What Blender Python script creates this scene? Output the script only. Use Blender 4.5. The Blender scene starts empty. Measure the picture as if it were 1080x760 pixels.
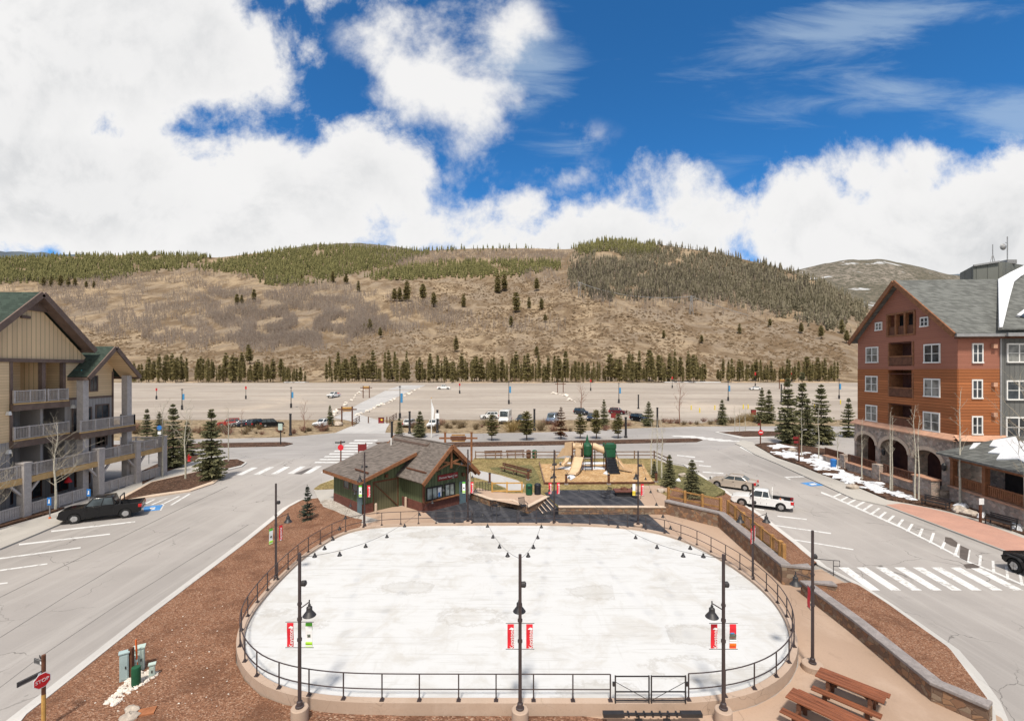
import bpy, bmesh, math, random
import numpy as np
from mathutils import Vector, Matrix
random.seed(7); np.random.seed(7)
SC = bpy.context.scene
COL = SC.collection
R = math.radians
# ------------------------------------------------------------------ camera
H, F, CX, HY = 12.7, 510.0, 540.0, 389.0
cam_d = bpy.data.cameras.new('camera'); cam = bpy.data.objects.new('camera', cam_d); COL.objects.link(cam)
cam.location = (0, 0, H); cam.rotation_euler = (R(90), 0, 0)
cam_d.sensor_width = 36; cam_d.lens = 36*F/1080; cam_d.shift_y = 9/1080
cam_d.clip_start = .1; cam_d.clip_end = 30000
SC.camera = cam
# ------------------------------------------------------------------ render settings
SC.render.engine = 'CYCLES'
SC.cycles.use_denoising = True
try: SC.cycles.denoiser = 'OPENIMAGEDENOISE'
except Exception: pass
SC.cycles.max_bounces = 5; SC.cycles.diffuse_bounces = 3; SC.cycles.glossy_bounces = 2
SC.cycles.transparent_max_bounces = 8
SC.view_settings.view_transform = 'Standard'; SC.view_settings.look = 'None'
SC.view_settings.gamma = 1; SC.view_settings.use_curve_mapping = False
SC.view_settings.exposure = 1.03
# ------------------------------------------------------------------ sun
SUN_EL, SUN_AZ = R(60), R(187)      # azimuth measured from +Y clockwise: behind the camera, a little left
sun_d = bpy.data.lights.new('sun', 'SUN'); sun_d.energy = 2.3; sun_d.angle = R(6); sun_d.color = (1, .93, .83)
sun = bpy.data.objects.new('sun', sun_d); COL.objects.link(sun)
to_sun = Vector((math.sin(SUN_AZ)*math.cos(SUN_EL), math.cos(SUN_AZ)*math.cos(SUN_EL), math.sin(SUN_EL)))
sun.rotation_euler = to_sun.to_track_quat('Z', 'Y').to_euler(); sun.location = (0, -20, 60)

# ------------------------------------------------------------------ world: Nishita sky with clouds by direction
W = bpy.data.worlds.new('World'); SC.world = W; W.use_nodes = True
NT = W.node_tree; NT.nodes.clear()
def nd(t, typ, **kw):
    n = t.nodes.new(typ)
    for k, v in kw.items(): setattr(n, k, v)
    return n
def val(t, sock, v):
    if hasattr(v, 'default_value') or hasattr(v, 'is_output'): t.links.new(v, sock)
    else: sock.default_value = v
def mth(t, op, a, b=None, c=None, clamp=False):
    n = nd(t, 'ShaderNodeMath', operation=op, use_clamp=clamp)
    val(t, n.inputs[0], a)
    if b is not None: val(t, n.inputs[1], b)
    if c is not None: val(t, n.inputs[2], c)
    return n.outputs[0]
def mixc(t, f, a, b, mode='MIX'):
    n = nd(t, 'ShaderNodeMix', data_type='RGBA', blend_type=mode)
    val(t, n.inputs[0], f)
    for s, v in ((n.inputs[6], a), (n.inputs[7], b)):
        if isinstance(v, (tuple, list)): s.default_value = (*v, 1) if len(v) == 3 else v
        else: t.links.new(v, s)
    return n.outputs[2]
def smooth(t, x, lo, hi):
    n = nd(t, 'ShaderNodeMapRange', interpolation_type='SMOOTHSTEP'); n.clamp = True
    val(t, n.inputs[0], x); n.inputs[1].default_value = lo; n.inputs[2].default_value = hi
    return n.outputs[0]
def noise(t, vec, scale, detail=6, rough=.55, dist=0.0):
    n = nd(t, 'ShaderNodeTexNoise'); t.links.new(vec, n.inputs['Vector'])
    n.inputs['Scale'].default_value = scale; n.inputs['Detail'].default_value = detail
    n.inputs['Roughness'].default_value = rough; n.inputs['Distortion'].default_value = dist
    return n.outputs['Fac']
def build_world():
    t = NT
    sky = nd(t, 'ShaderNodeTexSky', sky_type='NISHITA'); sky.sun_disc = False
    sky.sun_elevation = SUN_EL; sky.sun_rotation = SUN_AZ; sky.altitude = 2800; sky.air_density = 1.0
    sky.dust_density = .3; sky.ozone_density = 2.0
    tc = nd(t, 'ShaderNodeTexCoord'); sep = nd(t, 'ShaderNodeSeparateXYZ'); t.links.new(tc.outputs['Generated'], sep.inputs[0])
    y = mth(t, 'MAXIMUM', mth(t, 'ABSOLUTE', sep.outputs[1]), .06)
    u = mth(t, 'DIVIDE', sep.outputs[0], y); v = mth(t, 'DIVIDE', sep.outputs[2], y)
    cmb = nd(t, 'ShaderNodeCombineXYZ'); t.links.new(u, cmb.inputs[0]); t.links.new(v, cmb.inputs[1])
    cmb.inputs[2].default_value = .37
    uv = cmb.outputs[0]
    n1 = noise(t, uv, 2.9, 12, .62, .35); n2 = noise(t, uv, 9.0, 8, .65, .3)
    vo = nd(t, 'ShaderNodeVectorMath', operation='ADD'); t.links.new(uv, vo.inputs[0]); vo.inputs[1].default_value = (-.012, .05, 0); n1b = noise(t, vo.outputs[0], 2.9, 12, .62, .35)
    def ell(lst):
        acc = None
        for (px, py, a, b, *rot) in lst:
            cu, cv = (px-CX)/F, (HY-py)/F
            du = mth(t, 'SUBTRACT', u, cu); dv = mth(t, 'SUBTRACT', v, cv)
            if rot:
                k = rot[0]; dv = mth(t, 'MULTIPLY_ADD', du, -k, dv)
            du = mth(t, 'MULTIPLY', du, F/a); dv = mth(t, 'MULTIPLY', dv, F/b)
            r = mth(t, 'SQRT', mth(t, 'ADD', mth(t, 'MULTIPLY', du, du), mth(t, 'MULTIPLY', dv, dv)))
            e = mth(t, 'SUBTRACT', 1.0, r)
            sc_ = (min(a, b)*.6+.4*math.sqrt(a*b))/70.
            e = mth(t, 'MULTIPLY', e, min(sc_, 1.6))
            acc = e if acc is None else mth(t, 'SMOOTH_MAX', acc, e, .12)
        return acc
    big = ell([(60,50,250,150), (195,55,140,85), (50,195,290,95), (230,225,260,66), (390,185,72,62), (310,205,120,58),
               (330,-20,70,28),
               (500,258,140,50), (590,262,130,46), (670,258,90,44), (545,232,44,26), (740,258,110,52), (-200,120,260,220),
               (1010,255,300,74), (850,222,105,58), (1075,222,112,72), (903,186,56,46), (955,195,60,46), (770,230,112,58), (715,256,84,30), (800,206,42,30), (790,250,80,48),
               (1270,235,200,90), (545,240,34,20), (640,258,60,22)])
    dens = mth(t, 'ADD', big, mth(t, 'ADD', mth(t, 'MULTIPLY', mth(t, 'SUBTRACT', n1, .5), 3.0), mth(t, 'MULTIPLY', mth(t, 'SUBTRACT', n2, .5), 1.1)))
    brk = ell([(475,58,100,86), (495,130,52,54), (425,38,62,52), (468,185,30,26), (600,188,30,14), (590,145,28,10)])
    n6 = noise(t, uv, 6.0, 12, .60, .12)
    db = mth(t, 'ADD', mth(t, 'MULTIPLY', mth(t, 'MINIMUM', brk, .55), .9), mth(t, 'ADD', mth(t, 'MULTIPLY', mth(t, 'SUBTRACT', n6, .56), 3.4), mth(t, 'MULTIPLY', mth(t, 'SUBTRACT', n1, .5), 1.2)))
    cl = mth(t, 'MAXIMUM', smooth(t, dens, -.14, .42), mth(t, 'MULTIPLY', smooth(t, db, -.25, .75), smooth(t, brk, -.35, .1)))
    # thin high cloud, stretched
    mp = nd(t, 'ShaderNodeMapping'); t.links.new(uv, mp.inputs[0]); mp.inputs['Scale'].default_value = (1.6, 7.5, 1); mp.inputs['Rotation'].default_value = (0, 0, R(-9))
    n3 = noise(t, mp.outputs[0], 2.2, 9, .62, .5)
    ci = ell([(900,102,190,30,.08), (890,28,210,40,.2), (1085,118,120,46), (725,190,62,16,.35), (600,150,40,9), (598,188,32,12), (700,215,50,14,.3), (560,60,60,60)])
    cir = mth(t, 'MULTIPLY', smooth(t, mth(t, 'ADD', ci, mth(t, 'MULTIPLY', mth(t, 'SUBTRACT', n3, .5), 2.1)), 0.0, .9), .5)
    skyc = mixc(t, 1.0, sky.outputs[0], (.19, .58, .83), 'MULTIPLY')
    n4 = noise(t, uv, 1.7, 5, .55, .1)
    shade = mth(t, 'ADD', mth(t, 'MULTIPLY', smooth(t, mth(t, 'SUBTRACT', n1b, n1), -.06, .12), .65), mth(t, 'MULTIPLY', smooth(t, n4, .35, .65), .35))
    thick = smooth(t, dens, .25, 1.2)
    cw = mixc(t, mth(t, 'MULTIPLY', shade, thick), (4.45, 4.42, 4.4), (3.35, 3.4, 3.46))
    c1 = mixc(t, cir, skyc, (2.6, 3.2, 3.8))
    # unseen cloud overhead and behind the viewer, added for neutral ambient light
    over = smooth(t, sep.outputs[2], .66, .82); back = smooth(t, mth(t, 'MULTIPLY', sep.outputs[1], -1.0), .05, .4)
    n5 = noise(t, tc.outputs['Generated'], 2.6, 6, .6, .3)
    ov = mth(t, 'MULTIPLY', mth(t, 'MAXIMUM', over, back), smooth(t, n5, .30, .5))
    cl = mth(t, 'MAXIMUM', cl, ov)
    c2 = mixc(t, cl, c1, cw)
    bg = nd(t, 'ShaderNodeBackground'); bg.inputs[1].default_value = .10
    t.links.new(c2, bg.inputs[0])
    out = nd(t, 'ShaderNodeOutputWorld'); t.links.new(bg.outputs[0], out.inputs[0])
build_world()

# ------------------------------------------------------------------ geometry helpers
def T(y):
    pts = [(-100, 0), (105, 0), (130, .35), (160, 1.5), (200, 4.0), (240, 5.2), (275, 5.6), (400, 5.6)]
    for (a, za), (b, zb) in zip(pts, pts[1:]):
        if y <= b:
            k = max(0, (y-a)/(b-a)); return za+(zb-za)*k
    return 5.6
def G(px, py, z=0.0):
    s = (H-z)/(py-HY); return ((px-CX)*s, F*s)
def GT(px, py):
    Y = F*H/(py-HY) if py > HY+.5 else 400
    if Y <= 105: return G(px, py)+(0.0,)
    a, b = 60., 275.
    for _ in range(50):
        m = (a+b)/2
        if HY+F*(H-T(m))/m > py: a = m
        else: b = m
    return ((px-CX)*a/F, a, T(a))
def XP(px, Y): return (px-CX)*Y/F
def ZP(py, Y): return H-(py-HY)*Y/F

class MB:
    def __init__(s): s.v = []; s.f = []; s.mi = []
    def add(s, vs, fs, mi=0):
        o = len(s.v); s.v += [tuple(p) for p in vs]
        for f in fs: s.f.append(tuple(i+o for i in f)); s.mi.append(mi)
        return s
    def box(s, c, d, rz=0, mi=0, taper=1.0):
        x, y, z = d[0]/2, d[1]/2, d[2]/2; ca, sa = math.cos(rz), math.sin(rz); vs = []
        for dz in (-1, 1):
            k = taper if dz > 0 else 1
            for dx, dy in ((-1,-1),(1,-1),(1,1),(-1,1)):
                a, b = dx*x*k, dy*y*k; vs.append((c[0]+a*ca-b*sa, c[1]+a*sa+b*ca, c[2]+dz*z))
        return s.add(vs, [(0,3,2,1),(4,5,6,7),(0,1,5,4),(1,2,6,5),(2,3,7,6),(3,0,4,7)], mi)
    def b2(s, x0, x1, y0, y1, z0, z1, mi=0): return s.box(((x0+x1)/2,(y0+y1)/2,(z0+z1)/2), (abs(x1-x0),abs(y1-y0),abs(z1-z0)), 0, mi)
    def bar(s, p0, p1, w, h, mi=0, up=(0,0,1)):
        p0 = Vector(p0); p1 = Vector(p1); d = (p1-p0)
        if d.length < 1e-6: return s
        d.normalize(); u = Vector(up)
        if abs(d.dot(u)) > .98: u = Vector((1,0,0))
        sx = d.cross(u).normalized(); sz = sx.cross(d).normalized(); vs = []
        for p in (p0, p1):
            for a, b in ((-1,-1),(1,-1),(1,1),(-1,1)): vs.append(p+sx*a*w/2+sz*b*h/2)
        return s.add(vs, [(0,3,2,1),(4,5,6,7),(0,1,5,4),(1,2,6,5),(2,3,7,6),(3,0,4,7)], mi)
    def tube(s, pts, r, n=8, mi=0, cap=True):
        pts = [Vector(p) for p in pts]; rs = r if isinstance(r, (list, tuple)) else [r]*len(pts)
        o = len(s.v); prev = None
        for i, p in enumerate(pts):
            d = (pts[min(i+1, len(pts)-1)]-pts[max(i-1, 0)])
            d = d.normalized() if d.length > 1e-9 else Vector((0,0,1))
            if prev is None:
                a = Vector((1,0,0)) if abs(d.x) < .9 else Vector((0,1,0))
                sx = d.cross(a).normalized()
            else: sx = (prev-d*prev.dot(d)); sx = sx.normalized() if sx.length > 1e-6 else prev
            prev = sx; sy = d.cross(sx)
            for k in range(n):
                a = 2*math.pi*k/n; s.v.append(tuple(p+(sx*math.cos(a)+sy*math.sin(a))*rs[i]))
        for i in range(len(pts)-1):
            for k in range(n):
                k2 = (k+1) % n; s.f.append((o+i*n+k, o+i*n+k2, o+(i+1)*n+k2, o+(i+1)*n+k)); s.mi.append(mi)
        if cap:
            s.f.append(tuple(o+k for k in reversed(range(n)))); s.mi.append(mi)
            e = o+(len(pts)-1)*n; s.f.append(tuple(e+k for k in range(n))); s.mi.append(mi)
        return s
    def lathe(s, prof, c=(0,0,0), n=16, mi=0, axis='z'):
        o = len(s.v)
        for (r, z) in prof:
            for k in range(n):
                a = 2*math.pi*k/n; p = (r*math.cos(a), r*math.sin(a), z)
                if axis == 'y': p = (p[0], p[2], p[1])
                if axis == 'x': p = (p[2], p[0], p[1])
                s.v.append((c[0]+p[0], c[1]+p[1], c[2]+p[2]))
        for i in range(len(prof)-1):
            for k in range(n):
                k2 = (k+1) % n; s.f.append((o+i*n+k, o+i*n+k2, o+(i+1)*n+k2, o+(i+1)*n+k)); s.mi.append(mi)
        s.f.append(tuple(o+k for k in reversed(range(n)))); s.mi.append(mi)
        e = o+(len(prof)-1)*n; s.f.append(tuple(e+k for k in range(n))); s.mi.append(mi)
        return s
    def prism(s, pts, z0, z1, mi=0):
        n = len(pts); z0s = z0 if isinstance(z0, (list, tuple)) else [z0]*n; z1s = z1 if isinstance(z1, (list, tuple)) else [z1]*n
        vs = [(p[0], p[1], z0s[i]) for i, p in enumerate(pts)]+[(p[0], p[1], z1s[i]) for i, p in enumerate(pts)]
        return s.add(vs, [tuple(reversed(range(n))), tuple(range(n, 2*n))]+[(i, (i+1) % n, n+(i+1) % n, n+i) for i in range(n)], mi)
    def ext(s, pts3, vec, mi=0):
        n = len(pts3); v = Vector(vec); vs = [tuple(p) for p in pts3]+[tuple(Vector(p)+v) for p in pts3]
        return s.add(vs, [tuple(reversed(range(n))), tuple(range(n, 2*n))]+[(i, (i+1) % n, n+(i+1) % n, n+i) for i in range(n)], mi)
    def blob(s, c, r, seed=0, n=8, m=6, amp=.18, mi=0):
        rn = random.Random(seed); o = len(s.v); ph = [rn.uniform(0, 6.28) for _ in range(6)]
        for i in range(m+1):
            th = math.pi*i/m
            for k in range(n):
                a = 2*math.pi*k/n
                q = 1+amp*(math.sin(2*a+ph[0]+th*2)+.7*math.sin(3*a+ph[1]-th*3)+.5*math.sin(th*4+ph[2]))
                s.v.append((c[0]+r[0]*q*math.sin(th)*math.cos(a), c[1]+r[1]*q*math.sin(th)*math.sin(a), c[2]+r[2]*q*math.cos(th)))
        for i in range(m):
            for k in range(n):
                k2 = (k+1) % n; s.f.append((o+i*n+k, o+i*n+k2, o+(i+1)*n+k2, o+(i+1)*n+k)); s.mi.append(mi)
        return s
    def build(s, name, mat, parent=None, smooth_=False, bevel=0, fix=True, seg=2):
        me = bpy.data.meshes.new(name)
        vs = s.v
        if parent is not None and parent.get('_w') is not None:
            o = parent['_w']; vs = [(x-o[0], y-o[1], z-o[2]) for x, y, z in vs]
        me.from_pydata(vs, [], s.f)
        mats = mat if isinstance(mat, (list, tuple)) else [mat]
        for m in mats: me.materials.append(m)
        if len(mats) > 1: me.polygons.foreach_set('material_index', s.mi)
        if (fix and len(s.f) < 30000) or bevel:
            bm = bmesh.new(); bm.from_mesh(me)
            if bevel:
                bmesh.ops.remove_doubles(bm, verts=bm.verts, dist=1e-5)
                bmesh.ops.recalc_face_normals(bm, faces=bm.faces)
                ed = [e for e in bm.edges if len(e.link_faces) == 2 and e.calc_face_angle(0) > R(28)]
                bmesh.ops.bevel(bm, geom=ed, offset=bevel, segments=seg, affect='EDGES', profile=.5, clamp_overlap=True)
            else: bmesh.ops.recalc_face_normals(bm, faces=bm.faces)
            bm.to_mesh(me); bm.free()
        if smooth_:
            me.polygons.foreach_set('use_smooth', [True]*len(me.polygons))
            try: me.set_sharp_from_angle(angle=R(40))
            except Exception: pass
        ob = bpy.data.objects.new(name, me); COL.objects.link(ob)
        if parent is not None: ob.parent = parent
        return ob

def npmesh(name, V, Fc, mat, nv=3):
    me = bpy.data.meshes.new(name); V = np.asarray(V, np.float32).reshape(-1, 3); Fc = np.asarray(Fc, np.int32).reshape(-1, nv)
    me.vertices.add(len(V)); me.vertices.foreach_set('co', V.ravel())
    me.loops.add(Fc.size); me.loops.foreach_set('vertex_index', Fc.ravel())
    me.polygons.add(len(Fc)); me.polygons.foreach_set('loop_start', np.arange(0, Fc.size, nv, dtype=np.int32))
    me.polygons.foreach_set('loop_total', np.full(len(Fc), nv, np.int32))
    for m in (mat if isinstance(mat, (list, tuple)) else [mat]): me.materials.append(m)
    me.update(); me.validate()
    ob = bpy.data.objects.new(name, me); COL.objects.link(ob); return ob

def tag(o, label, cat, group=None):
    o['label'] = label; o['category'] = cat
    if group: o['group'] = group
    return o
def struct(o): o['kind'] = 'structure'; return o
def thing(name, label, cat, loc=(0,0,0), rz=0, group=None, world=False):
    o = bpy.data.objects.new(name, None); COL.objects.link(o); o.empty_display_size = .3
    o.location = loc; o.rotation_euler = (0,0,rz); tag(o, label, cat, group)
    if world: o['_w'] = list(loc)
    return o
def dup(root, loc, rz=0, scale=1.0, label=None, group=None):
    def cp(o, par):
        c = o.copy(); COL.objects.link(c)
        if par is not None: c.parent = par
        for ch in o.children: cp(ch, c)
        return c
    r = cp(root, None); r.location = loc; r.rotation_euler = (0,0,rz); r.scale = (scale,)*3 if not isinstance(scale, tuple) else scale
    if label: r['label'] = label
    if group: r['group'] = group
    return r
def text_mesh(name, txt, size, mat, parent, mtx, ext=.004, align='CENTER'):
    cu = bpy.data.curves.new(name, 'FONT'); cu.body = txt; cu.size = size; cu.extrude = ext; cu.align_x = align; cu.align_y = 'CENTER'
    tmp = bpy.data.objects.new(name, cu); COL.objects.link(tmp)
    bpy.context.view_layer.update()
    me = bpy.data.meshes.new_from_object(tmp.evaluated_get(bpy.context.evaluated_depsgraph_get()))
    bpy.data.objects.remove(tmp); bpy.data.curves.remove(cu)
    me.materials.clear(); me.materials.append(mat); me.transform(mtx)
    ob = bpy.data.objects.new(name, me); COL.objects.link(ob)
    if parent is not None: ob.parent = parent
    return ob
def basis(o, x, n):
    """matrix: text x axis along x, facing n, origin o"""
    x = Vector(x).normalized(); n = Vector(n).normalized(); y = n.cross(x).normalized()
    return Matrix(((x.x,y.x,n.x,o[0]),(x.y,y.y,n.y,o[1]),(x.z,y.z,n.z,o[2]),(0,0,0,1)))

class Frame:
    """vertical facade: u along it, o outward, z up, in world metres"""
    def __init__(s, a, b, out):
        s.o = Vector((a[0], a[1])); d = Vector((b[0]-a[0], b[1]-a[1])); s.len = d.length; s.d = d.normalized()
        n = Vector((-s.d.y, s.d.x)); s.n = n if n.dot(Vector(out)) > 0 else -n
    def __call__(s, u, o, z): p = s.o+s.d*u+s.n*o; return (p.x, p.y, z)
    def u(s, px):
        k = (px-CX)/F; return (k*s.o.y-s.o.x)/(s.d.x-k*s.d.y)
    def Y(s, u): return s.o.y+s.d.y*u
    def rect(s, x0, y0, x1, y1):
        a, b = s.u(x0), s.u(x1); Y = s.Y((a+b)/2)
        if a > b: a, b = b, a
        return a, b, ZP(y1, Y), ZP(y0, Y)
    def box(s, m, u0, u1, o0, o1, z0, z1, mi=0):
        vs = [s(u, o, z) for z in (z0, z1) for (u, o) in ((u0,o0),(u1,o0),(u1,o1),(u0,o1))]
        return m.add(vs, [(0,3,2,1),(4,5,6,7),(0,1,5,4),(1,2,6,5),(2,3,7,6),(3,0,4,7)], mi)
    def poly(s, m, uz, o0, o1, mi=0):
        n = s.n; v = Vector((n.x, n.y, 0))*(o1-o0)
        return m.ext([s(u, o0, z) for u, z in uz], v, mi)
# ------------------------------------------------------------------ materials
MATS = {}
def newmat(name):
    m = bpy.data.materials.new(name); m.use_nodes = True; t = m.node_tree
    b = t.nodes['Principled BSDF']; return m, t, b
def coord(t, scale=(1,1,1), rot=(0,0,0), kind='Object'):
    tc = nd(t, 'ShaderNodeTexCoord'); mp = nd(t, 'ShaderNodeMapping'); t.links.new(tc.outputs[kind], mp.inputs[0])
    mp.inputs['Scale'].default_value = scale; mp.inputs['Rotation'].default_value = rot; return mp.outputs[0]
def bump(t, b, h, strength=.3, dist=.02):
    n = nd(t, 'ShaderNodeBump'); n.inputs['Strength'].default_value = strength; n.inputs['Distance'].default_value = dist
    t.links.new(h, n.inputs['Height']); t.links.new(n.outputs[0], b.inputs['Normal'])
def sc(c, k): return tuple(min(1, x*k) for x in c)
def M(name, col, rough=.8, var=.18, scale=2.0, bmp=0.0, metal=0.0, spec=.3, fine=0, vec=(1,1,1)):
    if name in MATS: return MATS[name]
    m, t, b = newmat(name); v = coord(t, vec)
    n = noise(t, v, scale, 5, .6, .3)
    c = mixc(t, smooth(t, n, .3, .7), sc(col, 1-var), sc(col, 1+var))
    if fine:
        n2 = noise(t, v, fine, 3, .7); c = mixc(t, mth(t, 'MULTIPLY', smooth(t, n2, .45, .62), .35), c, sc(col, .55))
    t.links.new(c, b.inputs['Base Color'])
    b.inputs['Roughness'].default_value = rough; b.inputs['Metallic'].default_value = metal
    b.inputs['Specular IOR Level'].default_value = spec
    if bmp: bump(t, b, noise(t, v, fine or scale*6, 4, .6), bmp)
    MATS[name] = m; return m
def stripes(t, axis, period, width, v=None):
    """1 in a thin line every period along an axis of the object's own space"""
    v = v or coord(t); sp = nd(t, 'ShaderNodeSeparateXYZ'); t.links.new(v, sp.inputs[0])
    x = sp.outputs['XYZ'.index(axis)] if axis in 'XYZ' else None
    fr = mth(t, 'FRACT', mth(t, 'DIVIDE', x, period))
    return mth(t, 'LESS_THAN', fr, width/period), mth(t, 'FLOOR', mth(t, 'DIVIDE', x, period)), fr
def siding(name, col, axis, period, width, var=.14, dark=.5, rough=.75):
    """boards: own tone for each, a dark joint between two"""
    m, t, b = newmat(name); v = coord(t)
    ln, ix, fr = stripes(t, axis, period, width, v)
    wn = nd(t, 'ShaderNodeTexWhiteNoise', noise_dimensions='1D'); t.links.new(ix, wn.inputs['W'])
    n = noise(t, coord(t, (1,1,8) if axis == 'Z' else (8,8,1)), 1.2, 5, .65, .3)
    n2 = noise(t, v, .35, 4, .6)
    k = mth(t, 'ADD', mth(t, 'MULTIPLY', wn.outputs['Value'], .45), mth(t, 'ADD', mth(t, 'MULTIPLY', n, .35), mth(t, 'MULTIPLY', n2, .35)))
    c = mixc(t, smooth(t, k, .25, .9), sc(col, 1-var), sc(col, 1+var)); c = mixc(t, ln, c, sc(col, dark))
    t.links.new(c, b.inputs['Base Color']); b.inputs['Roughness'].default_value = rough; b.inputs['Specular IOR Level'].default_value = .25
    bump(t, b, mth(t, 'SUBTRACT', fr if axis == 'Z' else .5, ln), .35, .02)
    MATS[name] = m; return m
def stone(name, cols, scale, mortar=(.12,.105,.095), mw=.05, rough=.85, vec=(1,1,1.35)):
    m, t, b = newmat(name); v = coord(t, vec)
    nz = nd(t, 'ShaderNodeTexNoise'); t.links.new(v, nz.inputs[0]); nz.inputs['Scale'].default_value = scale*.8
    vm = nd(t, 'ShaderNodeVectorMath', operation='MULTIPLY_ADD'); t.links.new(nz.outputs['Color'], vm.inputs[0]); vm.inputs[1].default_value = (.25/scale*2,)*3; t.links.new(v, vm.inputs[2])
    vo = nd(t, 'ShaderNodeTexVoronoi'); t.links.new(vm.outputs[0], vo.inputs[0]); vo.inputs['Scale'].default_value = scale
    ve = nd(t, 'ShaderNodeTexVoronoi', feature='DISTANCE_TO_EDGE'); t.links.new(vm.outputs[0], ve.inputs[0]); ve.inputs['Scale'].default_value = scale
    sp = nd(t, 'ShaderNodeSeparateColor'); t.links.new(vo.outputs['Color'], sp.inputs[0])
    cr = nd(t, 'ShaderNodeValToRGB'); cr.color_ramp.interpolation = 'CONSTANT'
    el = cr.color_ramp.elements; el[0].color = (*cols[0], 1); el[1].position = 1/len(cols); el[1].color = (*cols[1], 1)
    for i in range(2, len(cols)): e = el.new(i/len(cols)); e.color = (*cols[i], 1)
    t.links.new(sp.outputs[0], cr.inputs[0])
    n = noise(t, v, scale*5, 4, .6); c = mixc(t, mth(t, 'MULTIPLY', n, .5), cr.outputs[0], (.05,.045,.04))
    e = smooth(t, ve.outputs['Distance'], mw*.5, mw*1.4)
    c = mixc(t, e, mortar, c); t.links.new(c, b.inputs['Base Color']); b.inputs['Roughness'].default_value = rough
    bump(t, b, mth(t, 'ADD', e, mth(t, 'MULTIPLY', n, .4)), .6, .04)
    MATS[name] = m; return m
def chips(name, c1, c2, c3, scale=9., rough=.95, patch=.06, b_=.8):
    m, t, b = newmat(name); v = coord(t)
    vo = nd(t, 'ShaderNodeTexVoronoi'); t.links.new(coord(t, (1,1.7,1), (0,0,.5)), vo.inputs[0]); vo.inputs['Scale'].default_value = scale
    sp = nd(t, 'ShaderNodeSeparateColor'); t.links.new(vo.outputs['Color'], sp.inputs[0])
    n = noise(t, v, patch*8, 6, .65, .4); n2 = noise(t, v, scale*1.5, 3, .7)
    c = mixc(t, smooth(t, sp.outputs[0], .1, .8), c1, c2)
    c = mixc(t, smooth(t, sp.outputs[1], .86, .95), c, c3)
    c = mixc(t, mth(t, 'MULTIPLY', smooth(t, n, .46, .68), .7), c, sc(c1, .85))
    c = mixc(t, mth(t, 'MULTIPLY', smooth(t, n2, .5, .68), .5), c, sc(c1, .5))
    t.links.new(c, b.inputs['Base Color']); b.inputs['Roughness'].default_value = rough; b.inputs['Specular IOR Level'].default_value = .15
    bump(t, b, mth(t, 'ADD', sp.outputs[2], mth(t, 'MULTIPLY', n2, .8)), b_, .05)
    MATS[name] = m; return m
def pavement(name, col, tint, streak=(.9,.06,1), rot=0, crack=.8, rough=.9, cscale=.21):
    m, t, b = newmat(name); v = coord(t)
    n1 = noise(t, v, .06, 5, .6, .4); n2 = noise(t, coord(t, streak, (0,0,rot)), .9, 6, .65, .2); n3 = noise(t, v, 14, 3, .7)
    c = mixc(t, smooth(t, n1, .32, .68), sc(col, .82), sc(col, 1.1)); n6 = noise(t, v, .9, 5, .7, .5); c = mixc(t, mth(t, 'MULTIPLY', smooth(t, n6, .60, .72), .3), c, sc(col, .55))
    c = mixc(t, mth(t, 'MULTIPLY', smooth(t, n2, .45, .68), .85 if 'dirt' in name else .5), c, tint)
    c = mixc(t, mth(t, 'MULTIPLY', smooth(t, n3, .5, .7), .22), c, sc(col, .6))
    if crack:
        nz = nd(t, 'ShaderNodeTexNoise'); t.links.new(v, nz.inputs[0]); nz.inputs['Scale'].default_value = .35; nz.inputs['Detail'].default_value = 5
        vm = nd(t, 'ShaderNodeVectorMath', operation='MULTIPLY_ADD'); t.links.new(nz.outputs['Color'], vm.inputs[0]); vm.inputs[1].default_value = (3.2, 3.2, 0); t.links.new(v, vm.inputs[2])
        ve = nd(t, 'ShaderNodeTexVoronoi', feature='DISTANCE_TO_EDGE'); t.links.new(vm.outputs[0], ve.inputs[0]); ve.inputs['Scale'].default_value = cscale
        ln = mth(t, 'SUBTRACT', 1.0, smooth(t, ve.outputs['Distance'], .0012, .0065))
        msk = smooth(t, noise(t, v, .18, 3, .5), .46, .58)
        c = mixc(t, mth(t, 'MULTIPLY', mth(t, 'MULTIPLY', ln, msk), crack), c, sc(col, .38))
    t.links.new(c, b.inputs['Base Color']); b.inputs['Roughness'].default_value = rough; b.inputs['Specular IOR Level'].default_value = .2
    bump(t, b, n3, .12, .01); MATS[name] = m; return m
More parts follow.
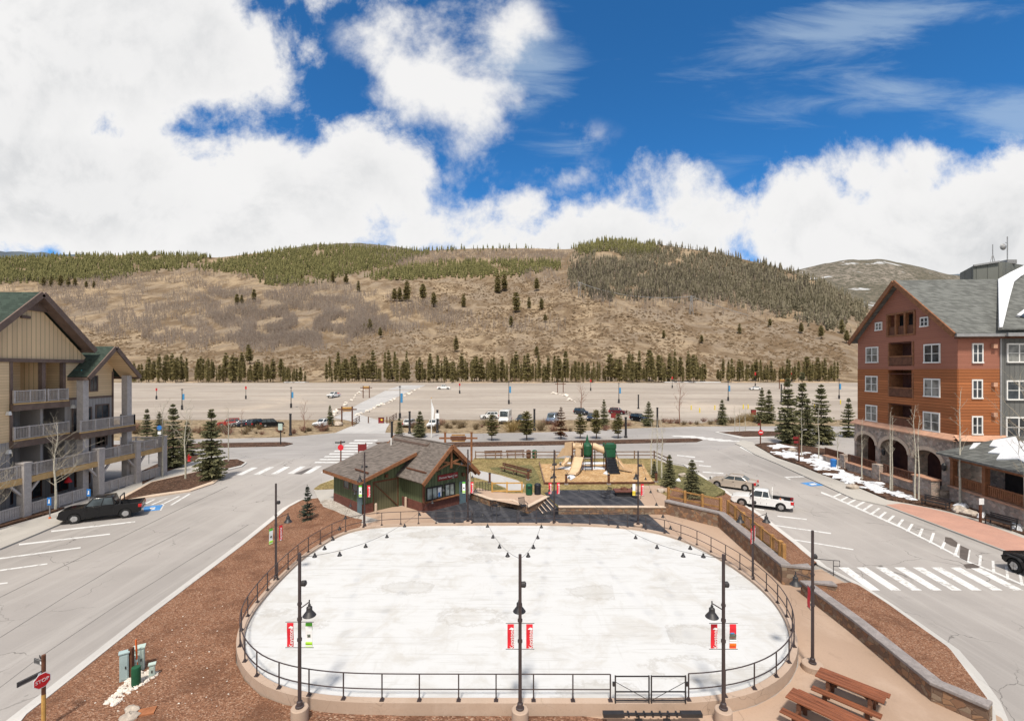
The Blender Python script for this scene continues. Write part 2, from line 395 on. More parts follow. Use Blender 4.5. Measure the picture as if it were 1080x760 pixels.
def icemat():
    m, t, b = newmat('rink_ice'); v = coord(t)
    n1 = noise(t, v, .55, 7, .68, .7); n2 = noise(t, coord(t, (.25,1.6,1)), 1.3, 6, .6, .3); n3 = noise(t, v, 3.5, 4, .7)
    vo = nd(t, 'ShaderNodeTexVoronoi'); t.links.new(coord(t, (.38,.75,1)), vo.inputs[0]); vo.inputs['Scale'].default_value = .55
    d = mth(t, 'ADD', vo.outputs['Distance'], mth(t, 'MULTIPLY', mth(t, 'SUBTRACT', n3, .5), .5))
    pud = mth(t, 'SUBTRACT', 1.0, smooth(t, d, .2, .32)); wn = nd(t, 'ShaderNodeSeparateColor'); t.links.new(vo.outputs['Color'], wn.inputs[0])
    pud = mth(t, 'MULTIPLY', pud, mth(t, 'GREATER_THAN', wn.outputs[0], .6))
    c = mixc(t, smooth(t, n1, .45, .70), (.54,.54,.535), (.47,.455,.43))
    c = mixc(t, mth(t, 'MULTIPLY', smooth(t, n2, .54, .72), .5), c, (.42,.41,.39))
    c = mixc(t, mth(t, 'MULTIPLY', pud, .35), c, (.40,.38,.345))
    ring = mth(t, 'MULTIPLY', mth(t, 'MULTIPLY', smooth(t, d, .24, .31), mth(t, 'SUBTRACT', 1.0, smooth(t, d, .31, .40))), mth(t, 'GREATER_THAN', wn.outputs[0], .45))
    c = mixc(t, mth(t, 'MULTIPLY', ring, .4), c, (.31,.285,.25))
    n7 = noise(t, coord(t, (.22,4.5,1), (0,0,.04)), 1.1, 7, .7, .6); n8 = noise(t, coord(t, (3.0,.3,1), (0,0,.3)), 1.0, 6, .7, .4)
    c = mixc(t, mth(t, 'MULTIPLY', smooth(t, n7, .55, .64), .45), c, (.37,.355,.33)); c = mixc(t, mth(t, 'MULTIPLY', smooth(t, n8, .60, .66), .3), c, (.44,.43,.41))
    n9 = noise(t, v, 6, 4, .7); c = mixc(t, mth(t, 'MULTIPLY', smooth(t, n9, .64, .74), .5), c, (.40,.37,.33))
    t.links.new(c, b.inputs['Base Color']); b.inputs['Roughness'].default_value = .6; b.inputs['Specular IOR Level'].default_value = .2
    bump(t, b, mth(t, 'ADD', n2, n7), .25, .03); MATS['rink_ice'] = m; return m
def shingle(name, col, row=.28, var=.3):
    m, t, b = newmat(name); v = coord(t)
    sp = nd(t, 'ShaderNodeSeparateXYZ'); t.links.new(v, sp.inputs[0])
    zi = mth(t, 'FLOOR', mth(t, 'DIVIDE', sp.outputs[2], row*.7)); zf = mth(t, 'FRACT', mth(t, 'DIVIDE', sp.outputs[2], row*.7))
    xi = mth(t, 'FLOOR', mth(t, 'MULTIPLY_ADD', mth(t, 'ADD', sp.outputs[0], sp.outputs[1]), 1/.35, mth(t, 'MULTIPLY', zi, .37)))
    cm = nd(t, 'ShaderNodeCombineXYZ'); t.links.new(xi, cm.inputs[0]); t.links.new(zi, cm.inputs[1])
    wn = nd(t, 'ShaderNodeTexWhiteNoise', noise_dimensions='2D'); t.links.new(cm.outputs[0], wn.inputs['Vector'])
    n = noise(t, v, .5, 5, .6); n2 = noise(t, v, 7, 4, .7)
    k = mth(t, 'ADD', mth(t, 'MULTIPLY', wn.outputs['Value'], .45), mth(t, 'ADD', mth(t, 'MULTIPLY', n, .18), mth(t, 'MULTIPLY', n2, .5)))
    c = mixc(t, smooth(t, k, .2, .9), sc(col, 1-var), sc(col, 1+var)); c = mixc(t, mth(t, 'MULTIPLY', mth(t, 'LESS_THAN', zf, .14), .45), c, sc(col, .4))
    t.links.new(c, b.inputs['Base Color']); b.inputs['Roughness'].default_value = .95; b.inputs['Specular IOR Level'].default_value = .12
    bump(t, b, mth(t, 'SUBTRACT', wn.outputs['Value'], zf), .3, .015); MATS[name] = m; return m
def brick(name, c1, c2, mortar, scale=4.):
    m, t, b = newmat(name); v = coord(t, (1,1,1), (0,0,.5))
    br = nd(t, 'ShaderNodeTexBrick'); t.links.new(v, br.inputs[0]); br.inputs['Color1'].default_value = (*c1,1); br.inputs['Color2'].default_value = (*c2,1)
    br.inputs['Mortar'].default_value = (*mortar,1); br.inputs['Scale'].default_value = scale; br.inputs['Mortar Size'].default_value = .012
    n = noise(t, v, .6, 5, .6); c = mixc(t, mth(t, 'MULTIPLY', smooth(t, n, .35, .7), .4), br.outputs[0], sc(c1, 1.3))
    t.links.new(c, b.inputs['Base Color']); b.inputs['Roughness'].default_value = .9; MATS[name] = m; return m
def glass(name, col=(.03,.035,.04), rough=.06):
    m, t, b = newmat(name); v = coord(t); n = noise(t, v, 1.1, 3, .5)
    t.links.new(mixc(t, smooth(t, n, .35, .65), sc(col, .6), sc(col, 1.7)), b.inputs['Base Color'])
    b.inputs['Roughness'].default_value = rough; b.inputs['Specular IOR Level'].default_value = .5; MATS[name] = m; return m
def leaf(name, c1, c2, scale=1.5):
    m, t, b = newmat(name); v = coord(t); n = noise(t, v, scale, 4, .65)
    g = nd(t, 'ShaderNodeNewGeometry'); k = mth(t, 'ADD', mth(t, 'MULTIPLY', g.outputs['Random Per Island'], .55), mth(t, 'MULTIPLY', n, .5))
    t.links.new(mixc(t, smooth(t, k, .15, .85), c1, c2), b.inputs['Base Color'])
    b.inputs['Roughness'].default_value = .8; b.inputs['Specular IOR Level'].default_value = .1; MATS[name] = m
    tr = nd(t, 'ShaderNodeBsdfTranslucent'); t.links.new(b.inputs['Base Color'].links[0].from_socket, tr.inputs[0]); mx = nd(t, 'ShaderNodeMixShader'); mx.inputs[0].default_value = .45
    out = [n_ for n_ in t.nodes if n_.type == 'OUTPUT_MATERIAL'][0]; t.links.new(b.outputs[0], mx.inputs[1]); t.links.new(tr.outputs[0], mx.inputs[2]); t.links.new(mx.outputs[0], out.inputs[0]); return m
def paint(name, col, metal=0.0, rough=.18):
    m, t, b = newmat(name); v = coord(t); n = noise(t, v, 1.3, 4, .6)
    t.links.new(mixc(t, smooth(t, n, .3, .75), col, sc(col, .88)), b.inputs['Base Color'])
    b.inputs['Roughness'].default_value = rough; b.inputs['Metallic'].default_value = metal
    b.inputs['Coat Weight'].default_value = .15 if max(col) < .05 else .4; b.inputs['Specular IOR Level'].default_value = .3 if max(col) < .05 else .5; b.inputs['Coat Roughness'].default_value = .08; MATS[name] = m; return m

pavement('asphalt', (.325,.30,.28), (.39,.365,.34), rot=.05)
pavement('asphalt_right', (.30,.28,.265), (.37,.35,.34), rot=.35)
pavement('cross_road', (.325,.305,.29), (.25,.23,.22), streak=(.06,.9,1))
pavement('sidewalk', (.40,.375,.34), (.46,.43,.39), crack=.5, cscale=.3)
pavement('walk_tan', (.40,.285,.21), (.45,.34,.265), streak=(.5,.3,1), crack=.35, cscale=.2)
pavement('kerb_concrete', (.50,.48,.455), (.55,.53,.50), crack=.3)
pavement('rim_concrete', (.43,.32,.245), (.47,.37,.30), crack=.5, cscale=.5)
pavement('path_grey', (.40,.385,.37), (.46,.44,.42), crack=.3)
def lot():
    m, t, b = newmat('dirt_lot'); v = coord(t)
    n1 = noise(t, coord(t, (.010,.055,1), (0,0,.03)), 1, 6, .62, .6); n2 = noise(t, coord(t, (.03,.3,1), (0,0,-.06)), 1, 6, .7, .3); n3 = noise(t, v, .5, 5, .75); n4 = noise(t, v, .022, 5, .6, .5)
    c = mixc(t, smooth(t, n1, .36, .62), (.385,.338,.29), (.295,.255,.218)); c = mixc(t, mth(t, 'MULTIPLY', smooth(t, n2, .52, .7), .5), c, (.22,.175,.135))
    c = mixc(t, mth(t, 'MULTIPLY', smooth(t, n2, .42, .3), .5), c, (.52,.45,.375)); c = mixc(t, mth(t, 'MULTIPLY', smooth(t, n4, .55, .7), .5), c, (.48,.40,.32)); c = mixc(t, mth(t, 'MULTIPLY', smooth(t, n3, .5, .75), .4), c, (.20,.155,.115))
    t.links.new(c, b.inputs['Base Color']); b.inputs['Roughness'].default_value = 1; b.inputs['Specular IOR Level'].default_value = .05; bump(t, b, n3, .3, .05); MATS['dirt_lot'] = m
lot()
chips('mulch', (.125,.058,.034), (.275,.14,.083), (.40,.27,.19), 20., b_=.45)
chips('mulch_fine', (.13,.062,.038), (.29,.155,.10), (.42,.30,.22), 14.)
chips('dark_mulch', (.045,.026,.018), (.12,.065,.042), (.2,.13,.09), 6.)
chips('play_chips', (.36,.215,.10), (.53,.345,.175), (.60,.46,.29), 5.)
chips('dry_grass', (.17,.125,.05), (.34,.26,.12), (.12,.12,.035), 5., patch=.05)
chips('green_grass', (.09,.085,.034), (.21,.185,.085), (.28,.23,.1), 6., patch=.08)
chips('verge', (.20,.145,.09), (.34,.26,.165), (.13,.10,.05), 1.6, patch=.02)
chips('gravel', (.30,.26,.22), (.55,.50,.44), (.7,.66,.6), 12.)
icemat()
M('slash_bank', (.50,.38,.26), .95, .25, .6, .3, fine=5); M('snow', (.64,.65,.67), .8, .06, 1.5, .3, fine=6)
stone('retaining_stone', [(.27,.14,.075),(.36,.20,.105),(.18,.11,.07),(.30,.22,.15),(.23,.14,.095)], 3.2, (.16,.10,.065))
stone('building_stone', [(.43,.34,.28),(.55,.45,.38),(.30,.24,.205),(.60,.44,.35),(.45,.33,.27)], 2.6, (.32,.27,.22))
M('stone_cap', (.25,.222,.212), .85, .15, 2, .3, fine=12)
M('tan_cap', (.55,.43,.33), .85, .1, 1.5, .2, fine=12)
siding('tan_boards', (.66,.485,.29), 'Y', .42, .07, .10, .62)
siding('tan_boards_x', (.66,.485,.29), 'X', .42, .07, .10, .62)
siding('tan_lap', (.67,.495,.30), 'Z', .24, .03, .08, .7)
siding('grey_boards', (.33,.305,.29), 'Y', .35, .04, .10, .6)
siding('red_lap', (.31,.128,.085), 'Z', .2, .028, .07, .62)
siding('orange_lap', (.34,.12,.045), 'Z', .30, .055, .22, .5)
siding('grey_board_right', (.125,.125,.118), 'X', .45, .06, .12, .7)
siding('green_boards', (.092,.115,.062), 'X', .34, .05, .18, .5)
siding('green_boards_y', (.092,.115,.062), 'Y', .34, .05, .18, .5)
siding('garage_boards', (.115,.112,.066), 'X', .25, .03, .15, .55)
siding('metal_panel', (.15,.155,.14), 'X', 1.2, .1, .1, .6)
def rubber():
    m, t, b = newmat('rubber_mat'); v = coord(t, (1,1,1), (0,0,.6)); ln, ix, fr = stripes(t, 'X', .95, .05, v)
    w = nd(t, 'ShaderNodeTexWave', wave_type='BANDS'); t.links.new(coord(t, (1,.5,1), (0,0,-.5)), w.inputs[0]); w.inputs['Scale'].default_value = .28; w.inputs['Distortion'].default_value = 7; w.inputs['Detail'].default_value = 3
    n = noise(t, v, .8, 6, .65, .6); n2 = noise(t, v, 7, 4, .7)
    c = mixc(t, smooth(t, n, .35, .7), (.024,.025,.031), (.055,.055,.062)); c = mixc(t, mth(t, 'MULTIPLY', smooth(t, w.outputs['Fac'], .72, .98), .25), c, (.13,.125,.13))
    c = mixc(t, mth(t, 'MULTIPLY', smooth(t, n2, .6, .72), .5), c, (.22,.21,.205)); c = mixc(t, mth(t, 'MULTIPLY', ln, .5), c, (.01,.01,.012))
    t.links.new(c, b.inputs['Base Color']); b.inputs['Roughness'].default_value = .75; b.inputs['Specular IOR Level'].default_value = .2; MATS['rubber_mat'] = m
rubber()
shingle('green_shingle', (.042,.058,.047), var=.25)
shingle('grey_shingle', (.125,.128,.12))
shingle('brown_shingle', (.138,.117,.103), .11)
M('trim_brown', (.15,.105,.085), .75, .15, 2)
M('trim_grey', (.43,.395,.375), .8, .1, 2, fine=10)
M('deck_beam', (.50,.33,.15), .75, .12, 2)
M('timber', (.215,.092,.042), .7, .25, 2.5, .3, fine=14)
M('timber_dark', (.12,.05,.028), .75, .25, 2.5, .3, fine=14)
M('cedar', (.36,.19,.065), .75, .22, 2.5, .3, fine=14)
M('table_wood', (.21,.073,.034), .5, .4, 3, .25, fine=16, vec=(.3,4,4))
M('yellow_wood', (.50,.29,.085), .7, .15, 2, .2, fine=14)
M('weathered', (.19,.125,.085), .85, .2, 3, .3, fine=12)
M('copper_flash', (.47,.265,.175), .6, .15, 1.2)
M('brick_base', (.13,.050,.038), .85, .2, 4, .4, fine=12)
M('black_metal', (.022,.020,.021), .5, .2, 3, spec=.5)
M('dark_bronze', (.045,.032,.032), .5, .2, 3, spec=.5)
M('grey_metal', (.30,.30,.30), .5, .1, 3, metal=.4)
M('pale_cabinet', (.42,.51,.46), .55, .08, 2)
M('grey_cabinet', (.34,.43,.43), .55, .08, 2)
M('green_plastic', (.012,.075,.035), .5, .15, 3)
M('dark_plastic', (.016,.018,.024), .5, .2, 3)
M('play_tan', (.54,.39,.245), .5, .07, 1.5)
M('orange_marker', (.75,.16,.04), .6, .1, 3)
M('white_paint', (.58,.575,.565), .7, .14, 1.2, fine=7)
M('white_line', (.53,.52,.51), .8, .22, .8, fine=5)
M('blue_paint', (.07,.23,.50), .8, .3, 1.5, fine=5)
M('banner_red', (.60,.022,.035), .7, .1, 4)
M('banner_green', (.10,.42,.035), .7, .1, 4)
M('banner_lime', (.33,.62,.04), .7, .1, 4)
M('banner_white', (.75,.76,.76), .7, .05, 4)
M('banner_blue', (.05,.22,.42), .7, .1, 4)
M('banner_yellow', (.65,.50,.05), .7, .1, 4)
M('banner_orange', (.75,.15,.02), .7, .1, 4)
M('banner_photo', (.10,.115,.09), .7, .5, 9)
M('sign_red', (.58,.02,.025), .5, .06, 4)
M('sign_maroon', (.19,.022,.022), .6, .1, 4)
M('sign_blue', (.03,.17,.48), .5, .06, 4)
M('sign_dark', (.06,.06,.062), .5, .1, 4)
M('teal_clip', (.05,.32,.36), .6, .1, 4)
M('door_blue', (.10,.15,.175), .6, .1, 2)
M('white_frame', (.68,.67,.64), .5, .05, 3)
M('black_frame', (.02,.02,.022), .5, .1, 3)
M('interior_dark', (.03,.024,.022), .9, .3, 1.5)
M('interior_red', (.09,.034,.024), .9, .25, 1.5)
glass('pane'); glass('pane_curtain', (.14,.14,.13), .12); glass('car_glass', (.035,.045,.05), .04); glass('pane_light', (.22,.25,.24), .15)
M('tyre', (.018,.018,.018), .85, .2, 5); M('rim_metal', (.50,.50,.50), .35, .1, 4, metal=.8)
M('lamp_red', (.45,.012,.012), .25, .1, 4, spec=.5); M('lamp_clear', (.62,.62,.60), .15, .1, 4, spec=.6); M('chrome', (.55,.55,.56), .2, .05, 4, metal=.9)
for k_, c_, mt in (('black',(.008,.008,.009),0),('white',(.72,.72,.71),0),('champagne',(.50,.43,.36),.2),('silver',(.34,.34,.35),.4),('red',(.36,.035,.03),0),('charcoal',(.035,.037,.042),.3),
                   ('maroon',(.11,.018,.022),.2),('navy',(.02,.03,.055),.2),('bluegrey',(.16,.21,.29),.3)): paint('paint_'+k_, c_, mt)
leaf('spruce_needles', (.115,.12,.066), (.30,.285,.155)); leaf('pine_needles', (.115,.105,.045), (.28,.245,.105)); leaf('blue_spruce', (.035,.05,.038), (.12,.145,.11))
leaf('rust_needles', (.07,.032,.018), (.19,.085,.045)); leaf('belt_needles', (.165,.145,.066), (.39,.33,.155), .3)
leaf('shrub_twigs', (.18,.13,.075), (.34,.26,.16)); leaf('yellow_twigs', (.30,.21,.08), (.48,.36,.17))
M('bark', (.085,.06,.045), .9, .3, 5, .4, fine=20); M('aspen_bark', (.47,.44,.36), .85, .22, 5, .2, fine=14); M('aspen_twig', (.36,.32,.25), .9, .2, 5)
M('red_twig', (.22,.12,.085), .9, .2, 5)
M('boulder', (.42,.36,.30), .9, .25, 3, .4, fine=12); M('white_stone', (.66,.60,.53), .9, .18, 4, .3, fine=14); M('rust_plate', (.30,.115,.05), .8, .2, 3)
brick('brick_paving', (.42,.225,.165), (.36,.19,.145), (.42,.29,.23), 4.5)
def worn(name):
    m, t, b = newmat(name); v = coord(t); n = noise(t, v, 3.5, 7, .75); n2 = noise(t, v, .5, 4, .6); k = mth(t, 'ADD', mth(t, 'MULTIPLY', n, .7), mth(t, 'MULTIPLY', n2, .3))
    t.links.new(mixc(t, smooth(t, k, .50, .60), (.60,.595,.58), (.36,.34,.32)), b.inputs['Base Color']); b.inputs['Roughness'].default_value = .85; MATS[name] = m
worn('white_paint'); worn('white_line')
def hillmat():
    m, t, b = newmat('hill_soil'); v = coord(t)
    n1 = noise(t, v, .006, 7, .62, .6); n2 = noise(t, coord(t, (1,.35,1)), .05, 7, .68, .5); n3 = noise(t, v, .35, 5, .7, .3); n4 = noise(t, v, .018, 6, .6, .4)
    c = mixc(t, smooth(t, n1, .38, .6), (.315,.238,.155), (.225,.178,.132))
    c = mixc(t, smooth(t, n2, .40, .62), c, (.15,.105,.065))
    c = mixc(t, mth(t, 'MULTIPLY', smooth(t, n4, .54, .68), .55), c, (.37,.28,.185)); n5 = noise(t, coord(t, (1,.5,1)), .022, 7, .7, .6); c = mixc(t, mth(t, 'MULTIPLY', smooth(t, n5, .52, .64), .45), c, (.165,.13,.10))
    c = mixc(t, mth(t, 'MULTIPLY', smooth(t, n3, .52, .66), .5), c, (.11,.085,.06))
    c = mixc(t, mth(t, 'MULTIPLY', smooth(t, n3, .36, .27), .55), c, (.46,.39,.31))
    t.links.new(c, b.inputs['Base Color']); b.inputs['Roughness'].default_value = 1; b.inputs['Specular IOR Level'].default_value = .05
    bump(t, b, mth(t, 'ADD', n2, n3), .6, 1.2); MATS['hill_soil'] = m
hillmat()
def farforest():
    m, t, b = newmat('far_forest'); v = coord(t)
    n1 = noise(t, v, .004, 7, .6, .3); n2 = noise(t, coord(t, (1,1,.25)), .06, 5, .75, .2)
    c = mixc(t, smooth(t, n1, .4, .62), (.15,.13,.10), (.25,.215,.18)); c = mixc(t, smooth(t, n2, .42, .6), (.085,.08,.06), c)
    n3 = noise(t, v, .012, 5, .6); c = mixc(t, mth(t, 'MULTIPLY', smooth(t, n3, .6, .68), .6), c, (.62,.63,.65))
    t.links.new(c, b.inputs['Base Color']); b.inputs['Roughness'].default_value = 1; b.inputs['Specular IOR Level'].default_value = .05
    bump(t, b, n2, .8, 4); MATS['far_forest'] = m
farforest()
m_ = MATS
# ------------------------------------------------------------------ ground, roads, paths
def slab(name, pts, z0, z1, mat, zp=0.0, kind=True):
    o = MB().prism([G(x, y, zp) for x, y in pts], z0, z1).build(name, m_[mat])
    return struct(o) if kind else o
def strip(name, L, Rr, mat, off=.02, n=24):
    def samp(ps, k):
        x = k*(len(ps)-1); i = min(int(x), len(ps)-2); q = x-i
        return (ps[i][0]+(ps[i+1][0]-ps[i][0])*q, ps[i][1]+(ps[i+1][1]-ps[i][1])*q)
    L3 = [GT(*p) for p in L]; R3 = [GT(*p) for p in Rr]; m = MB()
    v = []
    for i in range(n+1):
        a = samp(L3, i/n); b = samp(R3, i/n)
        v += [(a[0], a[1], T(a[1])+off), (b[0], b[1], T(b[1])+off)]
    m.add(v, [(2*i, 2*i+1, 2*i+3, 2*i+2) for i in range(n)])
    return struct(m.build(name, m_[mat]))
def sheet(name, x0, x1, ys, mat, off):
    v = []
    for y in ys: v += [(x0, y, T(y)+off), (x1, y, T(y)+off)]
    return struct(MB().add(v, [(2*i, 2*i+1, 2*i+3, 2*i+2) for i in range(len(ys)-1)]).build(name, m_[mat]))
ys_ = [-60, 0, 60, 105, 115, 130, 145, 160, 180, 200, 220, 240, 258, 275, 300]
sheet('ground', -420, 420, ys_, 'verge', -.03)
sheet('parking_lot_dirt', -330, 222, [119, 130, 145, 160, 180, 200, 220, 240, 258], 'dirt_lot', .0)
struct(MB().prism([G(*p) for p in [(-900,468),(0,466),(150,464),(300,461),(355,456),(410,456),(500,457),(600,455),(680,451),(780,448),(900,443),(1200,434)]]+[(120,90),(120,-20),(-120,-20),(-120,60)], -.02, 0.0).build('road', m_['asphalt']))
slab('cross_road', [(-500,470),(0,466.5),(150,464.5),(300,461.5),(355,456.5),(410,456.5),(500,457.5),(600,455.5),(680,451.5),(780,448.5),(880,444.5),(1000,446),(900,452),(800,462),(760,474),(690,476.5),(500,477),(420,480),(345,484),(240,484),(150,492),(0,500)], .0, .004, 'cross_road')
strip('ramp_road', [(352,457),(366,451),(379,446)], [(406,457),(408,451),(411,446.5)], 'path_grey', .01)
strip('lot_path', [(379,446),(352,440),(380,425),(414,409),(424,406)], [(411,446.5),(380,437),(407,424),(443,408.5),(449,406)], 'path_grey', .012, 40)
strip('lot_track', [(700,445),(740,440),(760,432)], [(740,446),(775,440),(800,432)], 'dirt_lot', .012)
# mulch median and islands
slab('median_bed', [(463,467),(560,465.8),(735,462.5),(741,464),(735,466),(600,469),(470,471.5)], 0, .12, 'dark_mulch')
slab('median_bed', [(-100,474),(0,472.5),(140,469),(300,466.5),(309,468),(300,470.5),(150,473.5),(0,478)], 0, .12, 'dark_mulch')
slab('island_bed', [(396,467),(430,464.8),(444,466),(430,468.8),(402,469.5)], 0, .12, 'dark_mulch')
slab('island_bed', [(758,456),(790,454.6),(845,455.3),(850,458),(830,460),(785,461)], 0, .12, 'dark_mulch')
slab('island_kerb', [(753,455.5),(790,453.6),(850,454.5),(856,458.6),(830,461),(780,462.2)], 0, .08, 'kerb_concrete')
# left side: pavement by the building, beds
slab('sidewalk', [(-250,640),(0,580),(40,563.5),(69,551),(125,541),(126,530),(160,509),(212,496.5),(236,482),(205,482),(165,500),(110,524),(60,541),(-40,573),(-250,630)], 0, .12, 'sidewalk')
slab('planting_bed', [(-250,610),(-40,562),(0,557),(60,539.5),(68,536),(40,540),(0,549),(-250,590)], .0, .16, 'dark_mulch')
slab('planting_bed', [(125,529.5),(160,509.5),(212,497.5),(234,502),(222,509),(199,517),(160,522.5)], .0, .16, 'dark_mulch')
slab('island_kerb', [(117,529.8),(160,508.6),(212,496.8),(238,501.5),(225,510.5),(201,518.5),(160,524.5)], 0, .13, 'tan_cap')
slab('planting_bed', [(236.5,485.3),(250,484.8),(258.5,488.3),(254,491.5),(240,494.8),(225,492)], .0, .15, 'dark_mulch')
slab('island_kerb', [(236,484.5),(250,484),(260.5,488.3),(255,492.5),(241,495.8),(224,492.6)], 0, .12, 'kerb_concrete')
slab('planting_bed', [(150,512),(172,500),(206,486),(213,480),(195,479),(172,487),(150,497)], 0, .13, 'dark_mulch')
# the mulch bed along the left of the rink, its kerb and gutter
edge_left = [(-12,800),(22,757),(48,736.5),(75,715),(150,655),(190,624.5),(255,575),(290,546.5),(303,535.5),(318,527.5),(335,525.5)]
def offset_poly(ps, d):
    out = []
    for i, p in enumerate(ps):
        a = Vector(ps[max(0, i-1)]); b = Vector(ps[min(len(ps)-1, i+1)]); t = (b-a).normalized(); out.append((p[0]+t.y*d, p[1]-t.x*d))
    return out
E = [G(*p) for p in edge_left]
def ribbon(name, E, d0, d1, z0, z1, mat):
    A, B = offset_poly(E, d0), offset_poly(E, d1); m = MB()
    for i in range(len(E)-1):
        m.prism([A[i], A[i+1], B[i+1], B[i]], z0, z1)
    me = m.build(name, m_[mat]); return struct(me)
ribbon('kerb', E, -.42, 0, -.02, .012, 'kerb_concrete'); ribbon('kerb', E, 0, .16, -.02, .13, 'kerb_concrete')
mul = offset_poly(E, .15)
slab_pts = [G(*p) for p in [(341,535),(362,543),(382,549)]]
RINK_PX = [(330,737),(300,731.5),(275,722.5),(258,707),(248.5,688),(249,668),(257,650),(268,635),(283,618),(300,601),(318,585),(338,572),(356,562),(378,555.5),(405,552.6),(440,551.3),(480,551),(540,550.8),(590,551),(630,552.2),(668,555),(700,560.5),(730,570.5),(756,583.5),(780,598),(803,615),(822,633),(835,652),(842,672),(842,690),(834,706),(818,720),(797,730.5),(770,737.5),(735,741),(690,741.5),(400,741),(360,740)]
ZR = .5
rink_o = [G(x, y, ZR) for x, y in RINK_PX]
left_rink = rink_o[0:14]
struct(MB().prism(mul+slab_pts+[(p[0], p[1]) for p in reversed(left_rink)]+[(-6.5,16.8),(-6.5,10),(-17,10)], -.02, .10).build('mulch_bed', m_['mulch']))
# kerb-side bits round the hut
slab('hut_lawn', [(331,516),(338,511),(352,506),(356,509),(354,516),(333,517)], 0, .1, 'dry_grass')
slab('concrete_pad', [(318,527),(335,525.5),(331,517),(338,510),(352,504),(356,508),(352,522),(354,531),(381,543),(400,549),(384,553),(340,535)], 0, .06, 'sidewalk')
slab('gravel_bed', [(337,531),(343,527),(353,529),(372,539),(381,544),(376,548),(360,543)], .0, .11, 'gravel')
slab('hut_apron', [(378,551),(383,542),(402,536),(425,534),(449,541),(462,553),(430,553.5),(384,556)], 0, .05, 'walk_tan')
# back patio of dark rubber mats
slab('patio_mats', [(446,541),(470,535),(500,524),(560,526),(600,530),(682,541),(707,563),(640,558),(560,555),(470,555)], 0, .03, 'rubber_mat')
# the walkway right of the rink
walk = [(678,541),(704,541),(757,553),(826,606),(868,602),(884,612),(868,618),(846,622),(905,669),(982,733),(1058,755),(1085,800),(1085,900),(300,900),(330,741)]
rk = list(reversed(rink_o[20:38]))
struct(MB().prism([G(*p) for p in [(678,541),(704,541),(757,553),(826,606),(866,600),(897,618),(846,622),(905,669),(982,733),(1042,749),(1056,757),(1068,775)]]+[(14.0,9),(-6.5,9)]+[(-6.5,16.9)]+[G(330,737,ZR)]+rk+[rink_o[19]], -.02, .02).build('walkway', m_['walk_tan']))
# slush of mulch at the foot of the rink wall, left of the centre post
slab('mulch_strip', [(330,749),(420,756),(615,756.5),(640,760),(600,790),(330,790)], .0, .06, 'mulch_fine')
# right street: planters
kr = [G(*p) for p in [(846,610),(866,600),(880,610),(905,617.5),(935,637),(965,658),(1002,684),(1024,710),(1041,738),(1046,752)]]
ribbon('kerb', [G(*p) for p in [(690,487),(705,487),(722,490.5),(764,518),(800,543),(840,574),(866,597),(905,617.5),(935,637),(965,658),(1002,684),(1024,710),(1043,738),(1050,756),(1054,790)]], 0, .22, -.02, .13, 'kerb_concrete')
ribbon('gutter', [G(*p) for p in [(690,487),(705,487),(722,490.5),(764,518),(800,543),(840,574),(866,597),(905,617.5),(935,637),(965,658),(1002,684),(1024,710),(1043,738),(1050,756),(1054,790)]], -.34, 0, -.02, .012, 'kerb_concrete')
def bank(name, wall, kerb, zw, zk, mat, n=30):
    def samp(ps, k):
        L = [0]
        for a, b in zip(ps, ps[1:]): L.append(L[-1]+math.dist(a, b))
        x = k*L[-1]
        for i in range(len(ps)-1):
            if x <= L[i+1] or i == len(ps)-2:
                q = (x-L[i])/max(1e-6, L[i+1]-L[i]); return (ps[i][0]+(ps[i+1][0]-ps[i][0])*q, ps[i][1]+(ps[i+1][1]-ps[i][1])*q)
    v = []; f = []; K = 4
    for i in range(n+1):
        a = samp(wall, i/n); b = samp(kerb, i/n)
        for j in range(K+1):
            q = j/K; v.append((a[0]+(b[0]-a[0])*q, a[1]+(b[1]-a[1])*q, zw+(zk-zw)*q+random.uniform(-.03, .03)*(0 < j < K)))
    for i in range(n):
        for j in range(K): o = i*(K+1)+j; f.append((o, o+1, o+K+2, o+K+1))
    return struct(MB().add(v, f).build(name, m_[mat], smooth_=True))
WALL_A = [G(x, y, 1.1) for x, y in [(701,527),(758,540),(826,594.5)]]
bank('planter_bed', [G(x, y, 1.1) for x, y in [(702,526),(760,538.5),(828,592.5),(850,594)]], [G(*p) for p in [(722,497),(765,520),(801,545),(862,595)]], .92, .12, 'mulch')
bank('planter_bed', [G(x, y, .72) for x, y in [(862,613.5),(846,613),(900,652),(982,716),(1041,743)]], [G(*p) for p in [(898,616),(906,619),(936,638.5),(1001,685.5),(1041,739)]], .6, .13, 'mulch')
# terrace behind the patio, playground and lawns (z about .6)
ZT = .6
slab('terrace_ground', [(497,518.6),(519,526.4),(540,526.8),(556,533.6),(577.5,522.9),(589,534.5),(702,534.5),(703,526),(722,514),(764,518),(705,489),(690,483),(500,482.5),(496,490)], 0, ZT-.02, 'dry_grass', ZT)
slab('tan_terrace', [(497.5,519.2),(519,526.8),(556,534),(577.5,523.3),(566,519.5),(540,520),(514,517),(504,514)], ZT-.02, ZT+.005, 'walk_tan', ZT)
slab('terrace_mats', [(578,523.5),(590,534.3),(681,534.3),(667,516.5),(588,516.5),(574,519.5)], ZT-.02, ZT+.012, 'rubber_mat', ZT)
slab('terrace_path', [(667,516.5),(681,534.3),(702,534.3),(703,523),(690,515.5)], ZT-.02, ZT+.01, 'walk_tan', ZT)
slab('terrace_path', [(667,516),(668,512.5),(690,511.5),(712,513.5),(705,519),(690,515.5)], ZT-.02, ZT+.015, 'walk_tan', ZT)
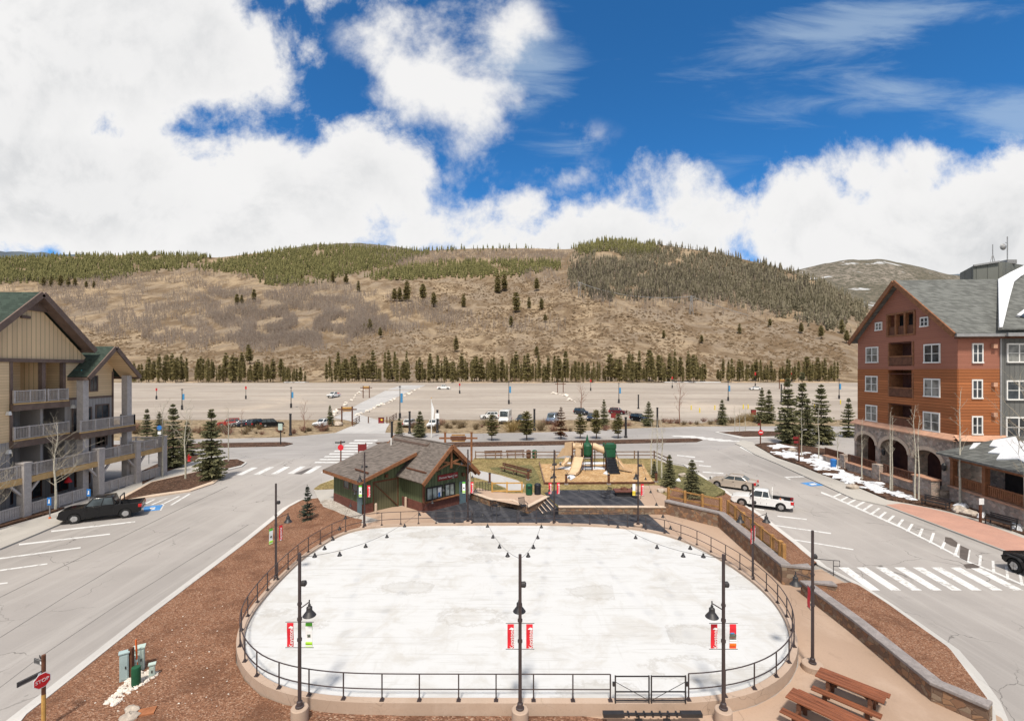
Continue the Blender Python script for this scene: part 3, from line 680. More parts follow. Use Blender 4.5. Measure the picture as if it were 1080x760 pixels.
slab('lawn_path', [(496,494.5),(503,495.5),(528,501),(546,506.5),(553,511),(551,517),(535,517),(533,514),(515,507),(497,502)], ZT-.02, ZT+.01, 'path_grey', ZT)
slab('lawn', [(690,486),(722,492),(765,517.5),(748,527),(722,516),(712,513),(694,511),(688,500)], ZT-.25, ZT+.012, 'green_grass', ZT)
slab('lawn', [(500,509),(515,508.5),(533,515),(518,517),(503,514)], ZT-.02, ZT+.008, 'green_grass', ZT)
slab('lawn', [(516,493),(560,490),(566,497),(572,513.5),(556,511),(545,504.5),(525,498.5)], ZT-.02, ZT+.008, 'green_grass', ZT)
slab('play_pit', [(569.5,489.5),(678,489.5),(689.5,509.5),(574.5,510)], ZT-.02, ZT+.06, 'play_chips', ZT)
for pts in ([(590,488.4),(640,488.2),(640,490),(608,490.8)], [(580,493.5),(612,492.5),(640,493.6),(640,495.5),(600,496)], [(597,504),(603,500.5),(607,504),(602,507)], [(636,500),(640,497),(642,502)], [(712,507.5),(716,505),(718,508)]):
    slab('snow_patch', pts, ZT+.03, ZT+.14, 'snow', ZT)
# right side pavement, beds, brick paving, snow
slab('sidewalk', [(775,468),(781,470.5),(797,480),(821,490),(860,508),(900,526.5),(934,534),(1080,590),(1300,680),(1300,620),(1080,566),(1040,551),(1000,540),(935,528),(900,513),(862,499.5),(843,491.5),(818,483),(800,472),(795,467),(783,464.5)], 0, .12, 'sidewalk')
slab('brick_plaza', [(934,533.3),(951,532),(975,536),(1001,542),(1040,554),(1080,569),(1300,640),(1300,670),(1080,588.5),(1061,582)], .1, .125, 'brick_paving')
slab('planting_bed', [(796,470),(806,468),(840,470),(880,476),(897,482),(895,496),(883,499.5),(862,499),(843,491),(818,482.5)], 0, .25, 'dark_mulch')
slab('planting_bed', [(866,501),(885,496),(905,500),(960,518),(1015,534),(1080,556),(1300,620),(1300,630),(1080,566),(1040,551),(1000,540.5),(960,531),(935,527.5),(903,513)], 0, .2, 'dark_mulch')
rs = random.Random(3)
SNOWM = MB()
def snowbed(pts, z):
    P = [G(*p) for p in pts]; C_ = (sum(p[0] for p in P)/len(P), sum(p[1] for p in P)/len(P)); ext_ = max(math.dist(C_, p) for p in P)
    if ext_ > 1.5:      # broken into lumps with bare soil between
        k = 0
        for _ in range(400):
            q = rs.random(); a, b = rs.choice(P), rs.choice(P); w = rs.random(); x = (a[0]*q+b[0]*(1-q))*w+C_[0]*(1-w); y = (a[1]*q+b[1]*(1-q))*w+C_[1]*(1-w); r = rs.uniform(.18, .62)
            SNOWM.blob((x, y, z), (r*1.3, r, rs.uniform(.05, .16)), k, 9, 5, .28); k += 1
            if k > ext_*ext_*5: return
        return
    c = (sum(p[0] for p in P)/len(P), sum(p[1] for p in P)/len(P)); out = []
    n = len(P)
    for i in range(n):
        a, b = P[i], P[(i+1) % n]
        for k in range(6):
            q = k/6; j = rs.uniform(.86, 1.06); x = a[0]+(b[0]-a[0])*q; y = a[1]+(b[1]-a[1])*q
            out.append((c[0]+(x-c[0])*j, c[1]+(y-c[1])*j))
    nn = len(out); inner = [(c[0]+(x-c[0])*.7, c[1]+(y-c[1])*.7) for x, y in out]
    v = [(x, y, z) for x, y in out]+[(x, y, z+rs.uniform(.12, .3)) for x, y in inner]+[(c[0], c[1], z+.25)]
    f = [(i, (i+1) % nn, nn+(i+1) % nn, nn+i) for i in range(nn)]+[(nn+i, nn+(i+1) % nn, 2*nn) for i in range(nn)]
    struct(MB().add(v, f).build('snow_patch', m_['snow'], smooth_=True))
for p in ([(808,471.5),(822,470),(836,473),(820,475)], [(812,478),(830,476),(852,479),(845,486),(828,484)], [(846,487),(858,480),(884,489),(893,494),(880,498),(862,497.5)],
          [(872,502),(886,498),(903,504),(911,511),(898,512)], [(908,509),(925,511),(938,518),(930,523),(912,518)], [(940,521),(952,521),(966,526),(962,529),(945,526)], [(1005,535),(1014,533),(1023,537),(1016,540)], [(1031,545),(1040,545),(1038,548.5),(1030,548)], [(1065,554),(1080,558),(1078,563),(1066,560)]): snowbed(p, .2)
struct(SNOWM.build('snow_patch', m_['snow'], smooth_=True))
for (xa, xb, y0) in ((150,166,407.5),(176,214,406),(238,262,407),(300,322,404),(352,392,404.5),(470,520,404.6),(540,572,404.2),(612,660,403.8),(700,760,405.5),(770,800,404.5),(836,890,403)):
    P = []; yy = 258+rs.uniform(-3,4)
    for i in range(9): x = XP(xa+(xb-xa)*i/8, yy); P.append((x, yy-rs.uniform(.5,2.5)))
    for i in range(8,-1,-1): x = XP(xa+(xb-xa)*i/8, yy); P.append((x, yy+rs.uniform(.5,6)))
    struct(MB().prism(P, 5.2, 5.75).build('snow_patch', m_['snow' if rs.random() < .5 else 'slash_bank']))
# ------------------------------------------------------------------ painted markings
mk = {}
def mark(pts, key='white_paint', z=.009): mk.setdefault(key, MB()).prism([G(*p) for p in pts], z-.003, z)
for a, b in [((250.4,500.7),(270,492.8)),((268.5,500.3),(287.5,492.3)),((287,499.8),(304,492)),((304.5,499.3),(320.5,491.6)),((322,499),(337.5,491.3)),((339.5,498.5),(349,494))]:
    mark([(a[0]-1.5,a[1]),(a[0]+5,a[1]),(b[0]+2,b[1]),(b[0]-4,b[1])])
for i in range(9):
    y = 488-i*3.05+i*i*.02; x = 331+i*5.2; mark([(x,y),(x+27-i*.3,y),(x+28.5-i*.3,y-1.25),(x+1.8,y-1.25)])
for i, (a, b) in enumerate([((54,560),(142.5,550)),((20,574),(116,563)),((-10,590),(85,577.3)),((-20,604),(50,594.3)),((-20,618),(8,614.3))]):
    mark([(a[0],a[1]-.75),(b[0],b[1]-.6),(b[0],b[1]+.5),(a[0],a[1]+.75)], 'white_line')
for a, b in [((152,531.5),(163,526.2)),((160,532),(176,525.2)),((169,532.5),(189,523)),((180,532.5),(200,520.5))]:
    mark([(a[0]-1,a[1]),(a[0]+1.4,a[1]),(b[0]+1.4,b[1]),(b[0]-1,b[1])])
mark([(151,534),(172,532),(168.5,537.5),(152,539.4)], 'blue_paint'); mark([(158,535.2),(164,534.6),(163,537),(158.5,537.6)], 'white_line', .013)
mark([(172,532),(173.5,531.8),(170,538),(168.5,538)])
tops = [884,903,923.5,943,962.5,982,1002,1022]; bots = [917.6,940,962,983,1004,1025,1047,1069]
for a, b in zip(tops, bots): mark([(a,598),(a+10.5,598),(b+10.5,622.3),(b,622.3)])
LA = [(866,519),(873,521.5),(900,533.5),(950,555.5),(985,573),(1022,592.5),(1050,603.5),(1085,619)]
for a, b in zip(LA, LA[1:]): mark([(a[0],a[1]-.7),(b[0],b[1]-.7),(b[0],b[1]+1.1),(a[0],a[1]+1.0)], 'white_paint', .014)
rungs = [((878,524),(888,519.5)),((886,527.5),(898,521.5)),((893,531),(905,525)),((901,534.5),(912.5,528)),((909.5,538.3),(919.5,531.5)),((918,542.2),(927.5,535.3)),((926.5,546),(934,539.5)),((935.5,550),(942.5,543.3)),((946.5,554.6),(952,547.3)),((957,560),(962,552)),((969,565.7),(972.5,557)),((981,572),(984.5,561.5)),((993,578.5),(998,567)),((1007,586),(1011,573)),((1020,592),(1022,579.5)),((1033,598),(1034,585)),((1048,604),(1047,591)),((1063,610.5),(1061,597)),((1078,617),(1075,603))]
for a, b in rungs: mark([(a[0]-1.5,a[1]),(a[0]+1.8,a[1]+.4),(b[0]+1.7,b[1]+.4),(b[0]-1.2,b[1])])
for a, b in [((820,544),(851,547.5)),((812.5,553),(876.5,562.3)),((832.5,568),(900,579.3)),((797,536.5),(806,537.7)),((737,490.5),(750,491.8)),((741,497.5),(763,499)),((727,485),(742,486.6)),((714,480),(733,482))]:
    mark([(a[0],a[1]-.5),(b[0],b[1]-.55),(b[0],b[1]+.55),(a[0],a[1]+.5)], 'white_line')
mark([(844,509),(857,508),(870.5,511.8),(855,512.5)], 'blue_paint'); mark([(853,509.8),(859,509.4),(862,511),(856,511.4)], 'white_line', .013)
mark([(827,502.5),(850,501.8),(850.5,502.8),(829.5,503.4),(834,505.3),(832.5,505.6)])
for i in range(6):
    x = 708+i*9.5; y = 459.2+i*1.05; mark([(x,y),(x+24,y+.2),(x+27,y+1.1),(x+3,y+.9)])
mark([(782,470),(796,478),(794,478.5),(780,471.5)], 'white_line')
for k, m in mk.items(): struct(m.build('road_markings', m_[k]))
M('patch_dark', (.10,.085,.075), .5, .2, 2, spec=.4)
st = MB()
M('seam_tar', (.11,.105,.10), .9, .2, 2)
for P_ in ([(-40,648),(0,629.5),(60,600),(120,570.5),(180,541),(240,513)], [(-40,690),(0,672),(70,628),(140,586.5),(200,556)], [(-20,740),(40,694),(120,640),(200,590),(262,553)]):
    for a, b in zip(P_, P_[1:]): st.prism([G(a[0],a[1]-.22), G(b[0],b[1]-.18), G(b[0],b[1]+.18), G(a[0],a[1]+.22)], .003, .006)
struct(st.build('road_seams', m_['seam_tar'])); st = MB()
for pts in ([(997,566),(1003,567),(1010,572),(1009,577),(1003,575),(996,571)], [(1013,575),(1022,579),(1020,592),(1012,588)], [(1016,595),(1026,594),(1034,597.5),(1031,599),(1019,599)], [(310,499.5),(325,493.8),(330,493),(318,500)], [(772,549),(782,548),(786,551),(776,552)], [(795,603),(804,602.5),(812,604),(800,606)]):  # small patches laid on the paving, darker than the surface round them
    st.prism([G(*p) for p in pts], .010, .017)
struct(st.build('dark_patch', m_['patch_dark']))

# ------------------------------------------------------------------ hills
from mathutils import noise as mn
SKY = ([-400,-200,0,60,90,150,200,230,300,340,400,440,480,520,600,640,700,760,800,830,870,900,930,1000,1100,1300,1500], [268,270,273,271,270.5,268,269,271,264.5,260,262,264.5,262.5,261,261.5,254,258,267,276,284,299,317,333,345,352,360,365])
YCR = ([-400,500,640,760,900,1100,1500], [1150,1150,1000,860,640,520,500])
def skyl(px): return float(np.interp(px, *SKY))
def ycr(px): return float(np.interp(px, *YCR))
def hill_z(X, Y):
    px = CX+F*X/Y; yc = ycr(px); s = (Y-275)/(yc-275)
    zc = H+(HY-skyl(px))*yc/F
    if s <= 0: return 5.6
    if s <= 1:
        z = 5.6+(zc-5.6)*(.12*s+.88*s**1.5)
    else: z = zc-(Y-yc)*.16
    a = min(1, s*3)*min(1, abs(1-s)*4+.12)
    n = mn.fractal(Vector((X*.006, Y*.006, 0)), 1.0, 2.0, 5)
    n2 = mn.ridged_multi_fractal(Vector((X*.0035, Y*.0012, 3)), 1.0, 2.0, 3, 1.0, 2.0)
    return z+a*(n*12-n2*9+7)+mn.noise(Vector((X*.05, Y*.05, 1)))*a*1.2
NC, NR = 300, 110
V = []
for j in range(NR+1):
    for i in range(NC+1):
        px = -380+i*(1840/NC); q = j/NR*1.12; yc = ycr(px)
        Y = 268+(yc-268)*q**1.3; X = (px-CX)*Y/F
        V.append((X, Y, hill_z(X, Y) if j else 5.55))
Fq = [(j*(NC+1)+i, j*(NC+1)+i+1, (j+1)*(NC+1)+i+1, (j+1)*(NC+1)+i) for j in range(NR) for i in range(NC)]
hill = struct(npmesh('hill', V, Fq, m_['hill_soil'], 4)); hill.data.polygons.foreach_set('use_smooth', [True]*len(hill.data.polygons))
def ridge(name, sx, sy, Yd, mat, depth=.45, amp=4, base=5):
    V = []; nc, nr = 160, 24
    for j in range(nr+1):
        for i in range(nc+1):
            px = sx[0]+(sx[-1]-sx[0])*i/nc; q = j/nr; Y = Yd*(1-depth)+Yd*depth*q*1.15
            zc = H+(HY-float(np.interp(px, sx, sy)))*Yd/F; X = (px-CX)*Y/F
            q2 = min(q*1.15, 1); z = base+(zc-base)*(q2**1.1) if q*1.15 <= 1 else zc-(Y-Yd)*.2
            z += mn.fractal(Vector((X*.004, Y*.004, 7)), 1.0, 2.0, 5)*amp*min(1, 3*q)
            V.append((X, Y, z))
    Fq = [(j*(nc+1)+i, j*(nc+1)+i+1, (j+1)*(nc+1)+i+1, (j+1)*(nc+1)+i) for j in range(nr) for i in range(nc)]
    o = struct(npmesh(name, V, Fq, m_[mat], 4)); o.data.polygons.foreach_set('use_smooth', [True]*len(o.data.polygons)); return o
ridge('far_hill', [700,780,840,870,900,930,960,1000,1030,1060,1200,1500], [330,300,285,277,272.5,273.5,278,287,291,291,296,300], 2100, 'far_forest', .55, 10)
M('hazed_ridge', (.075,.095,.115), 1, .2, .002)  # blue of distant haze put into the ridge colour
ridge('distant_ridge', [-400,-100,0,30,70,100,150], [262,262,264.5,265.5,267,270,280], 5200, 'hazed_ridge', .3, 20)
ridge('distant_ridge', [240,285,310,335,355,380,405,430,450], [280,267,260.5,257,256.5,256,258,262,270], 3300, 'far_forest', .3, 10)
ridge('distant_ridge', [900,980,1040,1120,1300,1600], [300,290.5,287,289,292,300], 6200, 'hazed_ridge', .3, 20)

# ------------------------------------------------------------------ hillside vegetation (too many to count)
def on_hill(px, py):
    yc = ycr(px); a, b = 276., yc*1.0
    def sy(Y): return HY-F*(hill_z((px-CX)*Y/F, Y)-H)/Y
    if sy(b) > py: return None
    for _ in range(22):
        m = (a+b)/2
        if sy(m) > py: a = m
        else: b = m
    return ((px-CX)*a/F, a, hill_z((px-CX)*a/F, a))
rv = random.Random(11)
def inpoly(x, y, P):
    c = False; n = len(P)
    for i in range(n):
        (x0, y0), (x1, y1) = P[i], P[(i+1) % n]
        if (y0 > y) != (y1 > y) and x < (x1-x0)*(y-y0)/(y1-y0)+x0: c = not c
    return c
def scatter(P, n, thr=-.3, soft=1.0):
    xs = [p[0] for p in P]; ys = [p[1] for p in P]; out = []; k = 0
    while len(out) < n and k < n*6:
        k += 1; x, y = rv.uniform(min(xs), max(xs)), rv.uniform(min(ys), max(ys))
        if not inpoly(x+rv.gauss(0, 3*soft), y+rv.gauss(0, 1.6*soft), P): continue
        if mn.noise(Vector((x*.045, y*.11, 2.2))) < thr: continue
        y = max(y, skyl(x)-.2); p = on_hill(x, y)
        if p: out.append(p)
    return out
def conifers(name, pts, h0, h1, mat, slim=.16):
    V = []; Fc = []
    for (x, y, z) in pts:
        h = rv.uniform(h0, h1); r = h*slim*rv.uniform(.8, 1.25)
        for k in range(3):
            zb = z+h*(.06+.27*k); zt = z+h*(.5+.25*k); rr = r*(1-.27*k); o = len(V); n = 5; ph = rv.uniform(0, 6.28)
            for i in range(n):
                q = rr*rv.uniform(.65, 1.25); V.append((x+q*math.cos(ph+6.283*i/n), y+q*math.sin(ph+6.283*i/n), zb+rv.uniform(-.4, .6)))
            V.append((x+rv.uniform(-.2, .2), y, zt)); Fc += [(o+i, o+(i+1) % n, o+n) for i in range(n)]
    o = npmesh(name, V, Fc, m_[mat]); o['kind'] = 'stuff'; return o
def bare(name, pts, h0, h1, mat, w=.22):
    V = []; Fc = []
    for (x, y, z) in pts:
        h = rv.uniform(h0, h1); o = len(V); a = rv.uniform(-.6, .6); lx = rv.uniform(-.5, .5)
        V += [(x-w*math.cos(a), y-w*math.sin(a), z-.3), (x+w*math.cos(a), y+w*math.sin(a), z-.3), (x+lx, y, z+h)]; Fc.append((o, o+1, o+2))
        for k in range(7):
            o = len(V); zz = z+h*rv.uniform(.3, .85); a = rv.uniform(0, 6.28); L = h*rv.uniform(.14, .34); b = w*.75
            cx, cy = x+lx*(zz-z)/h, y
            V += [(cx, cy, zz-b), (cx, cy, zz+b), (cx+L*math.cos(a), cy+L*math.sin(a)*.6, zz+L*rv.uniform(.3, 1.1))]; Fc.append((o, o+1, o+2))
    o = npmesh(name, V, Fc, m_[mat]); o['kind'] = 'stuff'; return o
def lumps(name, pts, s0, s1, mat, flat=.5):
    V = []; Fc = []
    for (x, y, z) in pts:
        s = rv.uniform(s0, s1); o = len(V); a = rv.uniform(0, 6.28)
        for i in range(4): V.append((x+s*rv.uniform(.6, 1.3)*math.cos(a+1.57*i), y+s*rv.uniform(.6, 1.2)*math.sin(a+1.57*i), z-.15))
        V.append((x+rv.uniform(-.3, .3)*s, y+rv.uniform(-.3, .3)*s, z+s*flat*rv.uniform(.6, 1.4)))
        Fc += [(o+i, o+(i+1) % 4, o+4) for i in range(4)]
    o = npmesh(name, V, Fc, m_[mat]); o['kind'] = 'stuff'; return o
leaf('olive_forest', (.105,.105,.042), (.265,.245,.105), .02); leaf('grey_forest', (.095,.085,.052), (.285,.25,.175), .012); leaf('dark_forest', (.065,.056,.042), (.15,.13,.095), .02)
leaf('aspen_grey', (.24,.19,.155), (.42,.35,.29), .015); leaf('brush_brown', (.15,.105,.062), (.30,.21,.13), .02); leaf('slash_pale', (.40,.34,.27), (.58,.52,.45), .02)
conifers('pine_forest', scatter([(-60,272),(0,273),(90,270),(150,268),(205,268),(225,271),(205,277),(188,284),(150,286),(120,293),(60,297),(-60,300)], 3600, -.4)
  + scatter([(205,283),(250,274),(300,264),(345,258),(400,262),(440,264),(455,268),(430,274),(410,280),(395,284),(360,290),(340,296),(310,302),(280,302),(278,294),(250,288)], 3300, -.4)
  + scatter([(384,293),(420,284),(480,277),(560,276),(592,277),(590,284),(560,288),(520,292),(470,293),(420,296)], 1300, -.4)
  + scatter([(430,260),(520,258),(625,252),(625,259),(520,263),(430,267)], 130)
  + scatter([(600,256),(640,253),(690,256),(700,262),(680,270),(640,270),(612,266)], 700), 9, 15, 'olive_forest')
conifers('slope_forest', scatter([(612,266),(640,262),(700,258),(760,266),(800,276),(830,284),(870,299),(905,319),(915,335),(890,338),(850,332),(800,322),(760,316),(720,312),(660,312),(620,306),(598,296)], 6500, -.42, 2.6)
  + scatter([(820,316),(870,322),(910,332),(920,352),(885,350),(840,338),(800,326)], 320), 5, 14, 'grey_forest', .14)
conifers('dark_slope_forest', scatter([(600,284),(640,275),(690,280),(740,290),(770,300),(760,312),(700,315),(640,318),(605,306)], 1300, -.2, 2) + scatter([(776,282),(830,292),(866,305),(880,316),(840,314),(790,296)], 350), 5, 13, 'dark_forest', .14)
bare('aspen_thicket', scatter([(40,300),(130,292),(200,284),(280,292),(370,300),(420,312),(480,316),(500,330),(470,345),(400,352),(330,372),(250,372),(150,362),(100,350),(40,320)], 9000, -.15)
  + scatter([(390,268),(480,266),(560,264),(600,268),(590,276),(480,277),(420,282)], 2600) + scatter([(545,283),(585,284),(590,296),(560,300)], 260)
  + scatter([(0,296),(140,290),(150,304),(60,308),(0,308)], 700) + scatter([(205,300),(330,305),(420,330),(400,348),(330,366),(230,360)], 4500, -.05)
  + scatter([(420,345),(500,330),(600,340),(600,352),(480,352)], 260)+scatter([(600,268),(700,262),(800,284),(900,318),(890,345),(760,326),(640,325),(590,305)], 2600, -.3, 3), 4, 10, 'aspen_grey', .3)
lumps('hill_brush', scatter([(-60,340),(150,350),(300,370),(420,350),(520,330),(620,318),(740,326),(880,350),(900,395),(600,398),(300,398),(-60,398)], 12000) + scatter([(420,296),(600,292),(640,318),(520,340),(400,320)], 3500), .6, 2.4, 'brush_brown')
lumps('pale_slash', scatter([(480,340),(620,325),(760,335),(880,360),(890,392),(600,396),(480,385)], 1000) + scatter([(180,360),(330,375),(420,370),(420,392),(180,392)], 420) + scatter([(560,300),(640,310),(610,340),(500,330)], 160), .35, .8, 'slash_pale', .4)
# ------------------------------------------------------------------ buildings
# ---- left: tan and grey lodge, facade towards the street (+X)
def left_lodge():
    FX = -43.5
    rt = thing('lodge_building', 'tan and grey lodge with green gabled roof, stacked balconies and raised deck on the left', 'building', (-46, 47, 0), 0, world=True)
    def B(name, mat, fn, par=rt, **k):
        m = MB(); fn(m); m_par = par
        ob = m.build(name, m_[mat], None if par is not rt else rt, **k)
        if par is not rt:
            o = rt['_w']; ob.data.transform(Matrix.Translation((-o[0], -o[1], -o[2]))); ob.parent = par
        return ob
    # masses
    def tan(m):
        m.b2(-62, FX+.15, 26, 41.8, 6.4, 13.5); m.b2(-62, FX, 47, 52.7, 9.75, 13.5); m.b2(-62, FX-2, 41.8, 47, 9.6, 13.5)
    def grey(m):
        m.b2(-62, FX+.12, 26, 41.8, 0, 6.4); m.b2(-62, FX, 47, 52.7, 3.2, 9.75); m.b2(-62, FX-2.02, 41.8, 47, 3.2, 9.6); m.b2(-62, FX-2.2, 41.8, 52.6, 0, 3.2)
        m.b2(FX-2, FX-.1, 44.7, 44.95, 3.2, 9.3)
    wall = B('wall', 'tan_lap', tan); B('lower_wall', 'grey_boards', grey)
    B('partition_wall', 'tan_boards_x', lambda m: m.b2(FX-2, FX-.2, 44.75, 44.95, 9.7, 13.35))
    B('gable_wall', 'tan_boards', lambda m: m.ext([(FX+.1, 37.7, 13.5), (FX+.1, 49.6, 13.5), (FX+.1, 43.65, 19.0)], (-16, 0, 0)))
    B('trim', 'trim_brown', lambda m: (m.b2(FX-.1, FX+.3, 37.2, 49.5, 13.3, 13.62), m.b2(FX-.3, FX+.06, 44.7, 45.05, 9.6, 13.3), m.b2(FX-.3, FX+.05, 46.8, 47.1, 9.6, 13.3), m.b2(FX-.3, FX+.22, 41.7, 41.95, 6.4, 13.3),
        m.b2(FX, FX+.06, 47.1, 52.7, 9.66, 9.86), m.b2(FX-.1, FX+.06, 52.55, 52.75, 3.3, 12.4)))
    # main roof
    def roof_slab(m, xa, xb, ya, za, yb, zb, th=.22):
        d = Vector((0, yb-ya, zb-za)).normalized(); n = Vector((0, -d.z, d.y)); n = n if n.z > 0 else -n
        m.ext([(xa, ya, za), (xb, ya, za), (xb, yb, zb), (xa, yb, zb)], tuple(n*th))
    ap, zap = 43.65, 19.45; sl = .9
    roof = B('roof', 'green_shingle', lambda m: (roof_slab(m, -62, -42.35, ap, zap, ap-9, zap-9*sl), roof_slab(m, -62, -42.35, ap, zap, ap+5.45, zap-5.45*sl)))
    B('fascia', 'trim_brown', lambda m: (m.bar((-42.3, ap, zap+.02), (-42.3, ap-9, zap-9*sl), .14, .5), m.bar((-42.3, ap, zap+.02), (-42.3, ap+5.5, zap-5.5*sl), .14, .5), m.b2(-60, -42.4, ap+5.3, ap+5.55, zap-5.4*sl-.25, zap-5.4*sl+.05)))
    B('soffit', 'trim_brown', lambda m: (m.ext([(-43.4, ap, zap-.1), (-42.4, ap, zap-.1), (-42.4, ap+5.3, zap-5.3*sl-.1), (-43.4, ap+5.3, zap-5.3*sl-.1)], (0, 0, -.08)), m.ext([(-43.4, ap, zap-.1), (-42.4, ap, zap-.1), (-42.4, ap-8.6, zap-8.6*sl-.1), (-43.4, ap-8.6, zap-8.6*sl-.1)], (0, 0, -.08)),
        m.ext([(-43.3, ap-1.5, zap-1.5*sl-.15), (-43.3, ap+1.5, zap-1.5*sl-.15), (-43.3, ap, zap-.15)], (.12, 0, 0))))
    B('gable_vent', 'trim_brown', lambda m: m.b2(FX+.1, FX+.28, 42.65, 43.45, 17.2, 17.45))
    # porch roof
    pa, pz, ps = 50.65, 14.9, .95
    B('porch_roof', 'green_shingle', lambda m: (roof_slab(m, -46.5, -41.5, pa, pz, pa-3.25, pz-3.25*ps), roof_slab(m, -46.5, -41.5, pa, pz, pa+3.25, pz-3.25*ps)))
    B('porch_fascia', 'trim_brown', lambda m: (m.bar((-41.45, pa, pz+.02), (-41.45, pa-3.3, pz-3.3*ps), .14, .42), m.bar((-41.45, pa, pz+.02), (-41.45, pa+3.3, pz-3.3*ps), .14, .42), m.b2(-45, -41.5, pa-3.35, pa-3.2, pz-3.25*ps-.22, pz-3.25*ps+.08), m.b2(-45, -41.5, pa+3.2, pa+3.35, pz-3.25*ps-.22, pz-3.25*ps+.08)))
    B('porch_ceiling', 'tan_lap', lambda m: (roof_slab(m, -43.5, -41.6, pa, pz-.14, pa-3.1, pz-.14-3.1*ps, .05), roof_slab(m, -43.5, -41.6, pa, pz-.14, pa+3.1, pz-.14-3.1*ps, .05)))
    B('snow_guard', 'teal_clip', lambda m: (m.bar((-44.2, 47.9, 12.55), (-42.6, 47.9, 12.55), .05, .05), m.bar((-44.2, 47.9, 12.15), (-44.2, 47.9, 12.6), .12, .1), m.bar((-42.6, 47.9, 12.15), (-42.6, 47.9, 12.6), .12, .1)))
    for (y, top) in ((47.75, 12.0), (53.2, 12.0)): B('column', 'trim_grey', lambda m: m.b2(-42.7, -42.08, y-.32, y+.32, 0, top))
    # balcony floors
    B('balcony_floor', 'trim_brown', lambda m: (m.b2(FX-2, FX+.5, 41.7, 47.05, 9.05, 9.68), m.b2(FX-2, FX+.5, 41.7, 47.05, 5.85, 6.5), m.b2(FX-1, -41.95, 47.05, 53.9, 5.85, 6.5)))
    for e_ in ((FX+.45, FX+.56, 41.7, 46.9, 9.6, 9.72), (FX+.45, FX+.56, 41.7, 47.0, 6.43, 6.55), (-41.98, -41.88, 46.9, 53.9, 6.43, 6.55)): B('floor_edge', 'deck_beam', lambda m: m.b2(*e_))
    def rail(m, a, b, z0, h=1.05, posts=3):
        a = Vector((a[0], a[1], z0)); b = Vector((b[0], b[1], z0)); L = (b-a).length; d = (b-a)/L
        up = Vector((0,0,1))
        m.bar(a+up*h, b+up*h, .12, .09); m.bar(a+up*.12, b+up*.12, .08, .08)
        for i in range(posts+1): p = a+d*(L*i/posts); m.bar(p, p+up*(h+.08), .13, .13, up=(1,0,0))
        n = int(L/.13)
        for i in range(1, n): p = a+d*(L*i/n); m.bar(p+up*.12, p+up*h, .04, .045, up=(1,0,0))
    B('railing', 'trim_grey', lambda m: rail(m, (FX+.4, 41.85), (FX+.4, 44.6), 9.68, 1.1, 2))
    B('railing', 'trim_grey', lambda m: rail(m, (FX+.4, 44.9), (FX+.4, 46.9), 9.68, 1.1, 2))
    B('railing', 'trim_grey', lambda m: rail(m, (FX+.4, 41.85), (FX+.4, 47.0), 6.5, 1.1, 4))
    B('railing', 'trim_grey', lambda m: (rail(m, (-42.02, 47.05), (-42.02, 53.8), 6.5, 1.1, 4), rail(m, (-42.02, 53.8), (FX, 53.8), 6.5, 1.1, 1)))
    # deck over the pavement
    B('deck', 'deck_beam', lambda m: (m.b2(-41.75, -41.45, 20, 58.2, 2.95, 3.45), m.b2(-46, -41.75, 57.9, 58.2, 2.95, 3.45)))
    B('deck_floor', 'trim_grey', lambda m: m.b2(-50, -41.75, 20, 57.9, 3.12, 3.28))
    B('deck_railing', 'trim_grey', lambda m: (rail(m, (-41.6, 30), (-41.6, 58.1), 3.42, 1.1, 16), rail(m, (-41.6, 58.1), (-47, 58.1), 3.42, 1.1, 3)))
    for y in (33.5, 41.25, 48.7, 53.5, 57.6): B('deck_post', 'trim_grey', lambda m: (m.b2(-41.95, -41.3, y-.32, y+.32, 0, 4.65), m.b2(-42, -41.25, y-.37, y+.37, 4.6, 4.75)))
    B('brace', 'trim_grey', lambda m: [m.bar((-41.6, y+s*.3, 2.0), (-41.6, y+s*1.2, 2.95), .18, .18) for y in (41.25, 48.7, 53.5) for s in (-1, 1)])
    def board_fence(m, y0, y1):
        m.bar((-41.6, y0, 1.12), (-41.6, y1, 1.12), .14, .1)
        m.bar((-41.6, y0, .2), (-41.6, y1, .2), .08, .1)
        n = int((y1-y0)/.2)
        for i in range(n): yy = y0+(y1-y0)*(i+.5)/n; m.b2(-41.63, -41.57, yy-.085, yy+.085, .08, 1.08)
        for i in range(1, 4): yy = y0+(y1-y0)*i/4; m.b2(-41.68, -41.5, yy-.08, yy+.08, 0, 1.2)
    for a, b in ((33.8, 41), (41.5, 47.2), (49.0, 53.2), (53.8, 57.3)): B('fence_panel', 'trim_grey', lambda m: board_fence(m, a, b))
    # windows and doors on the facade (towards +X)
    def win(y0, y1, z0, z1, x=FX, fr='trim_brown', nm='window'):
        w = B(nm, fr, lambda m: (m.b2(x-.02, x+.07, y0-.1, y1+.1, z1, z1+.12), m.b2(x-.02, x+.07, y0-.1, y1+.1, z0-.12, z0), m.b2(x-.02, x+.07, y0-.12, y0, z0, z1), m.b2(x-.02, x+.07, y1, y1+.12, z0, z1), m.b2(x-.01, x+.05, (y0+y1)/2-.03, (y0+y1)/2+.03, z0, z1)))
        B('pane', 'pane', lambda m: m.b2(x-.015, x+.03, y0, y1, z0, z1), w)
    for (x0, y0, x1, y1) in ((95,397,102,411.5), (101.5,427,114,440), (102,458,112,469)):
        a, b = FX*-F/(CX-x0), FX*-F/(CX-x1); win(a, b, ZP(y1, (a+b)/2), ZP(y0, (a+b)/2))
    win(47.9, 48.75, 6.55, 8.7, nm='door'); win(49.2, 49.9, 6.55, 8.7, nm='door'); win(48.9, 49.8, 3.4, 5.6, nm='door'); win(50.6, 51.6, 3.4, 5.5)
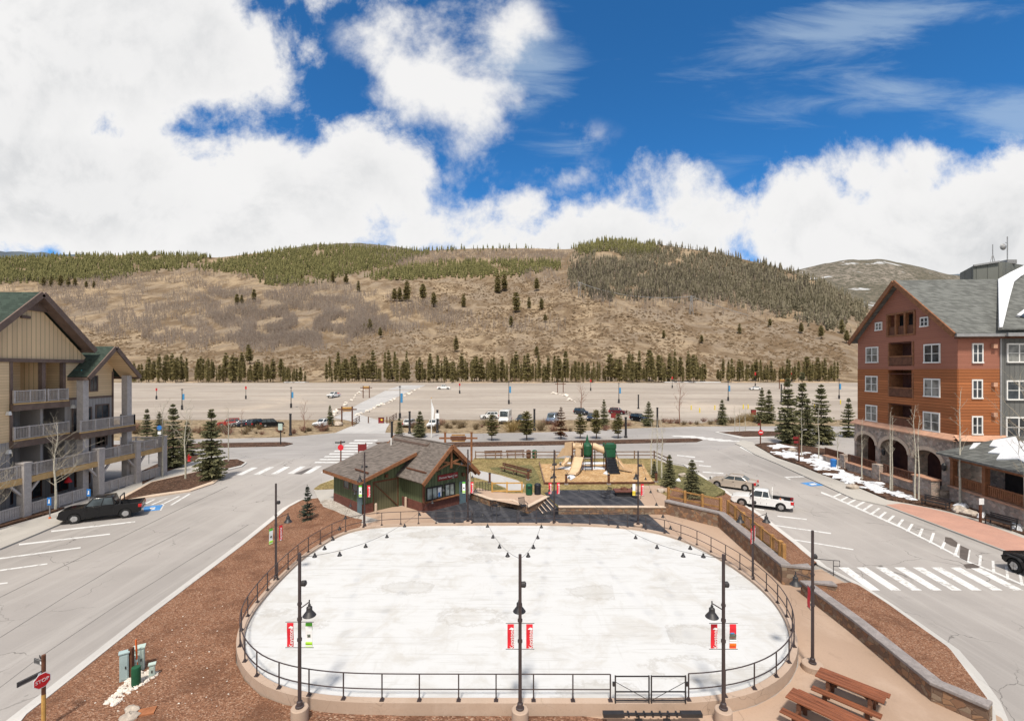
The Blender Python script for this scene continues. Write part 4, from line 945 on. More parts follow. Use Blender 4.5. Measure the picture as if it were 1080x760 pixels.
    for z in (9.7, 6.55, 3.4): win(42.2, 43.6, z, z+2.1, FX-1.97, nm='door'); win(45.3, 46.5, z, z+2.1, FX-1.97, nm='door')
    for y in (42.5, 45.2, 48, 50.6): win(y, y+1.6, .5, 2.4, FX-2.17, 'timber_dark')
    for (y, z) in ((41.5, 8.9), (47.6, 9.0), (41.5, 5.6)): B('wall_lamp', 'white_frame', lambda m: m.box((FX+.3, y, z), (.3, .3, .32), 0, 0, .7))
    for (y, z) in ((46.2, 1.9), (49.6, 1.9), (42.0, 2.2)): B('hanging_lamp', 'sign_red', lambda m: m.lathe([(.04,.5),(.1,.42),(.32,0),(.28,0)], (-42.4, y, z), 12))
    return rt
left_lodge()

# ---- generic window on a Frame
rw_ = random.Random(5)
def fwin(fr, par, px, nm='window', frm='white_frame', bars=1, cross=True, pane='pane', fw=.11, pr=.115, uz=None):
    u0, u1, z0, z1 = uz or fr.rect(*px)
    m = MB(); fr.box(m, u0-fw, u1+fw, -.02, pr, z1, z1+fw*1.3); fr.box(m, u0-fw*1.2, u1+fw*1.2, -.02, pr+.05, z0-fw*1.2, z0); fr.box(m, u0-fw, u0, -.02, pr, z0, z1); fr.box(m, u1, u1+fw, -.02, pr, z0, z1)
    for i in range(1, bars+1): u = u0+(u1-u0)*i/(bars+1); fr.box(m, u-.05, u+.05, -.01, pr-.015, z0, z1)
    if cross: fr.box(m, u0, u1, -.01, pr-.03, (z0+z1)/2-.025, (z0+z1)/2+.025)
    w = m.build(nm, m_[frm], par); p = MB(); fr.box(p, u0, u1, -.02, .06, z0, z1); ob = p.build('pane', m_[rw_.choice((pane, pane, 'pane_curtain'))], None)
    o = par['_w']; ob.data.transform(Matrix.Translation((-o[0], -o[1], -o[2]))); ob.parent = w; return w

# ---- right: red and orange lodge
A_, B_ = (43.3, 47.0), (44.45, 62.15)
def right_lodge():
    fr = Frame(A_, B_, (-1, 0)); f2 = Frame((43.3, 47.0), (47.09, 46.713), (0, -1)); L = fr.len
    rt = thing('lodge_building', 'red and orange lodge with steep grey gable, stone arches below and white windows', 'building', (46, 55, 0), 0, world=True)
    def B(name, mat, fn, par=rt, **k):
        m = MB(); fn(m); return m.build(name, m_[mat], par, **k)
    DEP = 4.5
    ub = (fr.u(937), fr.u(964)); ub = (min(ub), max(ub))          # balcony bay along the facade
    zb = 12.7
    bal = [(9.35, 12.15), (12.95, 15.6)]
    # upper red wall with openings: built of panels round the balcony bay
    def up(m):
        fr.box(m, 0, ub[0], -DEP, 0, zb, 16.4); fr.box(m, ub[1], L, -DEP, 0, zb, 16.4); fr.box(m, ub[0], ub[1], -DEP, -1.6, zb, 16.4)
        fr.box(m, ub[0], ub[1], -1.6, 0, 15.75, 16.4); fr.box(m, ub[0], ub[1], -1.6, .02, 12.6, 13.05)
    B('upper_wall', 'red_lap', up)
    ap = L/2; zap = 22.35
    gz = fr.rect(936, 331, 964.8, 352.5)
    def gab(m):
        sl = (zap-16.4)/(ap+.1)
        za = lambda u: zap-abs(u-ap)*sl
        fr.poly(m, [(-.1, 16.4), (gz[0], 16.4), (gz[0], za(gz[0]))], -8, 0); fr.poly(m, [(gz[1], 16.4), (L+.1, 16.4), (gz[1], za(gz[1]))], -8, 0)
        fr.poly(m, [(gz[0], 16.4), (gz[1], 16.4), (gz[1], gz[2]), (gz[0], gz[2])], -8, 0)
        fr.poly(m, [(gz[0], gz[3]), (gz[1], gz[3]), (gz[1], za(gz[1])), (ap, zap), (gz[0], za(gz[0]))], -8, 0)
        fr.box(m, gz[0], gz[1], -8, -1.4, gz[2], gz[3])
    B('gable_wall', 'red_lap', gab)
    def low(m):
        fr.box(m, 0, ub[0], -DEP, .03, 6.0, zb); fr.box(m, ub[1], L, -DEP, .03, 6.0, zb); fr.box(m, ub[0], ub[1], -DEP, -1.6, 6.0, zb)
        fr.box(m, ub[0], ub[1], -1.6, .04, 8.75, 9.5)
    B('lower_wall', 'orange_lap', low)
    B('side_wall', 'red_lap', lambda m: f2.box(m, .02, 3.8, -6, .02, zb, 16.2)); B('side_wall', 'orange_lap', lambda m: f2.box(m, .03, 3.78, -6, .05, 6.0, zb))
    # balconies
    for z0, z1 in ((6.2, 8.7), (9.5, 12.2), (13.05, 15.7)):
        bl = B('balcony', 'timber', lambda m: (fr.box(m, ub[0], ub[0]+.18, -1.5, .06, z0, z1), fr.box(m, ub[1]-.18, ub[1], -1.5, .06, z0, z1), fr.box(m, ub[0], ub[1], -.05, .1, z0+1.0, z0+1.14)))
        m = MB(); fr.box(m, ub[0]+.18, ub[1]-.18, -1.59, -1.45, z0, z1); fr.box(m, ub[0]+.18, ub[1]-.18, -1.4, -.1, z1-.1, z1)
        def sub(mm, nm, mat):
            ob = mm.build(nm, m_[mat], None); o = rt['_w']; ob.data.transform(Matrix.Translation((-o[0], -o[1], -o[2]))); ob.parent = bl
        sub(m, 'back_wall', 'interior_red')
        m = MB(); fr.box(m, ub[0]+.18, ub[1]-.18, -.03, .04, z0+.08, z0+1.0); sub(m, 'railing', 'timber_dark')
        m = MB(); fr.box(m, ub[0]+.3, ub[0]+.3+1.2, -1.46, -1.4, z0+.1, z0+2.1); sub(m, 'balcony_door', 'pane')
    for i in range(4):
        u = gz[0]+(gz[1]-gz[0])*i/3; B('post', 'timber', lambda m: fr.box(m, u-.14, u+.14, -.3, .08, gz[2]-.05, gz[3]+.05))
    B('loggia_beam', 'timber', lambda m: (fr.box(m, gz[0]-.1, gz[1]+.1, -.2, .09, gz[3], gz[3]+.2), fr.box(m, gz[0]-.1, gz[1]+.1, -.2, .09, gz[2]-.2, gz[2])))
    B('loggia_rail', 'timber_dark', lambda m: fr.box(m, gz[0], gz[1], -.2, -.1, gz[2], gz[2]+.95))
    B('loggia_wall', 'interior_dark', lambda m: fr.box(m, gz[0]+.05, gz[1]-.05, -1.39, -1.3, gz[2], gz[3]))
    for px, bars in (((924.3,341,930,347.5),1), ((972,335.5,979,343.3),1), ((914.5,367,926,381.5),1), ((976,364,991.3,381.5),1), ((914,397.5,925.5,412),1), ((976,400.5,991.3,417.3),1), ((914.2,428.2,925,443),1), ((975.2,435.8,991,453.5),1)):
        fwin(fr, rt, px, bars=bars)
    for px in ((1026,363.5,1035,381.5), (1025.6,401.5,1034.4,419), (1025.5,440,1034.5,457)): fwin(f2, rt, px, bars=1)
    # main roof
    sl = (zap+.1-16.0)/(ap+.5)
    def rs(m, u0, z0, u1, z1, o0, o1, th=.28):
        a = Vector(fr(u0, o0, z0)); b = Vector(fr(u1, o0, z1)); c = Vector(fr(u1, o1, z1)); d = Vector(fr(u0, o1, z0)); n = (b-a).cross(d-a).normalized(); n = n if n.z > 0 else -n
        m.ext([a, b, c, d], n*th)
    B('roof', 'grey_shingle', lambda m: (rs(m, ap, zap+.1, -.6, zap+.1-sl*(ap+.6), -10.4, .75), rs(m, ap, zap+.1, L+.5, zap+.1-sl*(ap+.5), -10.4, .75)))
    B('fascia', 'timber', lambda m: [m.bar(fr(ap, .8, zap+.14), fr(u, .8, zap+.14-sl*(ap+.6)), .16, .5) for u in (-.6, L+.6)])
    B('gutter', 'grey_metal', lambda m: m.bar(fr(-.7, -30, 15.95), fr(-.7, .7, 15.95), .22, .3))
    B('eave_trim', 'timber_dark', lambda m: m.bar(fr(-.35, -30, 15.72), fr(-.35, .3, 15.72), .7, .16))
    # stone arcade
    def arcade(m):
        top = 5.75; us = sorted([tuple(sorted((fr.u(a), fr.u(b)))) for a, b in ((906,926),(931.5,960.5),(967,996.5))])
        zs = [(ZP(470, 48.5), 0), (ZP(464, 52.5), 0), (ZP(456.5, 58.5), 0)]
        spring = [3.1, 3.3, 3.5]; edges = [0]
        prev = 0.0
        for (u0, u1), sp in zip(us, spring):
            fr.box(m, prev, u0, -1.1, .3, 0, top)
            r = (u1-u0)/2; c = (u0+u1)/2; n = 14; rise = r*.62
            for i in range(n):
                a0, a1 = math.pi*i/n, math.pi*(i+1)/n
                q0, q1 = c+r*math.cos(a0), c+r*math.cos(a1); y0, y1 = sp+rise*math.sin(a0), sp+rise*math.sin(a1)
                fr.poly(m, [(q1, y1), (q0, y0), (q0, top), (q1, top)], -1.1, .3)
            prev = u1
        fr.box(m, prev, L+.2, -1.1, .3, 0, top)
        return us, spring
    m = MB(); us, spring = arcade(m); m.build('stone_arcade', m_['building_stone'], rt)
    B('stone_wall', 'building_stone', lambda m: (fr.box(m, 0, L, -6, -5.8, 0, 6), f2.box(m, -.2, 5.5, -.8, .2, 0, 5.75)))
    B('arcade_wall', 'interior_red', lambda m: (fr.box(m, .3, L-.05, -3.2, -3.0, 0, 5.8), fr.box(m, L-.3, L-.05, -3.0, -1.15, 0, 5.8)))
    for (u0, u1), sp in zip(us, spring):
        def ring(m):
            r = (u1-u0)/2; c = (u0+u1)/2; n = 14
            for i in range(n):
                a0, a1 = math.pi*i/n, math.pi*(i+1)/n; k = 1.0
                P = lambda rr, a, e: (c+(r+e)*math.cos(a), sp+(r*.62+e)*math.sin(a))
                fr.poly(m, [P(0, a0, 0), P(0, a1, 0), P(0, a1, .42), P(0, a0, .42)], -.2, .38)
        B('arch_ring', 'tan_cap', ring)
    B('ledge', 'copper_flash', lambda m: (fr.poly(m, [(-.35, 5.7), (L+.4, 5.7), (L+.4, 5.78), (-.35, 5.78)], -.2, .75), m.ext([fr(-.4, .75, 5.78), fr(L+.4, .75, 5.78), fr(L+.3, .02, 6.25), fr(-.3, .02, 6.25)], (0, 0, .05)),
        m.ext([f2(-.5, .75, 5.78), f2(4.4, .75, 5.78), f2(4.3, .03, 6.25), f2(-.4, .03, 6.25)], (0, 0, .05))))
    for u in (4.3, 9.6): B('wall_lamp', 'black_frame', lambda m: m.lathe([(.05,.5),(.2,.3),(.16,-.2),(.05,-.3)], fr(u-3.4 if u < 5 else u, .55, 2.9), 8))
    for zz in (14.9, 11.2, 8.3): B('wall_lamp', 'copper_flash', lambda m: f2.box(m, 3.0, 3.35, .05, .35, zz-.2, zz+.2))
    # terrace wall with rails in front of the arches
    tf = lambda u, o, z: fr(u, o, z)
    B('terrace_wall', 'building_stone', lambda m: (fr.box(m, -.4, 2.0, 1.9, 2.7, 0, 1.9), fr.box(m, 2.0, 18.5, 2.0, 2.5, 0, 1.0), fr.box(m, 7.0, 8.2, 1.9, 2.7, 0, 1.9), fr.box(m, 13.4, 14.4, 1.9, 2.7, 0, 1.9), fr.box(m, -.4, 0, .3, 2.0, 0, 1.0)))
    B('terrace_cap', 'copper_flash', lambda m: (fr.box(m, -.5, 2.1, 1.8, 2.8, 1.9, 2.02), fr.box(m, 2.1, 6.95, 1.9, 2.6, 1.0, 1.1), fr.box(m, 8.25, 13.35, 1.9, 2.6, 1.0, 1.1), fr.box(m, 14.45, 18.5, 1.9, 2.6, 1.0, 1.1)))
    for u0, u1 in ((2.1, 7.0), (8.2, 13.4), (14.4, 18.5)):
        def rl(m):
            fr.box(m, u0, u1, 2.18, 2.3, 1.95, 2.08); fr.box(m, u0, u1, 2.2, 2.28, 1.2, 1.3); n = int((u1-u0)/.22)
            for i in range(n): u = u0+(u1-u0)*(i+.5)/n; fr.box(m, u-.05, u+.05, 2.21, 2.27, 1.3, 1.95)
        B('terrace_railing', 'timber_dark', rl)
    return rt, fr, f2
RL, FR, F2 = right_lodge()

# ---- far right: grey wing with porch
def grey_lodge():
    f = Frame((47.09, 46.68), (73, 44.72), (0, -1))
    rt = thing('lodge_building', 'grey boarded lodge wing with snow in its roof valley and a timber porch, right edge', 'building', (52, 47, 0), 0, world=True)
    def B(name, mat, fn, par=rt, **k): m = MB(); fn(m); return m.build(name, m_[mat], par, **k)
    B('wall', 'grey_board_right', lambda m: f.box(m, 0, 26, -14, 0, 0, 15.9))
    B('corner_trim', 'grey_metal', lambda m: f.box(m, .0, .14, -.05, .06, 6, 15.9))
    for px in ((1062.5,363.5,1086,381), (1062,402.5,1086,420.5), (1061.5,441,1086,460)): fwin(f, rt, px, bars=1)
    B('eave', 'timber_dark', lambda m: f.box(m, 0, 26, -.3, .95, 15.7, 15.86)); B('gutter', 'grey_metal', lambda m: f.box(m, -.2, 26, .9, 1.1, 15.8, 16.12))
    # roof plane rising to the right from the valley
    V1 = Vector((XP(1051,46.1), 46.1, 16.3)); V2 = Vector((XP(1050.5,54.5), 54.5, 22.95)); V3 = Vector((XP(1084,57), 57, ZP(281,57))); V4 = V1+Vector((30,0,0)); V5 = V3+Vector((18, 2, 4))
    n = (V2-V1).cross(V4-V1).normalized(); n = n if n.z > 0 else -n
    # a true plane through valley and eave
    def onp(x, y): return V1.z-(n.x*(x-V1.x)+n.y*(y-V1.y))/n.z
    rise = .62
    def zr(x, y): return 16.15+(y-46.1)*.708+max(0, (x-V1.x))*0
    nz = (V2-V1).cross(Vector((1,0,0))); nz = nz if nz.z > 0 else -nz
    def rp(px, py, lift=0.0):
        d = Vector(((px-CX)/F, 1, (HY-py)/F)); c = Vector((0,0,H)); k = (V1-c).dot(nz)/d.dot(nz); return c+d*k+nz.normalized()*lift
    B('roof', 'grey_shingle', lambda m: m.ext([rp(1050.5,350.5,.3), rp(1150,350.5,.3), rp(1160,244,.3), rp(1050.5,298,.3)], (0, 0, .12)))
    SL_ = [(1050.3,350),(1050,336),(1049.8,320),(1049.7,299),(1062,292),(1074,286),(1092,276.5)]; SR_ = [(1053.5,350),(1057,336),(1061.5,318),(1066,302),(1073,296),(1081,291.5),(1092,287)]
    B('roof_snow', 'snow', lambda m: [m.ext([rp(*SL_[k],.46), rp(*SL_[k+1],.46), rp(*SR_[k+1],.46), rp(*SR_[k],.46)], nz.normalized()*.12) for k in range(6)])
    B('skylight', 'pane', lambda m: m.ext([rp(x,y,.43) for x,y in [(1071,338),(1090,325),(1090,338),(1076,339)]], nz.normalized()*.1)); B('skylight_snow', 'snow', lambda m: m.ext([rp(x,y,.44) for x,y in [(1068,337.5),(1090,321),(1090,325),(1072,338.5)]], nz.normalized()*.2))
    # porch along the pavement
    p = Frame((41.8, 46.2), (40.2, 35.5), (-1, 0))
    B('porch_base', 'building_stone', lambda m: p.box(m, 0, 11, -.6, 0, 0, 1.5)); B('porch_sill', 'copper_flash', lambda m: p.box(m, -.1, 11, -.7, .12, 1.5, 1.62))
    for u in (.15, 3.9, 8.0): B('porch_post', 'timber', lambda m: p.box(m, u-.18, u+.18, -.45, -.05, 1.6, 4.3))
    B('porch_beam', 'timber', lambda m: p.box(m, -.1, 11, -.5, 0, 4.1, 4.5))
    def rl(m, a, b):
        p.box(m, a, b, -.32, -.18, 2.5, 2.62); p.box(m, a, b, -.3, -.2, 1.72, 1.82)
        nn = int((b-a)/.2)
        for i in range(nn): u = a+(b-a)*(i+.5)/nn; p.box(m, u-.07, u+.07, -.28, -.22, 1.8, 2.5)
    B('porch_railing', 'timber', lambda m: (rl(m, .3, 3.7), rl(m, 4.1, 7.8)))
    B('porch_wall', 'building_stone', lambda m: p.box(m, 0, 11, -3.6, -3.4, 0, 6)); B('porch_interior', 'interior_dark', lambda m: p.box(m, 1.8, 11, -3.39, -3.3, 1.6, 4.2))
    roofpts = [p(-.7, .7, 4.45), p(11, .7, 4.45), p(11, -4.2, 6.5), p(1.6, -4.2, 6.5)]
    B('porch_roof', 'green_shingle' if False else 'grey_shingle', lambda m: (m.ext(roofpts, (0, 0, .18)), m.ext([p(-.7, .7, 4.45), p(1.6, -4.2, 6.5), p(-.7, -4.2, 4.6)], (0, 0, .18))))
    def onr(u, k): return tuple(Vector(p(u, .7-k*4.9, 4.45+k*2.05))+Vector((0,0,.2)))
    B('porch_snow', 'snow', lambda m: (m.ext([onr(1.3,.7), onr(2.2,.5), onr(3.0,.52), onr(3.4,.3), onr(4.4,.34), onr(5.2,.16), onr(6.4,.3), onr(8,.2), onr(11,.3), onr(11,.75), onr(8,.82), onr(6.2,.7), onr(4.9,.86), onr(3.2,.8), onr(2.2,.93)], (0, 0, .1)), m.ext([onr(.4,.5), onr(1.3,.3), onr(1.5,.36), onr(.9,.55)], (0,0,.08))))
    # roof-top box with antennas
    def boxroof(m):
        x0, x1 = XP(1026.5,60.5), XP(1053,60.5); m.prism([(x0, 60.5), (x1, 60), (XP(1073,62.5)+1, 62.5), (x0+2.5, 65)], 20.8, [25.6, 26.0, 26.1, 25.6])
    B('plant_room', 'metal_panel', boxroof)
    B('roof_hatch', 'grey_metal', lambda m: m.b2(XP(1054,62), XP(1064,62), 61, 63, 26.0, 26.5)); B('plant_room_cap', 'grey_metal', lambda m: m.bar((XP(1026,60.5), 60.4, 25.6), (XP(1053,60), 59.9, 26.0), .2, .2))
    def ant(m):
        x = XP(1047,61); m.tube([(x,61,25.8),(x,61,28.4)], .05, 6)
        for s in (-.4,.4): m.tube([(x,61,27.2),(x+s,61,25.9)], .03, 5)
        x = XP(1062.5,61); m.tube([(x,61,26.4),(x,61,29.4)], .06, 6); m.tube([(x,61,28.6),(x-.35,60.9,28.6)], .04, 5); m.lathe([(.05,0),(.3,.1),(.42,.25),(.4,.27)], (x-.5,60.8,28.1), 10, axis='y')
    B('antenna', 'grey_metal', ant)
grey_lodge()
# ------------------------------------------------------------------ warming hut
def hut():
    rt = thing('rink_hut', 'green board hut with red brick base, brown gabled roof and timber truss beside the rink', 'hut', (-13.0, 42.3, 0), R(45))
    def B(name, mat, fn, par=rt, **k): m = MB(); fn(m); return m.build(name, m_[mat], par, **k)
    X1, X2, RX = 3.96, 8.9, 6.43; YF, YB = -3.39, 4.6; D = 5.66; BZ = .85
    zs = lambda x: 3.0+.31*(x+.6)
    zw = lambda x: 5.55-.93*abs(x-RX)
    # garage part
    B('front_wall', 'green_boards', lambda m: (m.ext([(.0,0,BZ),(.9,0,BZ),(.9,0,zs(.9)),(0,0,zs(0))], (0,.2,0)), m.ext([(.9,0,2.65),(3.5,0,2.65),(3.5,0,zs(3.5)),(.9,0,zs(.9))], (0,.2,0)), m.ext([(3.5,0,0),(4.3,0,0),(4.3,0,zs(4.3)),(3.5,0,zs(3.5))], (0,.2,0))))
    B('side_wall', 'green_boards_y', lambda m: (m.b2(0, .2, .02, D, BZ, zs(0)), m.ext([(0,D,BZ),(X1,D,BZ),(X1,D,zs(X1)),(0,D,zs(0))], (0,.15,0))))
    B('brick_base', 'brick_base', lambda m: (m.b2(-.07, .25, -.07, D+.05, 0, BZ), m.b2(-.07, .88, -.07, .25, 0, BZ)))
    gd = B('garage_door', 'garage_boards', lambda m: m.b2(.92, 3.48, .03, .12, .03, 2.62))
    B('door_brace', 'timber_dark', lambda m: (m.bar((.98, .0, 2.55), (3.42, .0, .12), .06, .14, up=(0,1,0)), m.b2(.9, 3.5, -.03, .03, 2.56, 2.7), m.b2(.9, .98, -.03, .03, 0, 2.6), m.b2(3.42, 3.5, -.03, .03, 0, 2.6)), gd)
    for y in (1.0, 2.7): 
        w = B('window', 'trim_brown', lambda m: (m.b2(-.06, .02, y-.08, y+1.0, 2.5, 2.6), m.b2(-.06, .02, y-.08, y+1.0, 1.7, 1.8), m.b2(-.06, .02, y-.08, y, 1.8, 2.5), m.b2(-.06, .02, y+.92, y+1.0, 1.8, 2.5)))
        B('pane', 'pane', lambda m: m.b2(-.02, .01, y, y+.92, 1.8, 2.5), w)
    B('side_door', 'door_blue', lambda m: m.b2(-.09, .02, .15, .95, .02, 2.05))
    # gabled wing
    B('gable_wall', 'green_boards', lambda m: m.ext([(X1,YF,BZ),(X2,YF,BZ),(X2,YF,zw(X2)),(RX,YF,zw(RX)-.05),(X1,YF,zw(X1))], (0,.2,0)))
    B('wing_wall', 'green_boards_y', lambda m: (m.b2(X1, X1+.2, YF+.02, 4, BZ, zw(X1)), m.b2(X2-.2, X2, YF+.02, YB, BZ, zw(X2))))
    B('back_wall', 'green_boards', lambda m: m.ext([(X1,YB,0),(X2,YB,0),(X2,YB,zw(X2)),(RX,YB,zw(RX)),(X1,YB,zw(X1))], (0,.15,0)))
    B('brick_base', 'brick_base', lambda m: (m.b2(X1-.07, X1+.2, YF-.07, .0, 0, BZ), m.b2(X1-.07, 7.92, YF-.07, YF+.2, 0, BZ), m.b2(X2-.1, X2+.07, YF-.07, YB, 0, BZ)))
    B('counter', 'timber', lambda m: m.b2(X1+.2, 7.8, YF-.28, YF, .88, .97))
    for xa_, xb_, xc_ in ((X1-.03, X1+.14, X1), (X2-.14, X2+.03, X2)): B('corner_board', 'timber_dark', lambda m: m.b2(xa_, xb_, YF-.04, YF+.14, BZ, zw(xc_)))
    for x0, x1, n in ((4.32, 5.92, 2), (6.33, 7.3, 1)):
        def fr(m):
            m.b2(x0-.1, x1+.1, YF-.08, YF+.02, 2.05, 2.17); m.b2(x0-.1, x1+.1, YF-.08, YF+.02, .98, 1.08); m.b2(x0-.1, x0, YF-.08, YF+.02, 1.08, 2.05); m.b2(x1, x1+.1, YF-.08, YF+.02, 1.08, 2.05)
            for i in range(1, n+1): x = x0+(x1-x0)*i/(n+1); m.b2(x-.04, x+.04, YF-.07, YF+.02, 1.08, 2.05)
        w = B('window', 'black_frame', fr); B('pane', 'pane_light', lambda m: m.b2(x0, x1, YF-.04, YF+.01, 1.08, 2.05), w)
    B('poster', 'banner_white', lambda m: m.b2(5.45, 5.85, YF-.06, YF-.04, 1.2, 1.95)); B('poster', 'sign_blue', lambda m: m.b2(5.5, 5.72, YF-.075, YF-.06, 1.15, 1.55))
    d = B('door', 'door_blue', lambda m: m.b2(7.95, 8.75, YF-.05, YF+.02, .03, 2.1)); B('door_pane', 'pane', lambda m: m.b2(8.1, 8.6, YF-.07, YF-.05, 1.15, 1.9), d)
    s = B('sign_board', 'sign_maroon', lambda m: m.b2(5.45, 7.75, YF-.1, YF-.01, 2.55, 3.08), bevel=.02)
    text_mesh('sign_text', 'Dercum Square Ice', .27, m_['banner_white'], s, basis((6.6, YF-.105, 2.81), (1,0,0), (0,-1,0)))
    for x in (5.5, 7.1): B('sign_lamp', 'black_metal', lambda m: (m.bar((x, YF, 3.45), (x, YF-.35, 3.5), .04, .04), m.lathe([(.03,.1),(.1,0),(.09,0)], (x, YF-.38, 3.36), 8)))
    for (x, y, z) in ((2.2, -.02, 3.05), (8.35, YF, 2.75)): B('wall_lamp', 'timber_dark', lambda m: m.box((x, y-.12, z), (.22, .22, .3)))
    # roofs
    def slope(m, x0, z0, x1, z1, y0, y1, th=.16): 
        dx = Vector((x1-x0, 0, z1-z0)).normalized(); n = Vector((-dx.z, 0, dx.x)); n = n if n.z > 0 else -n
        m.ext([(x0,y0,z0),(x1,y0,z1),(x1,y1,z1),(x0,y1,z0)], n*th)
    B('shed_roof', 'brown_shingle', lambda m: slope(m, -.75, zs(-.75), 5.6, zs(5.6), -.75, D+.7))
    B('shed_fascia', 'timber', lambda m: (m.bar((-.78, -.78, zs(-.78)+.02), (5.0, -.78, zs(5.0)+.02), .1, .3), m.bar((-.8, -.75, zs(-.8)), (-.8, D+.7, zs(-.8)), .1, .26), m.bar((-.78, D+.72, zs(-.78)), (5.0, D+.72, zs(5)), .1, .28)))
    wr = 3.15
    B('wing_roof', 'brown_shingle', lambda m: (slope(m, RX, 5.7, RX-wr, 5.7-.93*wr, YF-.95, YB+.6), slope(m, RX, 5.7, RX+wr, 5.7-.93*wr, YF-.95, YB+.6), m.bar((RX, YF-.95, 5.86), (RX, YB+.6, 5.86), .3, .06)))
    B('wing_fascia', 'timber', lambda m: [m.bar((RX, y, 5.72), (RX+s*(wr+.06), y, 5.72-.93*(wr+.06)), .12, .34) for y in (YF-1.0, YB+.65) for s in (-1, 1)])
    def truss(m):
        y = YF-.72
        for s in (-1, 1):
            m.bar((RX+s*.1, y, 5.42), (RX+s*(wr-.15), y, 5.42-.93*(wr-.25)), .16, .22)
            m.bar((RX, y-.02, 4.15), (RX+s*1.25, y-.02, 4.5), .13, .16); m.bar((RX+s*2.0, y-.02, 3.62), (RX+s*.1, y-.02, 4.2), .13, .17)
            m.bar((RX+s*2.45, y+.3, 3.05), (RX+s*2.45, YF, 2.55), .13, .13); m.bar((RX+s*2.45, y-.1, 3.15), (RX+s*2.45, YF, 3.15), .14, .16)
        m.bar((RX, y-.03, 3.7), (RX, y-.03, 5.5), .17, .17)
    B('gable_truss', 'timber', truss)
    B('snow_guard', 'timber_dark', lambda m: (m.bar((.35, -.2, zs(.35)+.3), (.35, 2.2, zs(.35)+.3), .1, .12), m.bar((.35, 0, zs(.35)), (.35, 0, zs(.35)+.3), .08, .08), m.bar((.35, 2, zs(.35)), (.35, 2, zs(.35)+.3), .08, .08)))
    zq = 5.7-.93*2.55
    B('snow_guard', 'timber_dark', lambda m: (m.bar((RX-2.55, YF-.5, zq+.3), (RX-2.55, YF+2.6, zq+.3), .1, .12), m.bar((RX-2.55, YF, zq), (RX-2.55, YF, zq+.3), .08, .08), m.bar((RX-2.55, YF+2.3, zq), (RX-2.55, YF+2.3, zq+.3), .08, .08)))
    B('ridge_vent', 'trim_brown', lambda m: ((m.bar((RX-.55,-1.2,5.5), (RX-.55,YB+.1,5.5), .12, .2), m.bar((RX-.25,-1.2,5.62), (RX-.55,-1.2,5.5), .1, .2))))
    B('vent_pipe', 'white_frame', lambda m: m.tube([(RX-1.1,4.3,4.4),(RX-1.1,4.3,5.7)], .07, 8))
    for x in (.7, 3.72): tag(MB().lathe([(.11,0),(.11,.85),(.08,.95)], (0,0,0), 10).build('bollard', m_['tan_cap']), 'short tan bollard %s of the hut garage door' % ('left' if x < 1 else 'right'), 'bollard', 'bollards by the garage door').location = (-13+.707*(x+.9), 42.3+.707*(x-.9), .05)
hut()

# ------------------------------------------------------------------ the rink
def inset(P, d):
    n = len(P); out = []
    for i in range(n):
        a, b, c = Vector(P[i-1]), Vector(P[i]), Vector(P[(i+1) % n]); t = (c-a).normalized(); nn = Vector((-t.y, t.x)); out.append(tuple(b+nn*d))
    return out
def resample(P, n):
    P = list(P); Q = P+[P[0]]; L = [0]
    for a, b in zip(Q, Q[1:]): L.append(L[-1]+math.dist(a, b))
    out = []
    for k in range(n):
        x = L[-1]*k/n; i = max(j for j in range(len(L)-1) if L[j] <= x); q = (x-L[i])/(L[i+1]-L[i]); out.append((Q[i][0]+(Q[i+1][0]-Q[i][0])*q, Q[i][1]+(Q[i+1][1]-Q[i][1])*q))
    return out
rimO = resample(rink_o, 150)
for _ in range(3): rimO = [((rimO[i-1][0]+2*rimO[i][0]+rimO[(i+1) % 150][0])/4, (rimO[i-1][1]+2*rimO[i][1]+rimO[(i+1) % 150][1])/4) for i in range(150)]
area = sum(rimO[i-1][0]*rimO[i][1]-rimO[i][0]*rimO[i-1][1] for i in range(150)); sg = 1 if area > 0 else -1
rimI = inset(rimO, .30*sg); rimC = inset(rimO, .14*sg)
struct(MB().prism(rimI, .05, .36).build('ice_rink', m_['rink_ice']))
mw = MB()
for i in range(150):
    j = (i+1) % 150; mw.prism([rimO[i], rimO[j], rimI[j], rimI[i]], -.02, ZR)
tag(mw.build('rink_wall', m_['rim_concrete']), 'low tan concrete rim wall running all round the white ice rink', 'wall')
